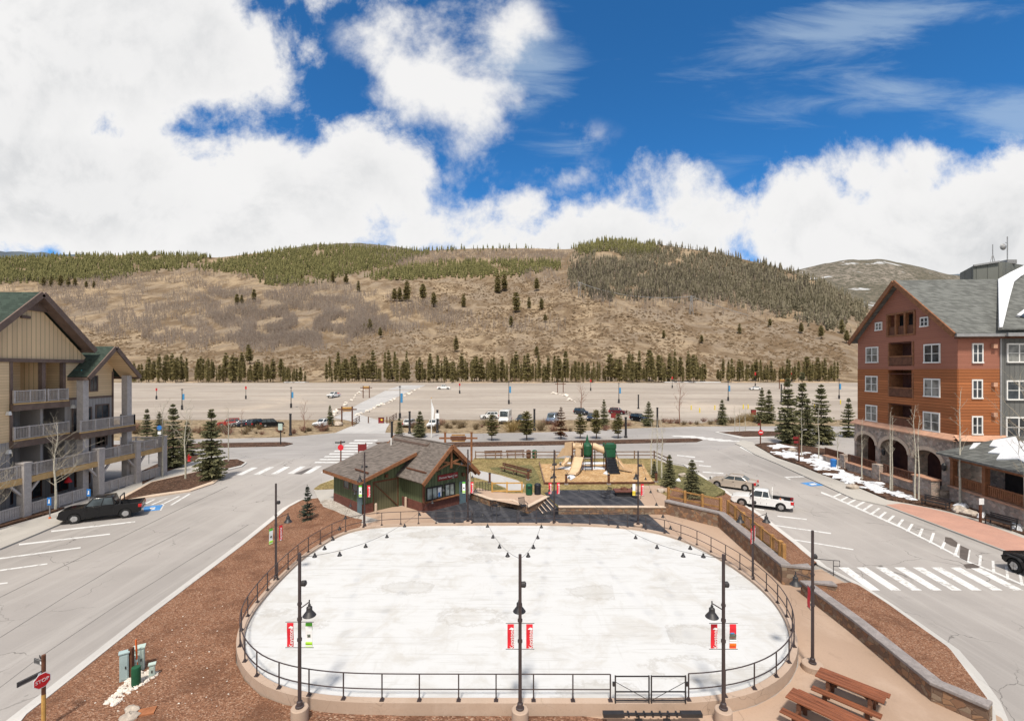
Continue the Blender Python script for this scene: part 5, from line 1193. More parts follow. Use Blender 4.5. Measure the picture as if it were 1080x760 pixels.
# railing round the rink, open at the gates
GATE = (G(646,741,ZR), G(727,741,ZR)); BG = (G(498,551,ZR), G(546,551,ZR)); BG2 = (G(409,553,ZR), G(430,552,ZR))
def in_gate(p): 
    if p[1] < 24 and GATE[0][0] < p[0] < GATE[1][0]: return True
    return p[1] > 36 and (BG[0][0] < p[0] < BG[1][0])
def railing():
    t = thing('rink_railing', 'thin black two-bar railing on posts following the rim of the ice rink', 'railing', (0, 30, 0), 0, world=True)
    P = resample(rimC, 1200); runs = []; cur = []
    start = next(i for i in range(1200) if in_gate(P[i]) and not in_gate(P[(i+1) % 1200]))
    for k in range(1, 1201):
        p = P[(start+k) % 1200]
        if in_gate(p):
            if cur: runs.append(cur); cur = []
        else: cur.append(p)
    if cur: runs.append(cur)
    for run in runs:
        L = sum(math.dist(a, b) for a, b in zip(run, run[1:])); n = max(1, round(L/1.42)); pos = [run[round(i*(len(run)-1)/n)] for i in range(n+1)]
        for p in pos:
            MB().tube([(p[0],p[1],ZR),(p[0],p[1],ZR+.98)], .027, 6).box((p[0],p[1],ZR+.012), (.16,.16,.03)).box((p[0],p[1],ZR+.06), (.08,.08,.08)).build('post', m_['dark_bronze'], t)
        pts = run[::6]+[run[-1]]
        for z, nm in ((.98, 'top_rail'), (.42, 'lower_rail')): MB().tube([(p[0],p[1],ZR+z) for p in pts], .024, 6).build(nm, m_['dark_bronze'], t)
railing()
def gate(a, b, label, zb=ZR, h=.98, cross=True):
    t = thing('rink_gate', label, 'gate', (*a, 0), 0, 'black metal gates of the rink', world=True)
    a = Vector((*a, zb)); b = Vector((*b, zb)); d = (b-a).normalized(); up = Vector((0,0,1)); m = MB()
    for z in (.1, .42, h): m.bar(a+up*z, b+up*z, .036, .036)
    for p in (a, b): m.bar(p, p+up*(h+.03), .045, .045, up=(1,0,0))
    m.build('gate_frame', m_['black_metal'], t)
    if cross: MB().tube([a+up*(h-.2), b+up*.1], .012, 5).build('cross_brace', m_['black_metal'], t)
    MB().box(a+up*.7-d*.06, (.08,.08,.14)).build('hinge', m_['black_metal'], t)
gy = 741
gate(G(649,gy,ZR), G(684.5,gy,ZR), 'left black gate leaf in the front railing of the rink'); gate(G(723,gy,ZR), G(687,gy,ZR), 'right black gate leaf in the front railing of the rink')
for x0, x1, w in ((499,519,'leftmost'), (524,545,'second')): gate(G(x0,551,ZR), G(x1,551,ZR), w+' of the two dark gates in the back railing before the rubber patio', cross=False)
def plough():
    x0 = XP(635,17.4); x1 = XP(738,17.4)
    t = thing('gate_sill', 'black metal hinged sill bar lying on the rim before the front gates', 'sill', ((x0+x1)/2, 17.22, .36)); L = (x1-x0)/2
    MB().b2(-L, -L+.75, -.1, .1, .0, .13).b2(L-.75, L, -.1, .1, .0, .13).build('end_block', m_['black_metal'], t)
    MB().b2(-L+.75, L-.75, -.09, -.05, .08, .12).b2(-L+.75, L-.75, .05, .09, .02, .06).b2(-L+.75, L-.75, -.03, .03, .02, .08).build('long_bar', m_['black_metal'], t)
    m = MB()
    for i in range(7): x = -L+.9+i*(2*L-1.8)/6; m.b2(x-.03, x+.03, -.1, .1, .01, .12)
    m.build('cross_bar', m_['black_metal'], t)
    for x in (-.5, .5): MB().b2(x-.12, x+.12, -.14, -.0, -.2, -.08).b2(x-.03, x+.03, -.1, -.04, -.1, .03).build('stay', m_['black_metal'], t)
plough()
# drain cover and odd fittings seen on the ground
tag(MB().lathe([(.16,0),(.16,.05),(.09,.07),(.05,.2),(.02,.22)], (0,0,0), 10).build('sprinkler_head', m_['weathered']), 'small brown cone-shaped fixture in the mulch left of the centre lamp post', 'fixture').location = (XP(526.5,17.15), 17.1, .05)

# ------------------------------------------------------------------ lamp posts round the rink
def lamp_shade(m, x, z, y=0): m.lathe([(.03,.42),(.045,.40),(.05,.34),(.10,.30),(.105,.17),(.13,.14),(.235,.0),(.225,-.015),(.1,.1)], (x, y, z), 16)
def banner(par, sx, key, z0, z1, x0=.22, w=.23, text=None, ang=0):
    def tr(x, z, y=0): return (sx*x*math.cos(ang), sx*x*math.sin(ang)+y, z)
    MB().tube([tr(.05, z1+.03), tr(x0+w+.06, z1+.03)], .012, 6).build('banner_arm', m_['dark_bronze'], par); MB().tube([tr(.05, z0-.03), tr(x0+w+.06, z0-.03)], .012, 6).build('banner_arm', m_['dark_bronze'], par)
    ca, sa = math.cos(ang), math.sin(ang)
    def panel(nm, mat, a, b, c, d, th, p):
        m = MB(); xa, xb = sorted((sx*a, sx*b))
        n = 6; vs = []
        for i in range(n+1):
            z = c+(d-c)*i/n; wv = .012*math.sin(3.1*i/n*2)
            for x in (xa, xb):
                for yy in (-th+wv, th+wv): vs.append((x*ca-yy*sa, x*sa+yy*ca, z))
        f = []
        for i in range(n): o = i*4; f += [(o, o+2, o+6, o+4), (o+1, o+5, o+7, o+3), (o, o+4, o+5, o+1), (o+2, o+3, o+7, o+6)]
        f += [(0, 1, 3, 2), (n*4, n*4+2, n*4+3, n*4+1)]
        return m.add(vs, f).build(nm, m_[mat], p)
    hgt = z1-z0
    if key == 'red':
        b = panel('banner', 'banner_red', x0, x0+w, z0, z1, .006, par)
        panel('banner_stripe', 'banner_white', x0+w*.80 if sx > 0 else x0+w*.02, x0+w*.97 if sx > 0 else x0+w*.2, z0+hgt*.16, z0+hgt*.62, .014, b) if False else None
        t_ = text_mesh('banner_text', 'Keystone', .20, m_['banner_white'], b, basis((sx*(x0+w*.5)*ca+.045*ca, sx*(x0+w*.5)*sa-.024, z0+hgt*.42), (0,0,1), (sa,-ca,0)))
        m = MB(); xx = sx*(x0+w*.5)
        m.ext([(xx-.06,-.022,z0+hgt*.80),(xx+.10,-.022,z0+hgt*.78),(xx+.10,-.022,z0+hgt*.85),(xx+.02,-.022,z0+hgt*.88)], (0,-.008,0))
        if ang == 0: m.build('banner_mark', m_['banner_white'], b)
    elif key == 'green':
        b = panel('banner', 'banner_white', x0, x0+w, z0, z1, .006, par); panel('banner_top', 'banner_green', x0-.002, x0+w+.002, z0+hgt*.68, z1+.002, .012, b); panel('banner_foot', 'banner_lime', x0-.002, x0+w+.002, z0-.002, z0+hgt*.2, .012, b)
        panel('banner_picture', 'banner_photo', x0+.06, x0+w-.06, z0+hgt*.4, z0+hgt*.52, .013, b)
    elif key == 'photo':
        b = panel('banner', 'banner_red', x0, x0+w, z0, z1, .006, par); panel('banner_picture', 'banner_photo', x0-.001, x0+w+.001, z0+hgt*.36, z0+hgt*.60, .012, b); panel('banner_sky', 'banner_blue', x0+.02, x0+w*.7, z0+hgt*.52, z0+hgt*.66, .015, b)
        panel('banner_snow', 'banner_white', x0-.001, x0+w+.001, z0+hgt*.22, z0+hgt*.36, .012, b); panel('banner_foot', 'banner_orange', x0-.002, x0+w+.002, z0-.002, z0+hgt*.2, .013, b)
    elif key == 'yellow':
        b = panel('banner', 'banner_white', x0, x0+w, z0, z1, .006, par); panel('banner_foot', 'banner_yellow', x0-.002, x0+w+.002, z0, z0+hgt*.4, .012, b)
def lamp_post(px, py, zb, h, left, right, lamp, label, ped=(.3, None), light=True, bang=0, flood=True):
    X, Y = G(px, py, zb)
    t = thing('lamp_post', label, 'lamp post', (X, Y, 0), 0, 'banner lamp posts round the rink')
    r, _ = ped
    MB().lathe([(r,-.02),(r,zb-.03),(r-.03,zb)], (0,0,0), 20).build('pedestal', m_['rim_concrete'], t, smooth_=True)
    MB().tube([(0,0,zb),(0,0,zb+h)], [.065,.055], 12).build('pole', m_['dark_bronze'], t, smooth_=True)
    MB().lathe([(.15,zb),(.15,zb+.05),(.11,zb+.07),(.10,zb+.2),(.07,zb+.24)], (0,0,0), 14).build('pole_foot', m_['dark_bronze'], t)
    MB().lathe([(.085,0),(.085,.09)], (0,0,zb+h*.44-.05), 10).lathe([(.085,0),(.085,.09)], (0,0,zb+h*.565), 10).lathe([(.08,0),(.08,.07)], (0,0,zb+h*.665), 10).build('collar', m_['dark_bronze'], t)
    z0, z1 = zb+h*.392, zb+h*.548
    if left: banner(t, -1, left, z0, z1, ang=bang)
    if right: banner(t, 1, right, z0, z1, ang=bang)
    for (dx, dy) in lamp:
        q = math.hypot(dx, dy); zl = zb+h*.60
        MB().tube([(dx*.15,dy*.15,zl+.25),(dx*.9,dy*.9,zl+.46),(dx,dy,zl+.47),(dx,dy,zl+.38)], .02, 6).build('lamp_arm', m_['dark_bronze'], t)
        m = MB(); lamp_shade(m, dx, zl, dy); m.tube([(dx,dy,zl+.4),(dx,dy,zl+.56)], .022, 6); m.build('lamp_shade', m_['black_metal'], t, smooth_=True)
    if flood:
        for zz in ((.80,),(.80,.97))[0 if bang else 0]:
            m = MB(); m.lathe([(.04,-.09),(.1,-.07),(.11,.06),(.06,.1)], (.12,.06,zb+h*zz), 10, axis='x'); m.bar((0,0,zb+h*zz),(.1,.05,zb+h*zz), .04,.04); m.build('floodlight', m_['black_metal'], t)
    return (X, Y, zb+h)
LP = {}
LP['A'] = lamp_post(316,745,.6,5.5,'red','green',[(.37,-.05)], 'front left lamp post with one red banner and one green and white banner')
LP['B'] = lamp_post(548.5,747,.6,5.5,'red','red',[(-.02,.35)], 'front centre lamp post with two red banners before the rink wall')
LP['C'] = lamp_post(763,747,.6,5.5,'red','photo',[(-.43,-.05)], 'front right lamp post with a red banner and a colourful photo banner')
LP['D'] = lamp_post(857,699,.28,5.6,None,'red',[(-.78,-.1)], 'lamp post on a low round base near the picnic tables', ped=(.42,None), bang=R(82))
LP['E'] = lamp_post(794,611,.22,5.7,'red','red',[(-.75,0),(.8,0)], 'twin-lamp post with pinkish red banners on the walkway along the stone wall', ped=(.3,None), bang=R(50))
LP['F'] = lamp_post(673,552.5,.2,5.9,'yellow','red',[(-.05,.5)], 'lamp post at the right end of the rubber patio with white and yellow banner', ped=(.36,None))
LP['G'] = lamp_post(584.5,550.5,.2,5.9,'red','red',[(.02,.5)], 'lamp post behind the rink with two red banners, before the patio steps', ped=(.36,None))
LP['H'] = lamp_post(493.5,549.5,.2,5.9,'green','red',[], 'lamp post in front of the hut window with white-green and red banners', ped=(.36,None))
LP['I'] = lamp_post(384.5,554.5,.2,5.9,'green','red',[(-.4,.1)], 'lamp post before the hut garage door with green and red banners', ped=(.36,None))
LP['J'] = lamp_post(291,611,.22,5.7,'green','red',[(.72,0)], 'lamp post in the mulch at the left side of the rink', ped=(.34,None), bang=R(65))
def string(a, b, label, sag=1.8, z=-.15):
    A = Vector(LP[a]); B_ = Vector(LP[b]); A.z += z; B_.z += z
    t = thing('string_lights', label, 'string lights', tuple(A), 0, 'strings of small black lamps over the rink', world=True)
    P = lambda k: A.lerp(B_, k)-Vector((0,0,4*sag*k*(1-k)))
    MB().tube([P(i/30) for i in range(31)], .008, 4).build('cable', m_['black_metal'], t)
    for i in range(9):
        p = P(.08+.1*i); MB().lathe([(.015,.2),(.04,.17),(.045,.12),(.10,.04),(.095,.025),(.04,.05)], (p.x,p.y,p.z-.24), 10).build('lamp', m_['black_metal'], t, smooth_=True)
for a, b, l in (('I','A','from the post at the garage door to the front left post'),('H','A','from the post at the hut windows to the front left post'),('H','B','from the post at the hut windows to the front centre post'),
                ('G','B','from the post at the patio steps to the front centre post'),('G','C','from the post at the patio steps to the front right post'),('F','C','from the patio end post to the front right post')):
    string(a, b, 'black lamps on a cable '+l.replace('the post at the ','').replace('from ','from ').replace('the front','front'))
# ------------------------------------------------------------------ vehicles: local x forward, z up
CARS = {
 'sedan': dict(L=4.75, W=1.8, top=[(-2.37,.5),(-2.36,.82),(-2.28,.98),(-1.55,1.02),(.95,.98),(1.75,.86),(2.2,.72),(2.36,.55)], bot=.22, wh=(-1.38,1.38), wr=.33, gb=(-1.75,1.05,.99), gt=(-1.0,.22,1.42), inset=.17, panes=[(.06,.5),(.53,.94)]),
 'suv': dict(L=4.65, W=1.86, top=[(-2.3,.5),(-2.32,.95),(-2.28,1.08),(.95,1.07),(1.9,.97),(2.25,.82),(2.32,.55)], bot=.28, wh=(-1.38,1.38), wr=.37, gb=(-2.25,1.1,1.06), gt=(-1.95,.35,1.72), inset=.15, panes=[(.05,.32),(.35,.64),(.67,.95)]),
 'pickup': dict(L=5.8, W=2.0, top=[(-2.9,.6),(-2.91,1.18),(-2.88,1.27),(-1.05,1.29),(.95,1.30),(1.35,1.27),(2.45,1.20),(2.8,1.08),(2.9,.65)], bot=.42, wh=(-1.75,1.78), wr=.43, gb=(-1.05,1.3,1.28), gt=(-.82,.55,2.02), inset=.17, panes=[(.06,.42),(.46,.93)], bed=(-2.8,-1.1)),
 'small_pickup': dict(L=5.05, W=1.76, top=[(-2.52,.5),(-2.53,.93),(-2.5,1.0),(-.75,1.03),(.95,1.05),(1.3,1.02),(2.15,.95),(2.45,.85),(2.53,.55)], bot=.34, wh=(-1.55,1.62), wr=.37, gb=(-.72,1.12,1.03), gt=(-.55,.55,1.66), inset=.15, panes=[(.05,.36),(.40,.92)], bed=(-2.46,-.78)),
 'jeep': dict(L=4.2, W=1.75, top=[(-2.05,.6),(-2.06,1.15),(-.4,1.18),(.55,1.2),(.65,1.22),(2.0,1.12),(2.05,.65)], bot=.45, wh=(-1.25,1.3), wr=.42, gb=(-2.0,.62,1.18), gt=(-1.95,.35,1.85), inset=.06, panes=[(.05,.35),(.38,.66),(.69,.95)], fender=True),
 'van': dict(L=5.6, W=2.05, top=[(-2.78,.5),(-2.8,1.2),(-2.76,1.3),(1.4,1.3),(2.2,1.15),(2.7,.95),(2.8,.6)], bot=.3, wh=(-1.7,1.75), wr=.38, gb=(-2.75,1.75,1.29), gt=(-2.65,.95,2.35), inset=.12, panes=[(.05,.36),(.4,.68),(.73,.95)]),
 'motorhome': dict(L=6.4, W=2.3, top=[(-3.2,.5),(-3.2,1.3),(-3.15,1.4),(2.2,1.4),(2.5,1.2),(3.1,1.0),(3.2,.6)], bot=.35, wh=(-2.0,2.2), wr=.42, gb=(-3.15,2.4,1.39), gt=(-3.1,2.1,3.0), inset=.06, panes=[(.12,.3),(.4,.6),(.74,.95)]),
}
def vehicle(kind, col, name, label, cat, loc, rz, detail=True, group=None, bedload=None):
    c = CARS[kind]; L, W = c['L'], c['W']; t = thing(name, label, cat, loc, rz, group)
    pm = m_['paint_'+col]
    # body outline with wheel arches, lofted over five layers for rounded shoulders
    top = c['top']; low = [(L/2-.03, c['bot']+.12), (L/2-.25, c['bot'])]
    ar = c['wr']+.07; arc_pts = []
    for w in reversed(c['wh']):
        n = 8; z0 = c['bot']
        a0 = math.asin(max(-1, min(1, (z0-c['wr'])/ar)))
        for i in range(n+1):
            a = a0+(math.pi-2*a0)*i/n; low.append((w+ar*math.cos(a), c['wr']+ar*math.sin(a)))
    low += [(-L/2+.25, c['bot']), (-L/2+.03, c['bot']+.12)]
    out = top+low; cz = .75; ys = [(-1, .955), (-.965, .99), (-.9, 1), (.9, 1), (.965, .99), (1, .955)]; vs = []; n = len(out)
    if 'bed' in c:      # an open load bed: lower the middle of the tail
        pass
    for q, k in ys:
        for (x, z) in out:
            zz = cz+(z-cz)*k; tum = 1-.05*max(0, (z-.8)/.4); vs.append((x*(k*.3+.7), q*W/2*tum, zz))
    fs = []
    for j in range(len(ys)-1):
        for i in range(n):
            i2 = (i+1) % n
            if 'bed' in c and j == 2 and i < len(top)-1:
                xm = (top[i][0]+top[i2][0])/2
                if c['bed'][0]-.02 < xm < c['bed'][1]+.1 and top[i][1] > .9: continue
            fs.append((j*n+i, j*n+i2, (j+1)*n+i2, (j+1)*n+i))
    fs += [tuple(range(n)), tuple(reversed(range((len(ys)-1)*n, len(ys)*n)))]
    MB().add(vs, fs).build('body', pm, t, smooth_=True)
    MB().b2(-L/2+.3, L/2-.3, -W/2+.12, W/2-.12, c['bot']-.04, c['bot']+.25).b2(c['wh'][0]-.5, c['wh'][0]+.5, -W/2+.1, W/2-.1, c['bot'], .75).b2(c['wh'][1]-.5, c['wh'][1]+.5, -W/2+.1, W/2-.1, c['bot'], .75).build('underbody', m_['black_frame'], t)
    if 'bed' in c:
        x0, x1 = c['bed']; zt = 1.21 if kind == 'pickup' else .96; w = W/2*.9; zf = .62
        MB().b2(x0, x1, -w+.02, w-.02, zf-.05, zf).b2(x0, x1, -w, -w+.07, zf, zt).b2(x0, x1, w-.07, w, zf, zt).b2(x0, x0+.07, -w, w, zf, zt).b2(x1-.05, x1, -w, w, zf, zt).build('load_bed', m_['black_frame'], t)
        if bedload == 'tarp': MB().b2(x0+.3, x1-.25, -w+.2, w-.2, zf, zt+.35).build('cargo', m_['sign_red'], t, bevel=.1)
    # greenhouse
    b0, b1, zb = c['gb']; t0, t1, zt_ = c['gt']; wb = W/2*.93; wt = W/2-c['inset']*1.35
    Bc = [Vector(p) for p in ((b0,-wb,zb-.06),(b1,-wb,zb-.06),(b1,wb,zb-.06),(b0,wb,zb-.06))]; Tc = [Vector(p) for p in ((t0,-wt,zt_),(t1,-wt,zt_),(t1,wt,zt_),(t0,wt,zt_))]
    MB().add(Bc+Tc, [(0,3,2,1),(4,5,6,7),(0,1,5,4),(1,2,6,5),(2,3,7,6),(3,0,4,7)]).build('cabin', pm, t, smooth_=True, bevel=.07)
    def pane(nm, p, q, r, s, u0, u1, v0, v1):      # p,q bottom; s,r top
        f = lambda u, v: (p*(1-u)+q*u)*(1-v)+(s*(1-u)+r*u)*v
        nrm = (q-p).cross(s-p).normalized(); ctr = (p+q+r+s)/4
        if nrm.dot(ctr-Vector((0,0,1))) < 0: nrm = -nrm
        P = [f(u0,v0), f(u1,v0), f(u1,v1), f(u0,v1)]; MB().ext([x-nrm*.02 for x in P], nrm*.028).build(nm, m_['car_glass'], t)
    pane('windscreen', Bc[1], Bc[2], Tc[2], Tc[1], .07, .93, .16, .93); pane('rear_window', Bc[3], Bc[0], Tc[0], Tc[3], .1, .9, .2, .9)
    for u0, u1 in c['panes']:
        pane('side_window', Bc[0], Bc[1], Tc[1], Tc[0], u0, u1, .18, .90); pane('side_window', Bc[3], Bc[2], Tc[2], Tc[3], u0, u1, .18, .90)
    for w in c['wh']:
        for s in (-1, 1):
            y = s*(W/2-.12)
            wh = MB().lathe([(c['wr']*.62,-.11),(c['wr']*.95,-.11),(c['wr'],-.07),(c['wr'],.07),(c['wr']*.95,.11),(c['wr']*.62,.11)], (w,y,c['wr']), 20, axis='y').build('wheel', m_['tyre'], t, smooth_=True)
            m = MB().lathe([(c['wr']*.3,-.118),(c['wr']*.62,-.108),(c['wr']*.62,.108),(c['wr']*.3,.118)], (w,y,c['wr']), 16, axis='y')
            for k in range(5):
                a = 1.2566*k; m.bar((w,y+s*.115,c['wr']), (w+c['wr']*.6*math.cos(a), y+s*.115, c['wr']+c['wr']*.6*math.sin(a)), .06, .05, up=(0,1,0))
            m.build('rim', m_['rim_metal'], wh)
    if kind == 'jeep':
        for w in c['wh']:
            for s in (-1, 1):
                y = s*(W/2+.02); MB().bar((w-.55,y,.85),(w-.35,y,1.0),.3,.06).bar((w-.35,y,1.0),(w+.35,y,1.02),.3,.06).bar((w+.35,y,1.02),(w+.62,y,.82),.3,.06).build('fender', m_['black_frame'], t)
    yl = W/2*.74; zl = .78 if kind != 'pickup' else .9; zr_ = .82
    for s in (-1, 1):
        MB().box((L/2-.1, s*yl, zl-.04), (.16,.34,.16)).build('headlight', m_['lamp_clear'], t, bevel=.03)
        MB().box((-L/2+.1, s*(W/2-.11), zr_+(.2 if kind == 'pickup' else 0)), (.26,.26,.28)).build('taillight', m_['lamp_red'], t, bevel=.03)
        if detail: MB().box((c['gb'][1]-.28, s*(W/2+.06), zb+.1), (.13,.18,.15)).bar((c['gb'][1]-.28,s*W/2*.9,zb+.03),(c['gb'][1]-.28,s*(W/2+.05),zb+.06),.05,.05).build('mirror', m_['black_frame'] if kind != 'sedan' else pm, t, bevel=.03)
    bm_ = 'chrome' if kind in ('pickup','small_pickup') else 'black_frame'
    MB().box((L/2-.03, 0, c['bot']+.22), (.14, W*.92, .16)).build('bumper', m_['black_frame' if kind != 'small_pickup' else 'white_frame'], t, bevel=.04); MB().box((-L/2+.0, 0, c['bot']+.22), (.16, W*.92, .15)).build('bumper', m_[bm_], t, bevel=.04)
    MB().box((L/2-.045, 0, zl-.06), (.05, W*.5, .16)).build('grille', m_['black_frame'], t)
    if detail:
        for s in (-1, 1):
            y = s*(W/2+.002)
            xs = [b0+.15+(b1-b0-.3)*q for q in ((0,.48,1) if kind != 'small_pickup' else (.1,.42,1))]
            for xa, xb in zip(xs, xs[1:]):
                d = MB().bar((xa,y,c['bot']+.14),(xa,y*.97,zb-.03),.012,.02).bar((xb,y,c['bot']+.14),(xb,y*.97,zb-.03),.012,.02).build('door_seam', m_['black_frame'], t)
                MB().box((xa+.16, y*.995, zb-.17), (.17,.035,.035)).build('handle', m_['black_frame'] if kind == 'sedan' else pm, t)
    if detail:
        for x in (L/2+.045, -L/2-.085): MB().box((x, 0, c['bot']+.24), (.012, .32, .14)).build('number_plate', m_['white_frame'], t)
    if kind == 'suv':
        for s in (-1,1): MB().bar((t0+.1,s*wt*.85,zt_+.04),(t1-.1,s*wt*.85,zt_+.04),.04,.04).build('roof_rail', m_['black_frame'], t)
    return t
def heading(p0, p1): a = G(*p0); b = G(*p1); return math.atan2(b[1]-a[1], b[0]-a[0]), ((a[0]+b[0])/2, (a[1]+b[1])/2, .004)
h, c_ = heading((128,545.5), (80,551)); bp = vehicle('pickup', 'black', 'pickup_truck', 'black crew cab pickup with silver wheels parked nose to the left pavement', 'pickup', (c_[0]-.1, c_[1]+.55, .004), h); bp.scale = (.95,)*3
MB().tube([(-1.35,y,z) for y,z in ((-.85,1.2),(-.75,1.95),(.75,1.95),(.85,1.2))], .05, 8).build('roll_bar', m_['black_metal'], bp)
h, c_ = heading((827,539.5), (784,534)); wp = vehicle('small_pickup', 'white', 'pickup_truck', 'white extended cab pickup with open bed parked beside the cedar fence', 'pickup', (c_[0]+.25, c_[1]+.75, .004), h)
MB().tube([(-.85,y,z) for y,z in ((-.72,1.0),(-.72,1.75),(.72,1.75),(.72,1.0))], .035, 6).tube([(-.85,-.72,1.35),(-.85,.72,1.35)], .025, 6).build('headache_rack', m_['white_frame'], wp)
MB().lathe([(.16,0),(.15,.03),(.03,.42),(.02,.43)], (-1.5,.25,.64), 10).build('traffic_cone', m_['orange_marker'], wp)
h, c_ = heading((789,517.5), (759,513.5)); vehicle('sedan', 'champagne', 'sedan_car', 'champagne sedan parked just behind the white pickup', 'car', (c_[0]+.15, c_[1]+.6, .004), h)
vehicle('jeep', 'black', 'off_road_car', 'black off-road car with bulging fenders cut by the right edge', 'car', (32.2, 28.9, .004), R(90))
# cars on the dirt lot and along its near edge; (px, py, kind, paint, heading deg, label)
for (px, py, kind, col, hd, lab, cat) in [
  (241.5,449.3,'suv','red',205,'red car, leftmost of the cars behind the verge bushes','car'), (254,449.2,'sedan','silver',215,'pale silver car between the red car and the dark off-roaders','car'), (262,449.3,'sedan','navy',210,'dark blue low car beside the two dark off-roaders','car'),
  (272,449.6,'suv','charcoal',70,'charcoal off-roader parked left of another dark one behind the bushes','car'), (287,449.8,'suv','black',30,'black off-roader at the right end of the row behind the bushes','car'),
  (340.5,449.5,'suv','white',250,'white off-roader nose-on beside the young spruce','car'), (352,419,'pickup','white',255,'white pickup carrying red cargo far out on the left of the lot','pickup'), (468,410.5,'pickup','white',2,'white pickup standing side-on at the far edge of the lot','pickup'),
  (433,449.5,'suv','white',80,'white off-roader seen between two spruces behind the hut','car'), (457,450.5,'suv','white',265,'white and dark off-roader behind the white flagpole','car'), (516,441.2,'suv','white',190,'white estate car side-on left of the motorhome','car'),
  (533,445.5,'motorhome','white',262,'white motorhome facing the road','motorhome'), (550,445,'suv','charcoal',255,'dark car half hidden by a pine, right of the motorhome','car'), (582.5,446,'van','bluegrey',252,'blue-grey camper van parked alone','van'),
  (613,437,'suv','charcoal',300,'grey estate car parked under the bare tree','car'), (623.5,443,'suv','navy',255,'dark blue car behind the median pines','car'), (651.5,436.5,'suv','maroon',330,'maroon off-roader near the brown cabinet','car'),
  (674,443.8,'suv','black',300,'black off-roader at the mouth of the lot track','car'), (796.5,411,'sedan','white',184,'white car alone far out on the right of the lot','car')]:
    x, y, z = GT(px, py); vehicle(kind, col, {'car':'parked_car','pickup':'pickup_truck','van':'camper_van','motorhome':'motorhome'}[cat], lab, cat, (x, y, z+.01), R(hd), detail=False, bedload='tarp' if 'cargo' in lab else None)

# ------------------------------------------------------------------ stone walls, steps, terrace furniture
def wall(name, label, pts, th, z0, z1, mat='retaining_stone', cap='stone_cap', capt=.13, capo=.06, roundcap=False, side=1, out=0):
    pts = offset_poly(pts, out)
    t = thing(name, label, 'wall', (*pts[0], 0), 0, world=True); O = offset_poly(pts, 0); I = offset_poly(pts, th*side); m = MB()
    for i in range(len(pts)-1): m.prism([O[i], O[i+1], I[i+1], I[i]], z0, z1)
    m.build('wall_face', m_[mat], t)
    O2 = offset_poly(pts, -capo*side); I2 = offset_poly(pts, (th+capo)*side); m = MB()
    for i in range(len(pts)-1): m.prism([O2[i], O2[i+1], I2[i+1], I2[i]], z1, z1+capt)
    m.build('wall_cap', m_[cap], t, bevel=.03 if roundcap else 0); return t
wa = [G(701,528,1.15), G(758,541,1.15), G(825,596,1.15), G(856,598.5,1.15)]
wall('retaining_wall', 'brown stone retaining wall with grey coping that bends along the walkway below the cedar fence', wa, .5, 0, 1.05, side=-1, roundcap=True, capt=.16)
wb_ = [G(878,613,.75), G(844.5,612,.75), G(900,653,.75), G(982,719,.75), G(1043,745,.75)]
wall('retaining_wall', 'low stone planter wall with grey coping beside the picnic tables', wb_, .42, 0, .64, side=-1, roundcap=True, capt=.14)
wall('terrace_wall', 'straight stone wall with tan coping between the lower and upper rubber patio', [G(589,534.6,ZT), G(702,534.8,ZT)], .4, 0, ZT, cap='tan_cap', capt=.06, side=-1, out=.12)
wall('terrace_wall', 'curving stone wall with tan coping beside the hut, left of the steps', [G(497,519.3,ZT), G(519,527,ZT), G(540,527.5,ZT), G(556.5,534.5,ZT), G(578,523.3,ZT)], .35, 0, ZT, cap='tan_cap', capt=.06, side=-1, out=.12)
def steps():
    a, b, c, d = G(578.5,523.6,ZT), G(589,534.6,ZT), G(579,524.4), G(589,543)
    A0, A1 = Vector(G(578.5,523.6,ZT)), Vector(G(589,534.6,ZT)); dv = (A1-A0).normalized(); nrm = Vector((-dv.y, dv.x)); nrm = nrm if nrm.x < 0 else -nrm
    t = thing('patio_steps', 'short flight of grey steps with pale nosings up to the upper patio', 'steps', (A0.x, A0.y, 0), 0, world=True)
    for i in range(4):
        z = ZT-(i+1)*.12+.0; p = A0+nrm*(.36*i); q = A1+nrm*(.36*i); MB().prism([p, q, q+nrm*.36, p+nrm*.36], 0, z+.02).build('step', m_['rubber_mat'], t); MB().prism([p+nrm*.28, q+nrm*.28, q+nrm*.365, p+nrm*.365], z+.02, z+.045).build('nosing', m_['tan_cap'], t)
steps()
def bin_(px, py, z, mat, label, h=1.05, r=.32):
    X, Y = G(px, py, z); t = thing('trash_bin', label, 'trash bin', (X, Y, z), 0, 'trash bins')
    MB().lathe([(r*.85,0),(r,.05),(r,h*.82)], (0,0,0), 14).build('bin_body', m_[mat], t, smooth_=True); MB().lathe([(r*1.04,h*.82),(r*1.04,h*.88),(r*.8,h*.98),(r*.3,h*1.03)], (0,0,0), 14).build('lid', m_[mat], t, smooth_=True)
    MB().box((0,-r*.98,h*.72), (r*.9,.06,.12)).build('opening', m_['black_frame'], t)
bin_(558,521.5,ZT,'green_plastic','green trash bin beside the yellow frame fence'); bin_(567,521,ZT,'dark_plastic','black trash bin right of the green one by the steps')
bin_(557.5,482.5,ZT,'timber_dark','dark brown trash bin by the rail fence along the road'); bin_(563.8,482.5,ZT,'green_plastic','green trash bin by the rail fence along the road')
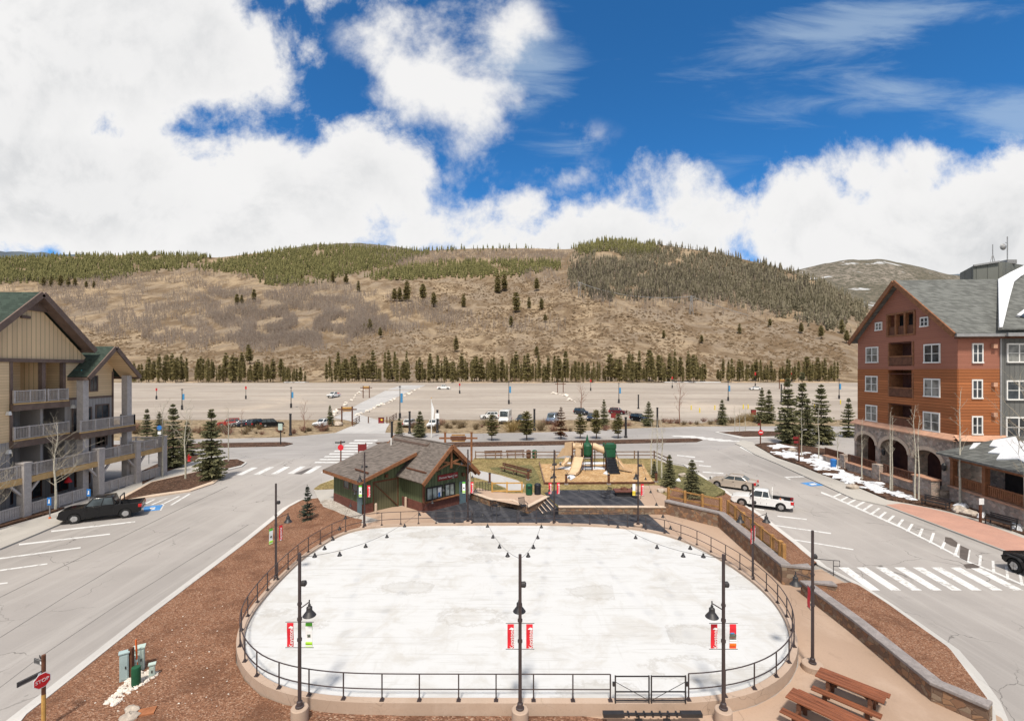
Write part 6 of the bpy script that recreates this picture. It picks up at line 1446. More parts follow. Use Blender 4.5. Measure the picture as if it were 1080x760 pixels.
def bench_slats(px0, py0, px1, py1, z, label, mat='timber_dark', h=.45, back=True):
    a = Vector((*G(px0,py0,z), z)); b = Vector((*G(px1,py1,z), z)); d = (b-a).normalized(); nr = Vector((-d.y, d.x, 0)); nr = nr if nr.y > 0 else -nr; up = Vector((0,0,1))
    t = thing('bench', label, 'bench', tuple((a+b)/2), 0, 'benches on the terrace', world=True)
    m = MB()
    for k in range(3): m.bar(a+up*h+nr*(k*.15), b+up*h+nr*(k*.15), .13, .05)
    m.build('seat', m_[mat], t)
    if back:
        m = MB()
        for k in range(2): m.bar(a+up*(h+.25+k*.2)+nr*.44, b+up*(h+.25+k*.2)+nr*.44, .04, .16)
        m.build('backrest', m_[mat], t)
    n = 2 if (b-a).length < 3.2 else 3
    for i in range(n): p = a.lerp(b, .08+.84*i/(n-1)); MB().bar(p, p+up*h, .09, .09, up=d).bar(p+nr*.4, p+nr*.44+up*(h+(.55 if back else 0)), .09, .09, up=d).bar(p+up*(h-.05), p+nr*.4+up*(h-.05), .07, .07).build('leg', m_['weathered'], t)
bench_slats(511,483.4,530,483,ZT,'left of two dark plank benches by the rail fence'); bench_slats(534,482.8,553.5,482.3,ZT,'right of two dark plank benches by the rail fence')
bench_slats(527,496.5,557.5,505,ZT,'long dark bench standing aslant on the dry lawn')
def rail_fence(name, label, pts, z, h, mat, nseg, rails=(.35,.75), mesh=False, pw=.14, rw=.07, rh=.12, brace=False, posts=True, cat='fence'):
    P3 = [Vector((*p, z if not isinstance(z, list) else z[i])) for i, p in enumerate(pts)]; up = Vector((0,0,1))
    t = thing(name, label, cat, tuple(P3[0]), 0, world=True)
    for i in range(len(P3)-1):
        a, b = P3[i], P3[i+1]; n = nseg[i] if isinstance(nseg, list) else nseg
        for k in range(n+(i == len(P3)-2)):
            p = a.lerp(b, k/n); MB().box(p+up*(h/2+.0), (pw,pw,h+.1)).build('post', m_[mat], t)
        for r in rails: MB().bar(a+up*h*r, b+up*h*r, rw, rh).build('rail', m_[mat], t)
        if mesh:
            m = MB(); d = (b-a); L = d.length
            for k in range(int(L/.14)): p = a+d*(k+.5)/int(L/.14); m.bar(p+up*.1, p+up*(h*.86), .012, .012, up=(1,0,0))
            for k in range(1, 7): m.bar(a+up*(.1+.12*k), b+up*(.1+.12*k), .012, .012)
            m.build('wire_mesh', m_['weathered'], t)
        if brace:
            for k in range(n): p = a.lerp(b, k/n); q = a.lerp(b, (k+1)/n); MB().bar(p+up*h*.2, q+up*h*.8, .05, .08).build('brace', m_[mat], t)
    return t
rail_fence('rail_fence', 'weathered two-rail timber fence between the playground lawn and the road', [G(501.5,484,ZT), G(690,483.5,ZT), G(704,490.5,ZT)], ZT, 1.05, 'weathered', [9,1], (.45,.9))
rail_fence('frame_fence', 'yellow timber frame fence of two bays before the lawn path', [G(519,518.8,ZT), G(550.5,518.6,ZT)], ZT, .95, 'yellow_wood', 2, (.12,.94), pw=.15)
rail_fence('cedar_fence', 'cedar fence with open rails and braces at the top of the stone wall', [G(705,526,1.0), G(760,538,1.0)], 1.0, 1.0, 'cedar', 3, (.25,.92), brace=False, pw=.2, mesh=True)
rail_fence('cedar_fence', 'long cedar fence with wire mesh stepping down beside the parking bays', [G(768,541.5,1.0), G(826.5,592,.95)], [1.0,.95], 1.05, 'cedar', 6, (.2,.92), mesh=True, pw=.2)
tag(MB().box((0,0,.65), (.2,.2,1.4)).box((0,0,1.36), (.26,.26,.06)).build('fence_post', m_['cedar']), 'single cedar post at the near end of the long cedar fence', 'post').location = (*G(823,591,.9), .75)
rail_fence('wire_fence', 'low dark wire fence along the curved wall beside the hut', [G(503,517.5,ZT), G(518,517.5,ZT)], ZT, .9, 'black_metal', 5, (.1,.95), pw=.04, rw=.03, rh=.03)
rail_fence('pit_edge', 'dark timber edging and low rail in front of the play pit', [G(574.5,510.3,ZT), G(689.5,509.8,ZT)], ZT, .16, 'timber_dark', 4, (.3,.8), pw=.16, rw=.14, rh=.14, cat='edging')
rail_fence('pit_edge', 'timber edging along the left side of the play pit', [G(569,489.8,ZT), G(574,510,ZT)], ZT, .3, 'weathered', 3, (.6,), pw=.14, rw=.12, rh=.2, cat='edging')
for (px, py, w) in ((516.5,509,'beside the lawn path'),(557,506,'at the near end of the long bench'),(597.2,510.5,'left one in front of the play pit'),(642,510.5,'centre one in front of the play pit'),(692,508,'at the right corner of the play pit')):
    X, Y = G(px, py, ZT); t = thing('bollard_light', 'square brown timber bollard '+w, 'bollard', (X, Y, ZT), 0, 'timber bollards on the terrace')
    MB().box((0,0,.5), (.22,.22,1.0)).build('bollard_post', m_['timber_dark'], t); MB().box((0,0,1.02), (.26,.26,.07)).build('bollard_cap', m_['black_metal'], t); MB().box((0,0,.04), (.4,.4,.12)).build('bollard_base', m_['stone_cap'], t)
# fire table and chair on the upper patio
def fire_table():
    X, Y = G(658,522,ZT); t = thing('fire_table', 'square black fire table with brown stone top on the upper patio', 'table', (X, Y, ZT)); MB().b2(-.75,.75,-.5,.5,.0,.42).build('base', m_['black_metal'], t); MB().b2(-.95,.95,-.65,.65,.42,.52).build('table_top', m_['brick_base'], t); MB().blob((.0,.05,.58), (.35,.28,.16), 2, 8, 5, .3).build('fire_bowl', m_['timber_dark'], t)
fire_table()
def chair(px, py, rz, label, w=.6):
    X, Y = G(px, py, ZT); t = thing('patio_chair', label, 'chair', (X, Y, ZT), rz, 'black metal patio chairs')
    m = MB()
    for k in range(6): m.b2(-w/2+.02, w/2-.02, -.28+k*.095, -.21+k*.095, .42, .45)
    m.build('seat', m_['black_metal'], t); m = MB()
    for k in range(6): x = -w/2+.05+k*(w-.1)/5; m.bar((x,.29,.45),(x,.5,.98),.05,.02)
    m.bar((-w/2,.5,.98),(w/2,.5,.98),.05,.05).build('backrest', m_['black_metal'], t)
    for s in (-1,1):
        for y in (-.25,.28): MB().tube([(s*w/2,y,0),(s*w/2,y,.43)], .022, 6).build('leg', m_['black_metal'], t)
        MB().bar((s*w/2,-.26,.64),(s*w/2,.38,.66),.05,.03).bar((s*w/2,-.25,.43),(s*w/2,-.25,.64),.03,.03,up=(0,1,0)).build('armrest', m_['black_metal'], t)
chair(638.5,525.5,R(-70),'black slatted chair facing the fire table on the upper patio',.7); chair(672,525,R(95),'black chair at the right side of the fire table, by the lamp post',.6)
chair(552,538,R(20),'low black chair on the lower patio before the curved stone wall',.6) ; chair(522,538,R(160),'low black chair on the lower patio by the hut door',.6)
# ------------------------------------------------------------------ playground
def playground():
    X, Y = G(617,496,ZT); t = thing('play_structure', 'playground set with tan slides, crawl tube and two green towers in orange wood chips', 'playground', (X, Y, ZT), 0)
    k = Y/F  # metres for one pixel at this distance
    def px(x): return (x-617)*k
    def tower(cx, cy, zp, zt, nm):
        for sx in (-1,1):
            for sy in (-1,1): MB().tube([(cx+sx*.55,cy+sy*.55,0),(cx+sx*.55,cy+sy*.55,zt)], .06, 8).build('tower_post', m_['timber_dark'], t)
        MB().b2(cx-.6,cx+.6,cy-.6,cy+.6,zp-.06,zp).build('platform', m_['dark_plastic'], t)
    ca, cb = px(620), px(643)
    tower(ca, .6, 1.6, 3.4, 'a'); tower(cb, .2, 1.6, 3.4, 'b'); tower(px(609), 1.0, 1.5, 3.3, 'c')
    MB().lathe([(.55,1.7),(.62,1.9),(.62,2.9),(.5,3.1),(.22,3.3),(.10,3.9),(.04,4.2)], (ca,.5,0), 10).build('green_turret', m_['green_plastic'], t)
    m = MB(); m.b2(cb-.65,cb+.65,-.45,-.38,1.65,2.7); m.b2(cb-.65,cb-.58,-.4,.8,1.65,2.7); m.b2(cb+.58,cb+.65,-.4,.8,1.65,2.7); m.b2(cb-.7,cb+.7,-.5,.85,2.7,3.2); m.build('green_panel', m_['green_plastic'], t, bevel=.05)
    # tan climbing wall and roof panel
    MB().ext([(px(595.5),1.4,1.5),(px(606),1.2,1.6),(px(606),1.0,3.3),(px(597),1.2,3.15)], (0,.12,0)).ext([(px(588),1.7,1.2),(px(595.5),1.4,1.5),(px(597),1.2,2.4),(px(595),1.3,2.5)], (0,.12,0)).build('tan_panel', m_['play_tan'], t)
    MB().ext([(px(607.5),.45,1.6),(px(613),.45,1.6),(px(613),.45,3.2),(px(607.5),.45,3.3)], (0,.08,0)).build('tan_panel', m_['play_tan'], t)
    # crawl tube
    MB().tube([(ca+.4,.6,2.75),(px(628),.55,2.8),(px(633),.4,2.55),(cb-.5,.2,2.3)], .42, 14).build('crawl_tube', m_['play_tan'], t, smooth_=True)
    MB().tube([(px(605),.9,2.75),(ca-.4,.7,2.8)], .4, 14).build('crawl_tube', m_['play_tan'], t, smooth_=True)
    # wide slide coming towards the rink
    def slide(P, w, nm='slide', side=None):
        P = [Vector(p) for p in P]; m = MB()
        for a, b in zip(P, P[1:]):
            d = b-a; s = Vector((-d.y, d.x, 0)).normalized()*w/2; up = Vector((0,0,.2))
            m.add([a-s, a+s, b+s, b-s, a-s+Vector((0,0,-.06)), a+s+Vector((0,0,-.06)), b+s+Vector((0,0,-.06)), b-s+Vector((0,0,-.06))], [(0,1,2,3),(4,7,6,5),(0,3,7,4),(1,5,6,2)])
            for q in (-1,1): m.add([a+s*q, b+s*q, b+s*q+up, a+s*q+up, a+s*q*.93, b+s*q*.93, b+s*q*.93+up, a+s*q*.93+up], [(0,1,2,3),(4,7,6,5),(3,2,6,7)])
        m.build(nm, m_['play_tan'], t)
    slide([(px(611),.2,1.6),(px(608.5),-.7,1.2),(px(605.5),-1.7,.65),(px(602.5),-2.5,.3),(px(599.5),-3.1,.22)], 1.15)
    slide([(cb+.6,.0,1.6),(px(652),-.5,1.1),(px(656),-.9,.5),(px(661),-1.2,.25),(px(664),-1.3,.22)], .55)
    slide([(px(600),1.2,1.3),(px(598),.8,.9),(px(593),.3,.5),(px(586),.1,.35),(px(582),.1,.3)], .55)
    m = MB()
    for i in range(6): m.b2(cb-.5+i*.02,cb+.6+i*.03,-.6-i*.33,-.27-i*.33,.02,1.5-i*.25)
    m.build('steps', m_['dark_plastic'], t)
    for s in (-1,1): MB().tube([(cb+s*.6,-.5,1.6),(cb+s*.6,-.6,2.5),(cb+s*.65,-2.0,1.3),(cb+s*.65,-2.1,0)], .035, 6).build('stair_rail', m_['dark_plastic'], t)
    m = MB()
    for i in range(5): m.tube([(ca-.4,-.3-.05*i,.25+i*.3),(ca+.4,-.3-.05*i,.25+i*.3)], .03, 6)
    m.tube([(ca-.4,-.6,0),(ca-.4,-.2,1.7)], .035, 6).tube([(ca+.4,-.6,0),(ca+.4,-.2,1.7)], .035, 6).build('ladder', m_['dark_plastic'], t)
    MB().tube([(ca+.9,.5,0),(ca+.9,.5,3.0)], .04, 6).tube([(ca+.5,.5,1.0),(ca+1.3,.4,1.0)], .03, 6).build('climbing_pole', m_['dark_plastic'], t)
playground()
# ------------------------------------------------------------------ picnic tables
def picnic(c, rz, label, L=2.5):
    t = thing('picnic_table', label, 'picnic table', (*c, .02), rz, 'picnic tables on the walkway')
    m = MB()
    for k in range(4): m.b2(-L/2, L/2, -.385+k*.197, -.205+k*.197, .70, .745)
    m.build('table_top', m_['table_wood'], t)
    for s in (-1,1):
        m = MB()
        for k in range(2): y = s*.62+s*k*.165; m.b2(-L/2, L/2, min(y,y+s*.15), max(y,y+s*.15), .42, .46)
        m.build('seat', m_['table_wood'], t)
    for x in (-L/2+.42, L/2-.42):
        MB().b2(x-.04,x+.04,-.86,.86,.34,.42).build('seat_beam', m_['timber_dark'], t); MB().b2(x-.04,x+.04,-.36,.36,.62,.70).build('top_beam', m_['timber_dark'], t)
        for s in (-1,1): MB().box((x,s*.3,.31), (.13,.12,.62)).build('leg', m_['timber_dark'], t); MB().box((x,s*.74,.17), (.13,.14,.34)).build('bench_leg', m_['timber_dark'], t)
    MB().bar((-L/2+.46,0,.38),(-.15,0,.69),.05,.08).bar((L/2-.46,0,.38),(.15,0,.69),.05,.08).build('brace', m_['timber_dark'], t)
a, b = Vector(G(862.5,707.5,.75)), Vector(G(934.5,736,.75)); picnic((a+b)/2, math.atan2(b.y-a.y, b.x-a.x), 'reddish wooden picnic table nearer the planter wall, the farther of two', (b-a).length)
a2 = Vector(G(832.5,729.5,.75)); d_ = (b-a).normalized(); d_ = Vector((d_.x*.98, d_.y*1.08)).normalized(); picnic(a2+d_*1.3, math.atan2(d_.y, d_.x), 'reddish wooden picnic table cut by the bottom edge, the nearer of two', 2.6)
# handrail loop by the crosswalk
def handrail():
    x, y = G(879,607); x0, y0 = G(858,606); t = thing('handrail', 'small black metal handrail with a looped end by the crosswalk ramp', 'handrail', (x, y, 0), 0, world=True)
    MB().tube([(x0,y0,1.0),(x,y,.95),(x,y,0)], .025, 6).tube([(x,y,.95),(x+.35,y-.05,.95),(x+.35,y-.05,.6),(x,y,.6)], .025, 6).build('tube_rail', m_['black_metal'], t); MB().tube([(x0,y0,0),(x0,y0,1.0)], .025, 6).build('post', m_['black_metal'], t)
handrail()
# ------------------------------------------------------------------ utility cabinets and stones in the mulch
def util():
    def at(px, py): return (*G(px,py), .08)
    def cab(px, py, w, d, h, rz, mat, label, slant=0):
        t = thing('utility_cabinet', label, 'utility cabinet', at(px,py), rz, 'utility cabinets in the mulch')
        MB().prism([(-w/2,-d/2),(w/2,-d/2),(w/2,d/2),(-w/2,d/2)], 0, [h-slant,h-slant,h,h]).build('housing', m_[mat], t, bevel=.02); MB().prism([(-w/2-.03,-d/2-.03),(w/2+.03,-d/2-.03),(w/2+.03,d/2+.03),(-w/2-.03,d/2+.03)], [h-slant,h-slant,h,h], [h-slant+.04,h-slant+.04,h+.04,h+.04]).build('lid', m_[mat], t)
        MB().b2(-w/2+.04,w/2-.04,-d/2-.015,-d/2,.08,h-slant-.08).build('door', m_[mat], t); MB().box((w/2-.1,-d/2-.025,h*.5), (.04,.03,.1)).build('handle', m_['black_metal'], t)
    cab(131,719,.3,.22,1.12,R(35),'grey_cabinet','blue-grey upright utility cabinet at the left of the group'); cab(147,708,.36,.28,.95,R(30),'pale_cabinet','pale green wide utility cabinet at the back of the group'); cab(141,713,.24,.24,.75,R(30),'pale_cabinet','pale green sloped low cabinet in the middle of the group',.2)
    cab(160.5,715,.2,.16,.5,R(30),'pale_cabinet','smallest pale green pedestal right of the group')
    t = thing('utility_pedestal', 'round dark green utility pedestal standing in the white stones', 'utility pedestal', at(143.5,725)); MB().lathe([(.16,0),(.16,.72),(.15,.76),(.06,.78)], (0,0,0), 16).build('housing', m_['green_plastic'], t, smooth_=True)
    tag(MB().box((0,0,.6), (.14,.14,1.3)).build('wooden_post', m_['timber_dark']), 'short dark wooden post between the utility cabinets', 'post').location = at(138.5,717)
    tag(MB().bar((0,0,0),(-.06,.0,1.45),.07,.03).build('marker_stake', m_['orange_marker']), 'orange plastic marker stake among the utility cabinets', 'marker').location = at(145,713)
    rr = random.Random(4); m = MB()
    P = [(108,744),(118,737),(128,727),(136,718),(150,711),(163,709),(167,714),(155,722),(143,729),(132,737),(121,747)]
    k = 0
    while k < 230:
        x, y = rr.uniform(106,168), rr.uniform(707,748)
        if inpoly(x, y, P): X, Y = G(x,y); s = rr.uniform(.035,.085); m.blob((X,Y,.1+s*.3), (s*rr.uniform(.8,1.5),s,s*.7), k, 6, 4, .2); k += 1
    o = m.build('stone_pile', m_['white_stone'], smooth_=False); o['kind'] = 'stuff'
    for (x, y, r, l) in ((139,752,.27,'upper pale boulder in the mulch below the white stones'),(136,760,.3,'lower pale boulder in the mulch at the bottom edge')):
        X, Y = G(x,y); tag(MB().blob((0,0,0), (r,r*.8,r*.6), x, 10, 7, .15).build('boulder', m_['boulder'], smooth_=True), l, 'boulder', 'boulders in the mulch').location = (X, Y, .12)
    X, Y = G(154.5,753.5); o = tag(MB().b2(-.28,.28,-.2,.2,0,.05).b2(-.06,.06,.1,.14,.05,.07).build('access_cover', m_['rust_plate']), 'rusty brown square cover plate lying in the mulch', 'cover plate'); o.location = (X,Y,.1); o.rotation_euler = (0,0,R(20))
    m = MB()
    for k in range(150):
        x, y = rr.uniform(60,330), rr.uniform(600,758); X, Y = G(x,y)
        if x > 70+(757-y)*1.05 and x < 246-abs(y-680)*.02: s = rr.uniform(.012,.03); m.blob((X,Y,.11), (s*1.5,s,s*.6), k, 5, 3, .2)
    o = m.build('scattered_pebbles', m_['white_stone']); o['kind'] = 'stuff'
util()
# ------------------------------------------------------------------ signs
def octagon(r): return [(r*math.cos(R(22.5+45*i)), r*math.sin(R(22.5+45*i))) for i in range(8)]
def stop_post():
    Y = 16.9; X = XP(46,Y); t = thing('street_sign', 'brown timber post with STOP sign and two street name blades, bottom left', 'street sign', (X,Y,0))
    MB().tube([(0,0,0),(0,0,2.72)], .062, 10).build('post', m_['timber_dark'], t); MB().tube([(0,0,0),(0,0,1.35)], .064, 10).build('post_sleeve', m_['yellow_wood'], t)
    n = Vector((.96,-.28,0)); x = Vector((.28,.96,0)); z = 1.88; o = Vector((.03,-.09,z))
    def pl(r, d): return [tuple(o+n*d+x*a+Vector((0,0,b))) for a, b in octagon(r)]
    s = MB().ext(pl(.27,0), n*.012).build('sign_plate', m_['banner_white'], t); MB().ext(pl(.245,.012), n*.004).build('sign_face', m_['sign_red'], s)
    text_mesh('sign_text', 'STOP', .165, m_['banner_white'], s, basis(o+n*.018, x, n))
    for (dv, zz, L) in ((-x, 2.12, .68), (Vector((-.94,.33,0)).normalized(), 2.42, .46)):
        nn = Vector((dv.y,-dv.x,0)); nn = nn if nn.y < 0 else -nn; p = Vector((0,0,zz)); b = MB().bar(p+dv*.06, p+dv*(L+.06), .03, .17).build('name_blade', m_['sign_dark'], t)
        m = MB(); q = p+nn*.017
        m.bar(q+dv*.12+Vector((0,0,.066)), q+dv*L+Vector((0,0,.066)), .004, .012).bar(q+dv*.12-Vector((0,0,.066)), q+dv*L-Vector((0,0,.066)), .004, .012); m.build('blade_border', m_['grey_metal'], b)
        MB().bar(q+dv*.08, q+dv*.17, .006, .09).build('blade_emblem', m_['banner_white'], b)
    MB().bar((-.2,.1,2.52),(-.12,.08,2.64),.02,.03).bar((-.2,.1,2.52),(-.26,.12,2.64),.02,.03).build('finial', m_['black_metal'], t)
stop_post()
def post_sign(px, py, h, label, name='traffic_sign', pm='timber_dark', w=.14, z=None, cat='sign', group=None):
    x, y, zz = GT(px, py); t = thing(name, label, cat, (x, y, zz), 0, group); MB().box((0,0,h/2), (w,w,h)).build('post', m_[pm], t); return t
def disc(t, nm, mat, c, r, d=.03, n=20): return MB().lathe([(r,-d),(r,d)], c, n, axis='y').build(nm, m_[mat], t)
t = post_sign(802,470,4.3,'brown post with a red round no-entry sign at the right-hand street corner'); disc(t,'sign_disc','sign_red',(0,-.13,2.25),.42); MB().b2(-.28,.28,-.175,-.16,2.17,2.33).build('sign_bar', m_['banner_white'], t); MB().b2(-.45,-.1,-.05,.05,3.4,3.7).build('name_blade', m_['sign_maroon'], t)
t = post_sign(842.7,489,3.9,'brown post with dark red name boards in the snowy bed on the right'); MB().b2(-.8,-.1,-.04,.04,3.3,3.65).build('name_blade', m_['sign_maroon'], t); MB().b2(-.7,-.1,-.04,.04,2.75,3.1).build('name_blade', m_['sign_maroon'], t)
t = post_sign(359.5,487,2.9,'post with red stop sign and street blades behind the hut, on the left'); MB().ext([(a,-.1,2.0+b) for a,b in octagon(.42)], (0,.03,0)).build('sign_face', m_['banner_red'], t); MB().b2(-.8,-.1,-.03,.03,2.55,2.75).build('name_blade', m_['sign_dark'], t); MB().bar((.1,-.2,2.7),(.45,.4,2.7),.03,.2).build('name_blade', m_['sign_dark'], t)
x,y,z = GT(382,479.5); t = thing('map_kiosk','dark brown information board behind the hut roof','notice board',(x,y,z),R(25)); MB().box((-.5,0,.8),(.15,.15,1.7)).build('post',m_['timber_dark'],t); MB().box((.5,0,.85),(.15,.15,1.8)).build('post',m_['timber_dark'],t); MB().box((0,-.06,1.1),(1.25,.1,.95)).build('board',m_['sign_maroon'],t)
t = post_sign(296,469,3.6,'black post with a pale green notice standing on the left road island', pm='black_metal'); MB().b2(-.35,.35,-.15,-.1,2.5,3.6).build('notice', m_['pale_cabinet'], t)
t = post_sign(168.5,470,3.2,'post with a round blue sign beyond the left deck', pm='grey_metal', w=.08); disc(t,'sign_disc','sign_blue',(0,-.1,3.0),.4); MB().b2(-.3,.3,-.08,-.05,1.9,2.4).build('notice', m_['banner_white'], t)
for px, py, l in ((94,537.5,'blue accessible parking sign on an orange-footed post before the black pickup'),(52.5,548,'blue accessible parking sign in the bed by the grey board fence')):
    t = post_sign(px,py,1.9,l,pm='grey_metal',w=.06); MB().b2(-.17,.17,-.06,-.035,1.25,1.9).build('sign_face', m_['sign_blue'], t); MB().b2(-.05,.05,-.065,-.06,1.5,1.75).b2(-.09,.06,-.065,-.06,1.42,1.5).build('sign_mark', m_['banner_white'], t); MB().lathe([(.08,0),(.08,.25)], (0,0,0), 8).build('post_sleeve', m_['orange_marker'], t)
t = post_sign(1034,552,2.0,'brown post with a small white notice in the snowy bed by the timber porch'); MB().b2(-.2,.2,-.11,-.08,1.6,2.1).build('notice', m_['banner_white'], t)
x,y = G(157,489); t = thing('round_sign','round red, white and blue disc sign under the left deck','sign',(x,y,0)); MB().box((0,0,.8),(.07,.07,1.7)).build('post',m_['grey_metal'],t); disc(t,'sign_disc','banner_white',(0,-.1,2.0),.5); MB().ext([(.5*math.cos(a),-.15,2.0+.5*math.sin(a)) for a in np.linspace(.3,2.84,10)],(0,.02,0)).build('red_half',m_['sign_red'],t); MB().ext([(.5*math.cos(a),-.15,2.0+.5*math.sin(a)) for a in np.linspace(3.44,5.98,10)],(0,.02,0)).build('blue_half',m_['sign_blue'],t)
# fire hydrant like red thing by the left bed
x,y = G(199.5,487); t = thing('fire_hydrant','red hydrant in the planting bed behind the left spruces','hydrant',(x,y,.1)); MB().lathe([(.22,0),(.2,.1),(.16,.15),(.16,.7),(.2,.75),(.14,.92),(.04,1.0)],(0,0,0),12).build('hydrant_body',m_['sign_red'],t); MB().lathe([(.1,-.3),(.1,.3)],(0,0,.55),10,axis='x').build('outlet',m_['sign_red'],t)
# timber gateways
def gateway(px0, px1, py, ztop, label, sign=True, mat='timber'):
    a = Vector(GT(px0,py)); b = Vector(GT(px1,py)); t = thing('timber_gateway', label, 'gateway', tuple((a+b)/2), 0, world=True); up = Vector((0,0,1)); d = (b-a).normalized()
    for p in (a,b): MB().box(p+up*ztop/2, (.26,.26,ztop+.3)).build('gate_post', m_[mat], t)
    MB().bar(a-d*1.0+up*(ztop-.55), b+d*1.0+up*(ztop-.55), .22, .26).build('crossbeam', m_[mat], t)
    if sign: c = (a+b)/2; MB().bar(c-d*1.15+up*(ztop-.4), c+d*1.15+up*(ztop-.4), .1, .75).build('sign_board', m_['sign_dark' if mat == 'timber' else 'yellow_wood'], t); MB().bar(c-d*.9+up*(ztop-.92), c+d*.9+up*(ztop-.92), .12, .2).build('sign_foot', m_['cedar'], t)
a = G(469.5,484,ZT)
def gw2():
    a = Vector((*G(469.5,486,.3),0)); b = Vector((*G(497.3,486,.3),0)); t = thing('timber_gateway','tall red-brown timber gateway with a hanging sign behind the hut gable','gateway',tuple((a+b)/2),0,world=True); up = Vector((0,0,1)); zt = ZP(457,a.y); d = Vector((1,0,0))
    for p in (a,b): MB().box(p+up*zt/2, (.26,.26,zt+.2)).box(p+up*(zt+.13),(.34,.34,.1)).build('gate_post', m_['timber'], t)
    MB().bar(a-d*.8+up*(zt-.62), b+d*.8+up*(zt-.62), .24, .22).build('crossbeam', m_['timber'], t); c = (a+b)/2
    MB().bar(c-d*1.05+up*(zt-.62), c+d*1.05+up*(zt-.62), .3, .5).build('sign_board', m_['timber_dark'], t); MB().bar(c-d*.9+up*(zt-.2), c+d*.9+up*(zt-.2), .2, .2).bar(c-d*.9+up*(zt-1.0), c+d*.9+up*(zt-1.0), .2, .18).build('sign_trim', m_['cedar'], t)
gw2()
gateway(360.5,371.5,447.5,4.0,'dark timber frame gateway with a yellow board at the near end of the lot path',True,'timber_dark'); gateway(383,389.5,419.5,4.2,'dark timber frame gateway half way along the lot path',True,'timber_dark')
gateway(588,594,414,4.0,'small timber frame on the far lot among white stones, centre',False,'timber_dark'); gateway(822,827.5,410,4.0,'small timber frame on the far lot, right of the white car',True,'timber_dark')
def short_fence(px0,py0,px1,py1,l):
    a=GT(px0,py0); b=GT(px1,py1); rail_fence('plank_fence', l, [a[:2], b[:2]], (a[2]+b[2])/2, 1.3, 'timber_dark', 2, (.3,.6,.92))
short_fence(372,449.5,379,444,'short dark plank fence left of the lot path mouth'); short_fence(411,446,418,440.5,'short dark plank fence right of the lot path mouth'); short_fence(661,437,668,442,'short dark plank fence beside the black off-roader')
for (px,py,l) in ((402,446,'brown box with a yellow label standing on the lot path mouth'),(647,440.5,'brown box beside the maroon off-roader'),(794.7,437,'dark red box on the right of the lot')):
    x,y,z = GT(px,py); t = thing('utility_box', l, 'box', (x,y,z), 0); MB().b2(-.6,.6,-.3,.3,0,1.25).build('box_body', m_['sign_maroon'], t, bevel=.04); MB().b2(-.65,.65,-.35,.35,1.25,1.33).build('box_lid', m_['timber_dark'], t)
    if 'yellow' in l: MB().b2(-.0,.4,-.33,-.31,.6,1.0).build('label_plate', m_['banner_yellow'], t)
for i,(px,py) in enumerate(((388.5,446),(408,446.3))): post_sign(px,py,1.5,('left' if i == 0 else 'right')+' of two short timber posts flanking the brown box',name='short_post',w=.2,cat='post')
# flagpole
x,y,z = GT(455,461); t = thing('flagpole','white flagpole with a furled white flag behind the hut roof','flagpole',(x,y,z)); MB().tube([(0,0,0),(0,0,7.2)],[.1,.06],8).build('pole',m_['white_frame'],t); MB().ext([(.05,0,6.6),(.5,.1,5.2),(.35,0,3.4),(.05,0,3.2)],(0,.06,0)).ext([(.05,0.1,6.4),(.3,.2,5.6),(.15,.2,4),(.05,.1,3.9)],(0,.05,0)).build('flag',m_['banner_white'],t); MB().lathe([(.05,7.2),(.12,7.3),(.05,7.42)],(0,0,0),8).build('finial',m_['yellow_wood'],t)
# lot lamp posts with blue banners, dark posts, red flag poles, yellow bollards
LOT = [(192,432,411,'b','leftmost'),(307,430,409,'b','second from the left'),(421.8,441,408,'b','beside the lot path'),(536.7,426,402.5,'b','in the middle of the lot'),(652.7,425,404.5,'b','right of the middle'),(768,422.6,402.5,'b','among the yellow bollards'),(885,420.5,400.5,'b','farthest right, left of the red lodge')]
for px,py,pt,k,w in LOT:
    x,y,z = GT(px,py); h = (py-pt)*y/F; t = thing('lamp_post','lot lamp post with a blue banner, '+w,'lamp post',(x,y,z),0,'lamp posts with blue banners on the dirt lot')
    MB().lathe([(.3,0),(.3,1.3),(.12,1.4),(.08,h)],(0,0,0),10).build('pole',m_['black_metal'],t); MB().b2(.15,.7,-.03,.03,h*.5,h*.8).build('banner',m_['banner_blue'],t); MB().lathe([(.1,.3),(.35,.1),(.35,0),(.1,.0)],(0,0,h),10).build('lamp_head',m_['black_metal'],t)
for px,py,pt,w in ((165,421,409,'leftmost'),(259.3,420.6,407,'left of the lot path'),(623,412,400,'centre'),(709,409,397,'right of centre'),(796.6,407,392,'behind the white car'),(484.8,415,404,'by the white pickup'),(834.5,401,391.5,'rightmost')):
    x,y,z = GT(px,py); h=(py-pt)*y/F; t = thing('marker_pole','dark lot pole with a small red flag, '+w,'pole',(x,y,z),0,'marker poles with red flags on the lot'); MB().lathe([(.28,0),(.28,1.2),(.08,1.3),(.07,h)],(0,0,0),8).build('pole',m_['black_metal'],t); MB().b2(-.28,.28,-.04,.04,h*.76,h*.98).build('flag',m_['sign_red'],t)
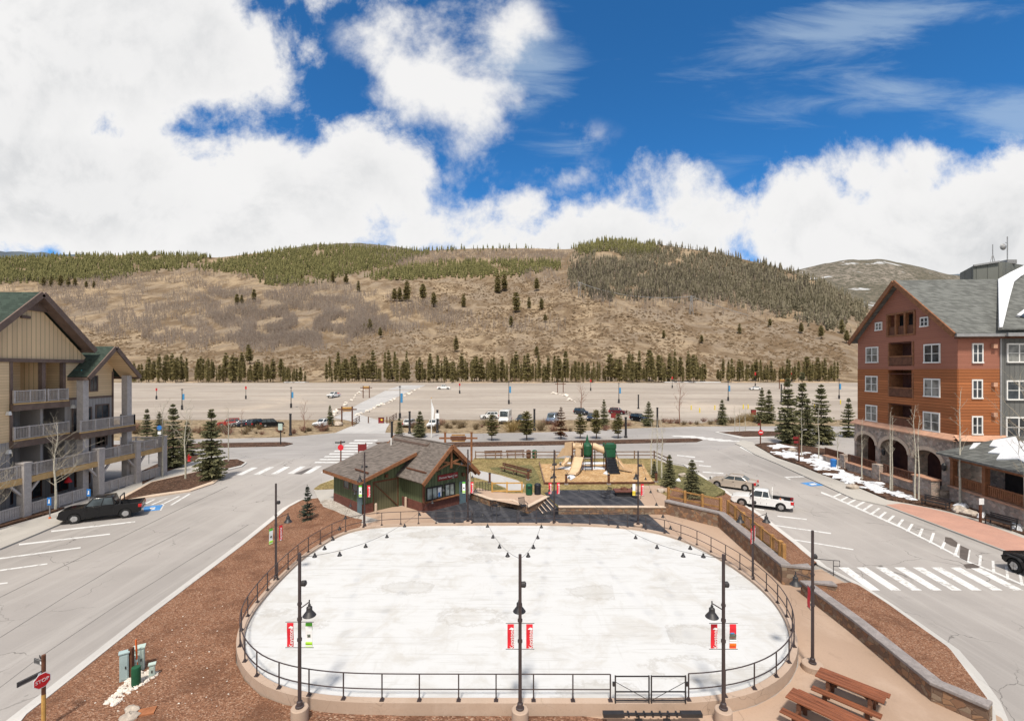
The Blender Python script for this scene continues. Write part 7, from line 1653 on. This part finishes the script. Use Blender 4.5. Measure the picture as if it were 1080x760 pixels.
for px,py,pt,w in ((306.3,459,436,'left, before the parked dark cars'),(413.3,466,444,'beside the spruce left of the hut'),(432,457,433.5,'left of the hut flagpole'),(461.3,456,432,'right of the hut flagpole'),(563.6,454,431,'right of the motorhome'),(660,461.5,439.5,'at the right end of the median pines'),(693.3,450,429.5,'on the verge right of the black off-roader'),(673.3,431,416,'on the lot above the black off-roader'),(824,424,405,'among the right-hand spruces')):
    x,y,z = GT(px,py); h=(py-pt)*y/F; t = thing('light_column','plain black light column '+w,'light column',(x,y,z),0,'black light columns along the verge'); MB().lathe([(.22,0),(.2,h-.2),(.24,h-.2),(.24,h)],(0,0,0),10).build('column',m_['black_metal'],t); MB().lathe([(.32,0),(.32,.3),(.24,.4)],(0,0,0),10).build('column_base',m_['black_metal'],t)
    if px==461.3: MB().b2(-.4,.4,-.3,-.24,2.8,3.9).build('notice',m_['banner_white'],t)
for i,(px,py) in enumerate(((729,432),(738,435),(754,432),(784,431),(789,431),(814,431),(859,430),(886.5,426))):
    x,y,z = GT(px,py); tag(MB().lathe([(.16,0),(.16,1.25),(.1,1.33)],(0,0,0),10).build('yellow_bollard',m_['banner_yellow']),'yellow bollard standing on the right part of the dirt lot','bollard','yellow bollards on the lot').location=(x,y,z)
# white boulders along the lot path and on the lot
rb = random.Random(9); k=0
for (xa,ya,xb,yb,n,w) in ((352,438,382,412,11,'left'),(378,438,444,410,16,'right'),(584,415,600,418,6,'centre'),(600,420,604,424,3,'centre')):
    for i in range(n):
        q=i/max(1,n-1); x,y,z=GT(xa+(xb-xa)*q+rb.uniform(-2,2),ya+(yb-ya)*q); s=rb.uniform(.35,.8); tag(MB().blob((0,0,s*.3),(s*1.3,s,s*.6),k,8,5,.2).build('boulder',m_['white_stone']),'pale boulder on the dirt lot, in the line %s' % {'left':'left of the lot path','right':'right of the lot path','centre':'by the small timber frame'}[w],'boulder','pale boulders on the lot, '+w).location=(x,y,z); k+=1
for (px,py,s,l) in ((357,449,.9,'tan boulder beside the gateway of the lot path'),(835.5,477,.6,'tan boulder in the snow of the right-hand bed'),(1012,541.5,.55,'pale rounded boulder in the bed by the brick paving, left one'),(1022,544.5,.5,'grey rounded boulder in the bed by the brick paving, right one'),(899,516,.5,'grey boulder at the kerb of the snowy bed'),(720,508,.4,'boulder with snow on the lawn by the spruces'),(697,525,.35,'boulder by the end of the retaining wall')):
    x,y=G(px,py); z=ZT if px in(720,697) else .1; tag(MB().blob((0,0,s*.35),(s*1.2,s*.9,s*.65),int(px),10,7,.14).build('boulder',m_['boulder'],smooth_=True),l,'boulder').location=(x,y,z)
# benches at the right-hand paving
def park_bench(px0,py0,px1,py1,label):
    a=Vector((*G(px0,py0),.15)); b=Vector((*G(px1,py1),.15)); d=(b-a).normalized(); nr=Vector((-d.y,d.x,0)); nr=nr if nr.x>0 else -nr; up=Vector((0,0,1)); t=thing('park_bench',label,'bench',tuple((a+b)/2),0,'dark benches at the brick paving',world=True)
    m=MB(); [m.bar(a+up*.45+nr*(.13*i),b+up*.45+nr*(.13*i),.11,.04) for i in range(4)]; m.build('seat',m_['black_metal'],t); m=MB(); [m.bar(a+up*(.6+.14*i)+nr*(.5+.03*i),b+up*(.6+.14*i)+nr*(.5+.03*i),.03,.11) for i in range(3)]; m.build('backrest',m_['black_metal'],t)
    for p in (a+d*.1,b-d*.1): MB().bar(p,p+up*.65,.06,.06,up=d).bar(p+nr*.45,p+nr*.58+up*.95,.06,.06,up=d).bar(p+up*.65,p+nr*.5+up*.65,.06,.05).build('leg',m_['black_metal'],t)
park_bench(971,533.5,999,540,'dark metal bench at the foot of the stone arches'); park_bench(1038,553.5,1068,562,'dark metal bench with snow on it by the timber porch')
tag(MB().lathe([(.3,0),(.34,.6),(.36,1.0),(.2,1.1)],(0,0,0),12).build('recycling_bin',m_['sign_blue']),'blue bin by the terrace wall at the end of the snowy bed','bin').location=(*G(879,494.5),.2)
# power line on the hill
def pylon(px,py,h,w):
    p=on_hill(px,py); x,y,z=p; t=thing('power_pylon','lattice power pylon on the hillside, '+w,'pylon',(x,y,z),0,'power pylons on the hill'); m=MB()
    for s in (-1,1):
        for q in (-1,1): m.bar((s*2,q*2,-1),(s*.5,q*.5,h),.3,.3,up=(1,.3,0))
    for i in range(5): zz=h*(.1+.18*i); k=2-1.5*zz/h; k2=2-1.5*(zz+h*.18)/h; m.bar((-k,-k,zz),(k2,-k2,zz+h*.18),.2,.2); m.bar((k,-k,zz),(-k2,-k2,zz+h*.18),.2,.2)
    m.build('lattice',m_['grey_metal'],t); MB().bar((-5,0,h*.95),(5,0,h*.95),.35,.4).bar((-3.5,0,h*.8),(3.5,0,h*.8),.3,.4).build('crossarm',m_['grey_metal'],t); return Vector((x,y,z+h*.95))
pa_=pylon(611,313,22,'left one, on the ridge shoulder'); pb_=pylon(729,331,22,'right one, above the cleared slope')
pc_=Vector((XP(905,560),560,ZP(349,560))); pd_=Vector((XP(604,1080),1080,ZP(283,1080)))
for a,b,s,l in ((pd_,pa_,4,'power cable climbing to the hill crest'),(pa_,pb_,9,'power cable between the two hillside pylons'),(pb_,pc_,9,'power cable running down to the right from the right pylon')):
    tag(MB().tube([a.lerp(b,i/16)-Vector((0,0,4*s*(i/16)*(1-i/16))) for i in range(17)],.28,4).build('power_cable',m_['grey_metal']),l,'cable','power cables on the hill')
# ------------------------------------------------------------------ trees
def needle_tree(name, h, r, seed, needles, base=.06, whorls=30, per=10, droop=.35, trunk=True, leaf_k=1.0, shape='cone', gaps=.12, twig=.16):
    rn = random.Random(seed); V = []; Fc = []
    def kite(p, d, L, w):
        d = d.normalized(); s = d.cross(Vector((rn.gauss(0,1), rn.gauss(0,1), rn.gauss(0,1)))).normalized()*w*1.25; o = len(V)
        V.extend([tuple(p), tuple(p+d*L*.45+s), tuple(p+d*L), tuple(p+d*L*.45-s)]); Fc.append((o, o+1, o+2, o+3))
    for i in range(whorls):
        t = base+(1-base)*(i+rn.uniform(-.95,.95))/whorls; t = max(base, min(.985, t)); q = (t-base)/(1-base)
        if shape == 'cone': R_ = r*(1-q)**.85*(.55+.45*min(1, q*6))
        elif shape == 'pine': R_ = r*(math.sin(math.pi*min(1, .12+q*.88))**.7)*(1-.35*q)
        else: R_ = r*(1-q)**.6*min(1, .35+q*2.2)
        lop = 1+.35*math.sin(seed+i*.9)
        for k in range(per):
            if rn.random() < gaps: continue
            a = 6.283*(k+rn.random()*.8)/per+i; L = R_*rn.uniform(.5, 1.25)*(1+.2*math.sin(a*2+seed)*lop+.12*math.sin(a+seed*2+t*5))
            if L < .05: L = .05
            d = Vector((math.cos(a), math.sin(a), -droop*(1-q)*rn.uniform(.4, 1.2)+.35*q)); p0 = Vector((0, 0, t*h))
            n = max(2, int(L/(twig*h*.18)+1)); n = min(n, 6)
            for j in range(n):
                f = (j+.6)/n; p = p0+d*L*f+Vector((0,0,.12*L*f*f)); lw = h*.014*leaf_k*(1.25-.6*f)
                for s in (-1, 0, 1):
                    dd = Vector((d.x*.8-d.y*s*.9, d.y*.8+d.x*s*.9, d.z+rn.uniform(-.35,.2))); kite(p, dd, (h*.05*leaf_k)*rn.uniform(.7, 1.25)*(1.1-.45*q), lw*rn.uniform(.8, 1.3))
    for _ in range(6): kite(Vector((0,0,h*.965)), Vector((rn.uniform(-.4,.4), rn.uniform(-.4,.4), 1)), h*.04, h*.008)
    me = bpy.data.meshes.new('crown'); me.from_pydata(V, [], Fc); me.materials.append(m_[needles])
    root = bpy.data.objects.new(name, None); COL.objects.link(root); root.empty_display_size = .3
    c = bpy.data.objects.new('crown', me); COL.objects.link(c); c.parent = root
    MB().tube([(0,0,-.1),(0,0,h*.5),(0,0,h*.96)], [h*.018, h*.011, h*.003], 7).build('trunk', m_['bark'], root, smooth_=True)
    return root
def bare_tree(name, h, seed, bark='aspen_bark', twig='aspen_twig', spread=.32, first=.4, nb=16, tr=.013, lean=.02, up=.9, sub=5):
    rn = random.Random(seed); root = bpy.data.objects.new(name, None); COL.objects.link(root); root.empty_display_size = .3
    pts = [Vector((math.sin(i*1.3+seed)*h*lean*i/6, math.cos(i*1.7+seed)*h*lean*i/6, h*i/6)) for i in range(7)]; pts[0].z = -.1
    MB().tube(pts, [h*tr*(1-.88*i/6) for i in range(7)], 7).build('trunk', m_[bark], root, smooth_=True)
    m = MB()
    def along(t): x = t*6; i = min(int(x), 5); return pts[i].lerp(pts[i+1], x-i)
    for k in range(nb):
        t = first+(1-first)*(k+.5)/nb*.97; p = along(t); a = rn.uniform(0, 6.283); L = h*spread*(1-t*.65)*rn.uniform(.7, 1.25)
        d = Vector((math.cos(a), math.sin(a), up*rn.uniform(.6, 1.3))).normalized(); P = [p]
        for j in range(4): d = (d+Vector((rn.uniform(-.2,.2), rn.uniform(-.2,.2), .16))).normalized(); P.append(P[-1]+d*L/4)
        r0 = h*tr*.36*(1-.6*t); m.tube(P, [r0*(1-.85*j/4) for j in range(5)], 4)
        for _ in range(sub):
            j = rn.randint(1, 4); q = P[j]; d2 = (d+Vector((rn.uniform(-.9,.9), rn.uniform(-.9,.9), rn.uniform(-.2,.7)))).normalized(); l2 = L*rn.uniform(.25, .5)
            e = q+d2*l2; m.tube([q, q+d2*l2*.5+Vector((0,0,.03*l2)), e], [r0*.35, r0*.25, r0*.1], 3)
            for _ in range(2): d3 = (d2+Vector((rn.uniform(-.8,.8), rn.uniform(-.8,.8), rn.uniform(-.1,.8)))).normalized(); m.tube([q+d2*l2*.6, q+d2*l2*.6+d3*l2*.5], [r0*.2, r0*.08], 3)
    m.build('branches', m_[twig], root, fix=False)
    return root
def place(root, label, cat, loc, rz=0, s=1.0, group=None, first=[]):
    if id(root) not in first:
        first.append(id(root)); KEEP.append(root); root.location = loc; root.rotation_euler = (0,0,rz); root.scale = (s,)*3 if not isinstance(s, tuple) else s; tag(root, label, cat, group); return root
    o = dup(root, loc, rz, s, label, group)
    if not group and 'group' in o: del o['group']
    return o
KEEP = []
rt_ = random.Random(21)
H0 = 10.0
sp = [needle_tree('spruce_tree', H0, 2.15, s, 'spruce_needles', .05, 34, 12, .45) for s in (1, 2)]+[needle_tree('spruce_tree', H0, 1.7, 5, 'spruce_needles', .06, 32, 11, .4, gaps=.2)]
bs = needle_tree('blue_spruce', H0, 2.7, 8, 'blue_spruce', .03, 20, 8, .2, leaf_k=1.0, gaps=.3)
pn = [needle_tree('pine_tree', H0, 2.5, s, 'pine_needles', .22, 20, 11, .1, shape='round', leaf_k=1.25, gaps=.18) for s in (3, 4)]
rust = needle_tree('pine_tree', H0, 2.2, 9, 'rust_needles', .15, 18, 9, .3, shape='cone', gaps=.3, leaf_k=1.1)
def base3(px, py): return GT(px, py)
def conifer(root, px, py, pt, label, cat='spruce', wid=1.0, z=0.0, group=None):
    if z: X, Y = G(px, py, z); p = (X, Y, z)
    else: p = GT(px, py)
    h = (py-pt)*p[1]/F; s = h/H0; return place(root, label, cat, p, rt_.uniform(0, 6.28), (s*wid, s*wid, s), group)
conifer(sp[0],223,506,431.5,'tallest dark spruce on the left island bed by the crosswalk','spruce',.95)
conifer(sp[1],182.6,494,425.5,'dark spruce beyond the left deck, second tallest','spruce',.9)
conifer(sp[2],197.5,481,444,'shorter spruce just right of the second tallest on the left','spruce',1.5)
conifer(sp[2],155,470,431,'slim spruce seen just past the end of the left deck','spruce',1.1); conifer(sp[1],168,462,434,'dark small spruce behind the round blue sign','spruce',1.1)
conifer(bs,324,549,511,'squat blue-green spruce in the mulch before the hut','spruce',1.0)
conifer(sp[0],706,513.5,479.5,'dark young spruce on the lawn at the right of the playground','spruce',1.15,ZT); conifer(sp[1],730,527,484.5,'young spruce behind the open cedar rails','spruce',1.25,ZT); conifer(sp[2],690,503,486,'small dark spruce among the thin aspens by the play pit','spruce',1.5,ZT)
for root,px,py,pt,l,w in ((sp[0],831,468.5,399,'broad spruce at the corner, left of the tallest one',.95),(sp[2],846,466.5,392.5,'tallest slim spruce in the snowy bed on the right',.85),(sp[1],866,468,405,'broad spruce right of the tallest one in the snowy bed',1.0),(sp[2],852,470,420,'low spruce filling the gap between the two broad ones',1.2),(sp[1],803.5,446,408.5,'reddish slim spruce on the verge, left of a pair',.85),(sp[0],811,446,411,'dark spruce on the verge, right of a pair',1.0),(sp[2],895,461,419.5,'spruce beside the left corner of the red lodge',1.1),(sp[0],761.7,447.5,421.5,'lone small spruce on the verge right of centre',1.2),(sp[1],684,449,423,'dark spruce by the black off-roader',1.2),(sp[2],421,466,441,'spruce left behind the hut roof',1.5),(sp[0],442.7,461,433.5,'full spruce behind the hut roof',1.5),(sp[1],348,449,427,'young spruce beside the white off-roader on the left verge',1.1),(sp[1],637,450,421,'slim tall spruce behind the median pines',.9)):
    conifer(root,px,py,pt,l,'spruce',w)
for root,px,py,pt,l,w in ((pn[0],518.7,464.5,437,'round-headed pine left of the median, below the white estate car',1.2),(pn[1],555.5,464,433,'spreading pine on the median, second from the left',1.25),(rust,591.7,463,428.5,'rust-brown dying pine on the median',1.0),(pn[0],612,462.5,436.5,'bushy pine on the median right of the rust-brown one',1.15),(pn[1],629,462.5,431.5,'dark bushy pine on the median, second from the right',1.05),(pn[0],652,462,436,'rightmost pine on the median',1.2)):
    conifer(root,px,py,pt,l,'pine',w)
# bare aspens
asp = [bare_tree('aspen_tree', 10, s) for s in (1, 2, 3)]+[bare_tree('aspen_tree', 10, 7, spread=.42, first=.28, nb=24, up=.6, sub=8)]
thin = [bare_tree('aspen_tree', 10, s, spread=.16, first=.45, nb=14, tr=.010, lean=.012) for s in (11, 12, 13)]
def aspen(root, px, py, pt, label, z=0.0, wid=1.0, cat='aspen'):
    if z: X, Y = G(px, py, z); p = (X, Y, z)
    else: p = GT(px, py)
    s = (py-pt)*p[1]/F/10; place(root, label, cat, p, rt_.uniform(0, 6.28), (s*wid, s*wid, s))
aspen(asp[3],58.5,538.5,448,'bare spreading aspen in front of the left deck',0,1.15); aspen(asp[3],-8,560,478,'bare aspen cut by the left edge before the grey fence',0,1.3)
aspen(asp[0],195.5,506,428,'bare aspen in the left island bed beside the tall spruce'); aspen(asp[1],171.5,503,425,'thin bare aspen right beyond the end of the left deck'); aspen(asp[2],241,487,430,'bare aspen on the tip of the left island')
aspen(thin[0],687,500,444,'left thin bare aspen of the cluster beside the play pit',ZT,1.5); aspen(thin[1],693,503,440,'middle thin bare aspen of the cluster beside the play pit',ZT,1.4); aspen(thin[2],698,505,438,'right thin bare aspen of the cluster beside the play pit',ZT,1.4)
for root,px,py,pt,l in ((thin[0],845.5,482.5,428,'pale aspen trunk left in the snowy bed'),(thin[1],863.5,486,424,'pale aspen trunk in the middle of the snowy bed'),(thin[2],883.5,497.5,445,'pale aspen trunk at the end of the snowy bed by the terrace wall'),(thin[0],909,507,441,'aspen before the leftmost stone arch'),(thin[1],939,519,434,'leaning aspen before the middle stone arch'),(thin[2],941,519,440,'straight aspen before the middle stone arch'),(thin[0],965,528,427,'aspen at the left jamb of the largest stone arch'),(thin[1],969,529,438,'aspen right beside another at the left jamb of the largest stone arch'),(thin[2],1012.5,534.5,412,'tallest pale aspen at the corner of the red lodge'),(asp[3],1082,562,402,'bare aspen with wide branches at the right edge')):
    aspen(root,px,py,pt,l,0,1.0 if root in thin else .9)
bt = [bare_tree('bare_tree', 10, s, 'red_twig', 'red_twig', .3, .25, 20, .012) for s in (31, 32)]
aspen(bt[0],716.7,447,397,'tall bare brown tree on the verge right of centre',0,1.0,'tree'); aspen(bt[1],613,434,405,'wide bare brown tree behind the grey estate car',0,2.0,'tree'); aspen(bt[1],321,456,422,'bare brown tree on the left verge beside the white off-roader',0,1.2,'tree'); aspen(bt[0],255,458,432,'thin bare tree on the left verge by the red car',0,.9,'tree')
for i,(px,py,pt) in enumerate(((775,455,428),(780,455.5,430),(786,455,429))): aspen(thin[i],px,py,pt,('left','middle','right')[i]+' young bare aspen on the right road island',0,1.6)
for r_ in [*sp, bs, *pn, rust, *asp, *thin, *bt]:
    if r_ not in KEEP:
        for c in list(r_.children): bpy.data.objects.remove(c)
        bpy.data.objects.remove(r_)
# verge shrubs
def shrub(seed, mat):
    rn = random.Random(seed); m = MB()
    for _ in range(70):
        a = rn.uniform(0, 6.283); e = rn.uniform(.35, 1.4); L = rn.uniform(.6, 1.15); d = Vector((math.cos(a)*math.cos(e)*1.1, math.sin(a)*math.cos(e)*1.1, math.sin(e))); p = Vector((rn.uniform(-.3,.3), rn.uniform(-.3,.3), 0)); q = p+d*L
        m.tube([p, q], [.02, .008], 3)
        for _ in range(3): d2 = (d+Vector((rn.uniform(-.8,.8), rn.uniform(-.8,.8), rn.uniform(-.2,.5)))).normalized(); b = p.lerp(q, rn.uniform(.4,.95)); m.tube([b, b+d2*L*.4], [.012, .004], 3)
    return m.build('verge_shrub', m_[mat], fix=False)
sh = [shrub(1,'shrub_twigs'), shrub(2,'yellow_twigs'), shrub(3,'red_twig')]
VS = [(539,455,1.9,1),(546,453,1.7,1),(788,443,1.6,1),(794,444,1.7,1),(781,445,1.5,1),(772,446,1.2,0),(230,455,1.4,2),(222,456,1.5,1)]+[(x, 455.5+rt_.uniform(-4,3), rt_.uniform(.3,1.5), rt_.choice((0,0,2))) for x in (128+rt_.uniform(0,222) for _ in range(46))]+[(x, 452.5+rt_.uniform(-5,3), rt_.uniform(.3,1.4), rt_.choice((0,0,2))) for x in (420+rt_.uniform(0,245) for _ in range(46))]+[(x, 446+rt_.uniform(-2,2), rt_.uniform(.5,1.0), rt_.choice((0,2))) for x in range(700,770,7)]
used = set()
for i,(px,py,s,k) in enumerate(VS):
    x,y,z = GT(px,py); w = 'left of the lot path' if px < 400 else ('behind the median pines' if px < 690 else 'right of the lot track'); kind = ('dry brown','yellow','reddish')[k]
    lab = f'{kind} leafless shrub on the verge {w}'
    if k in used: o = dup(sh[k], (x,y,z), rt_.uniform(0,6.28), s*1.15, lab, f'{kind} shrubs on the verge {w}')
    else:
        o = sh[k]; used.add(k); o.location=(x,y,z); o.scale=(s*1.15,)*3; tag(o, lab, 'shrub', f'{kind} shrubs on the verge {w}')
    o['category'] = 'shrub'
# ------------------------------------------------------------------ the pine belt at the far edge of the lot
belt = [needle_tree('pine_tree', 10, 1.05+.2*(s % 3), 40+s, 'belt_needles', .12+.06*(s % 3), 26, 6, .3, shape='pine', leaf_k=1.7, gaps=.15) for s in range(6)]
BN = 0
def belt_tree(px, py, hp, where, Y=None, wid=1.0):
    global BN
    x, y, z = GT(px, py) if Y is None else (XP(px, Y), Y, T(Y)); h = hp*y/F; s = h/10; r = belt[BN % 6]
    lab, grp = where
    if BN < 6: o = r; o.location = (x,y,z); o.rotation_euler=(0,0,rt_.uniform(0,6.28)); o.scale=(s*wid,s*wid,s); tag(o, lab, 'pine', grp)
    else: o = dup(r, (x,y,z), rt_.uniform(0,6.28), (s*wid,s*wid,s), lab, grp)
    BN += 1
gl = ('tall narrow pine in the left row at the far edge of the dirt lot', 'pines of the left far row'); gm = ('tall narrow pine in the long middle row at the far edge of the dirt lot', 'pines of the middle far row'); gr = ('narrow pine in the right row at the far edge of the dirt lot', 'pines of the right far row')
def row(x0, x1, n, h0, h1, w, ya, yb):
    for i in range(n):
        px = x0+(x1-x0)*(i+rt_.uniform(.1,.9))/n
        if mn.noise(Vector((px*.06, 4.4, 0))) < -.5: continue
        belt_tree(px, 0, h0+(h1-h0)*rt_.random()**1.25, w, rt_.uniform(ya,yb), rt_.choice((.45,.6,.7,.8,1.05)))
row(132,300,62,12,31,gl,256,276); row(300,322,9,11,17,gl,258,270); row(343,470,44,14,34,gm,256,276); row(470,745,112,13,34,gm,255,276); row(756,884,44,12,27,gr,260,285); row(775,840,12,9,16,gr,262,280)
# single conifers on the slope
SL = [(263,384,17,'spreading pine above the left row'),(262,375,12,'pine above the left row, upper'),(250,323,13,'left of a clump on the bank'),(255,322,11,'middle of a clump on the bank'),(268,318,13,'right of a clump on the bank'),(416,318,14,'left of five on the snowy shelf'),(421.5,318,15,'second of five on the snowy shelf'),(429,318,22,'tallest on the snowy shelf'),(446,318,19,'fourth on the snowy shelf'),(457.5,324,16,'right end of the snowy shelf'),(525,309,20,'left of two above the scar'),(532,307,18,'right of two above the scar'),(544.5,330,22,'lone tall one below the scar'),(489,324,14,'small one right of the shelf'),(401,356,11,'low one on the left slope'),(390,350,14,'slim one on the left slope'),(384,349,8,'short one on the left slope'),(481,371,16,'lone dark one above the middle row'),(571,327,13,'first of three right of the scar'),(558,325,12,'second of three right of the scar'),(566,307,14,'third of three right of the scar'),(539,345,12,'slim one in the clearing'),(575,340,9,'small one in the clearing'),(566,377,12,'pine close above the middle row'),(46,303,11,'first of the dark row by the left roof'),(54,303,12,'second of the dark row by the left roof'),(64,303,13,'third of the dark row by the left roof'),(72,303,11,'fourth of the dark row by the left roof'),(79,303,10,'fifth of the dark row by the left roof'),(91,304,8,'sixth of the dark row by the left roof'),(99,304,8,'seventh of the dark row by the left roof'),(351,298,12,'dark one at the edge of the crest wood'),(365,300,11,'dark one below the crest wood'),(378,308,12,'one on the brown bank below the crest wood'),(318,298,9,'dark one at the left end of the crest wood'),(780,352,11,'first slim one on the right slope'),(812,345,9,'second slim one on the right slope'),(845,352,12,'third slim one on the right slope'),(866,357,14,'fourth slim one on the right slope'),(888,352,15,'fifth slim one on the right slope'),(893,362,14,'sixth slim one, beside the red lodge'),(700,357,9,'small one low on the right slope'),(740,362,9,'another small one low on the right slope')]
for px,py,hp,w in SL:
    p = on_hill(px, py)
    if not p: continue
    h = hp*p[1]/F; s = h/10; dup(belt[int(px) % 6], p, rt_.uniform(0,6.28), (s*1.35,s*1.35,s), 'single conifer on the hillside, '+w, 'single conifers on the hillside')
for o in SC.objects:
    if '_w' in o: del o['_w']
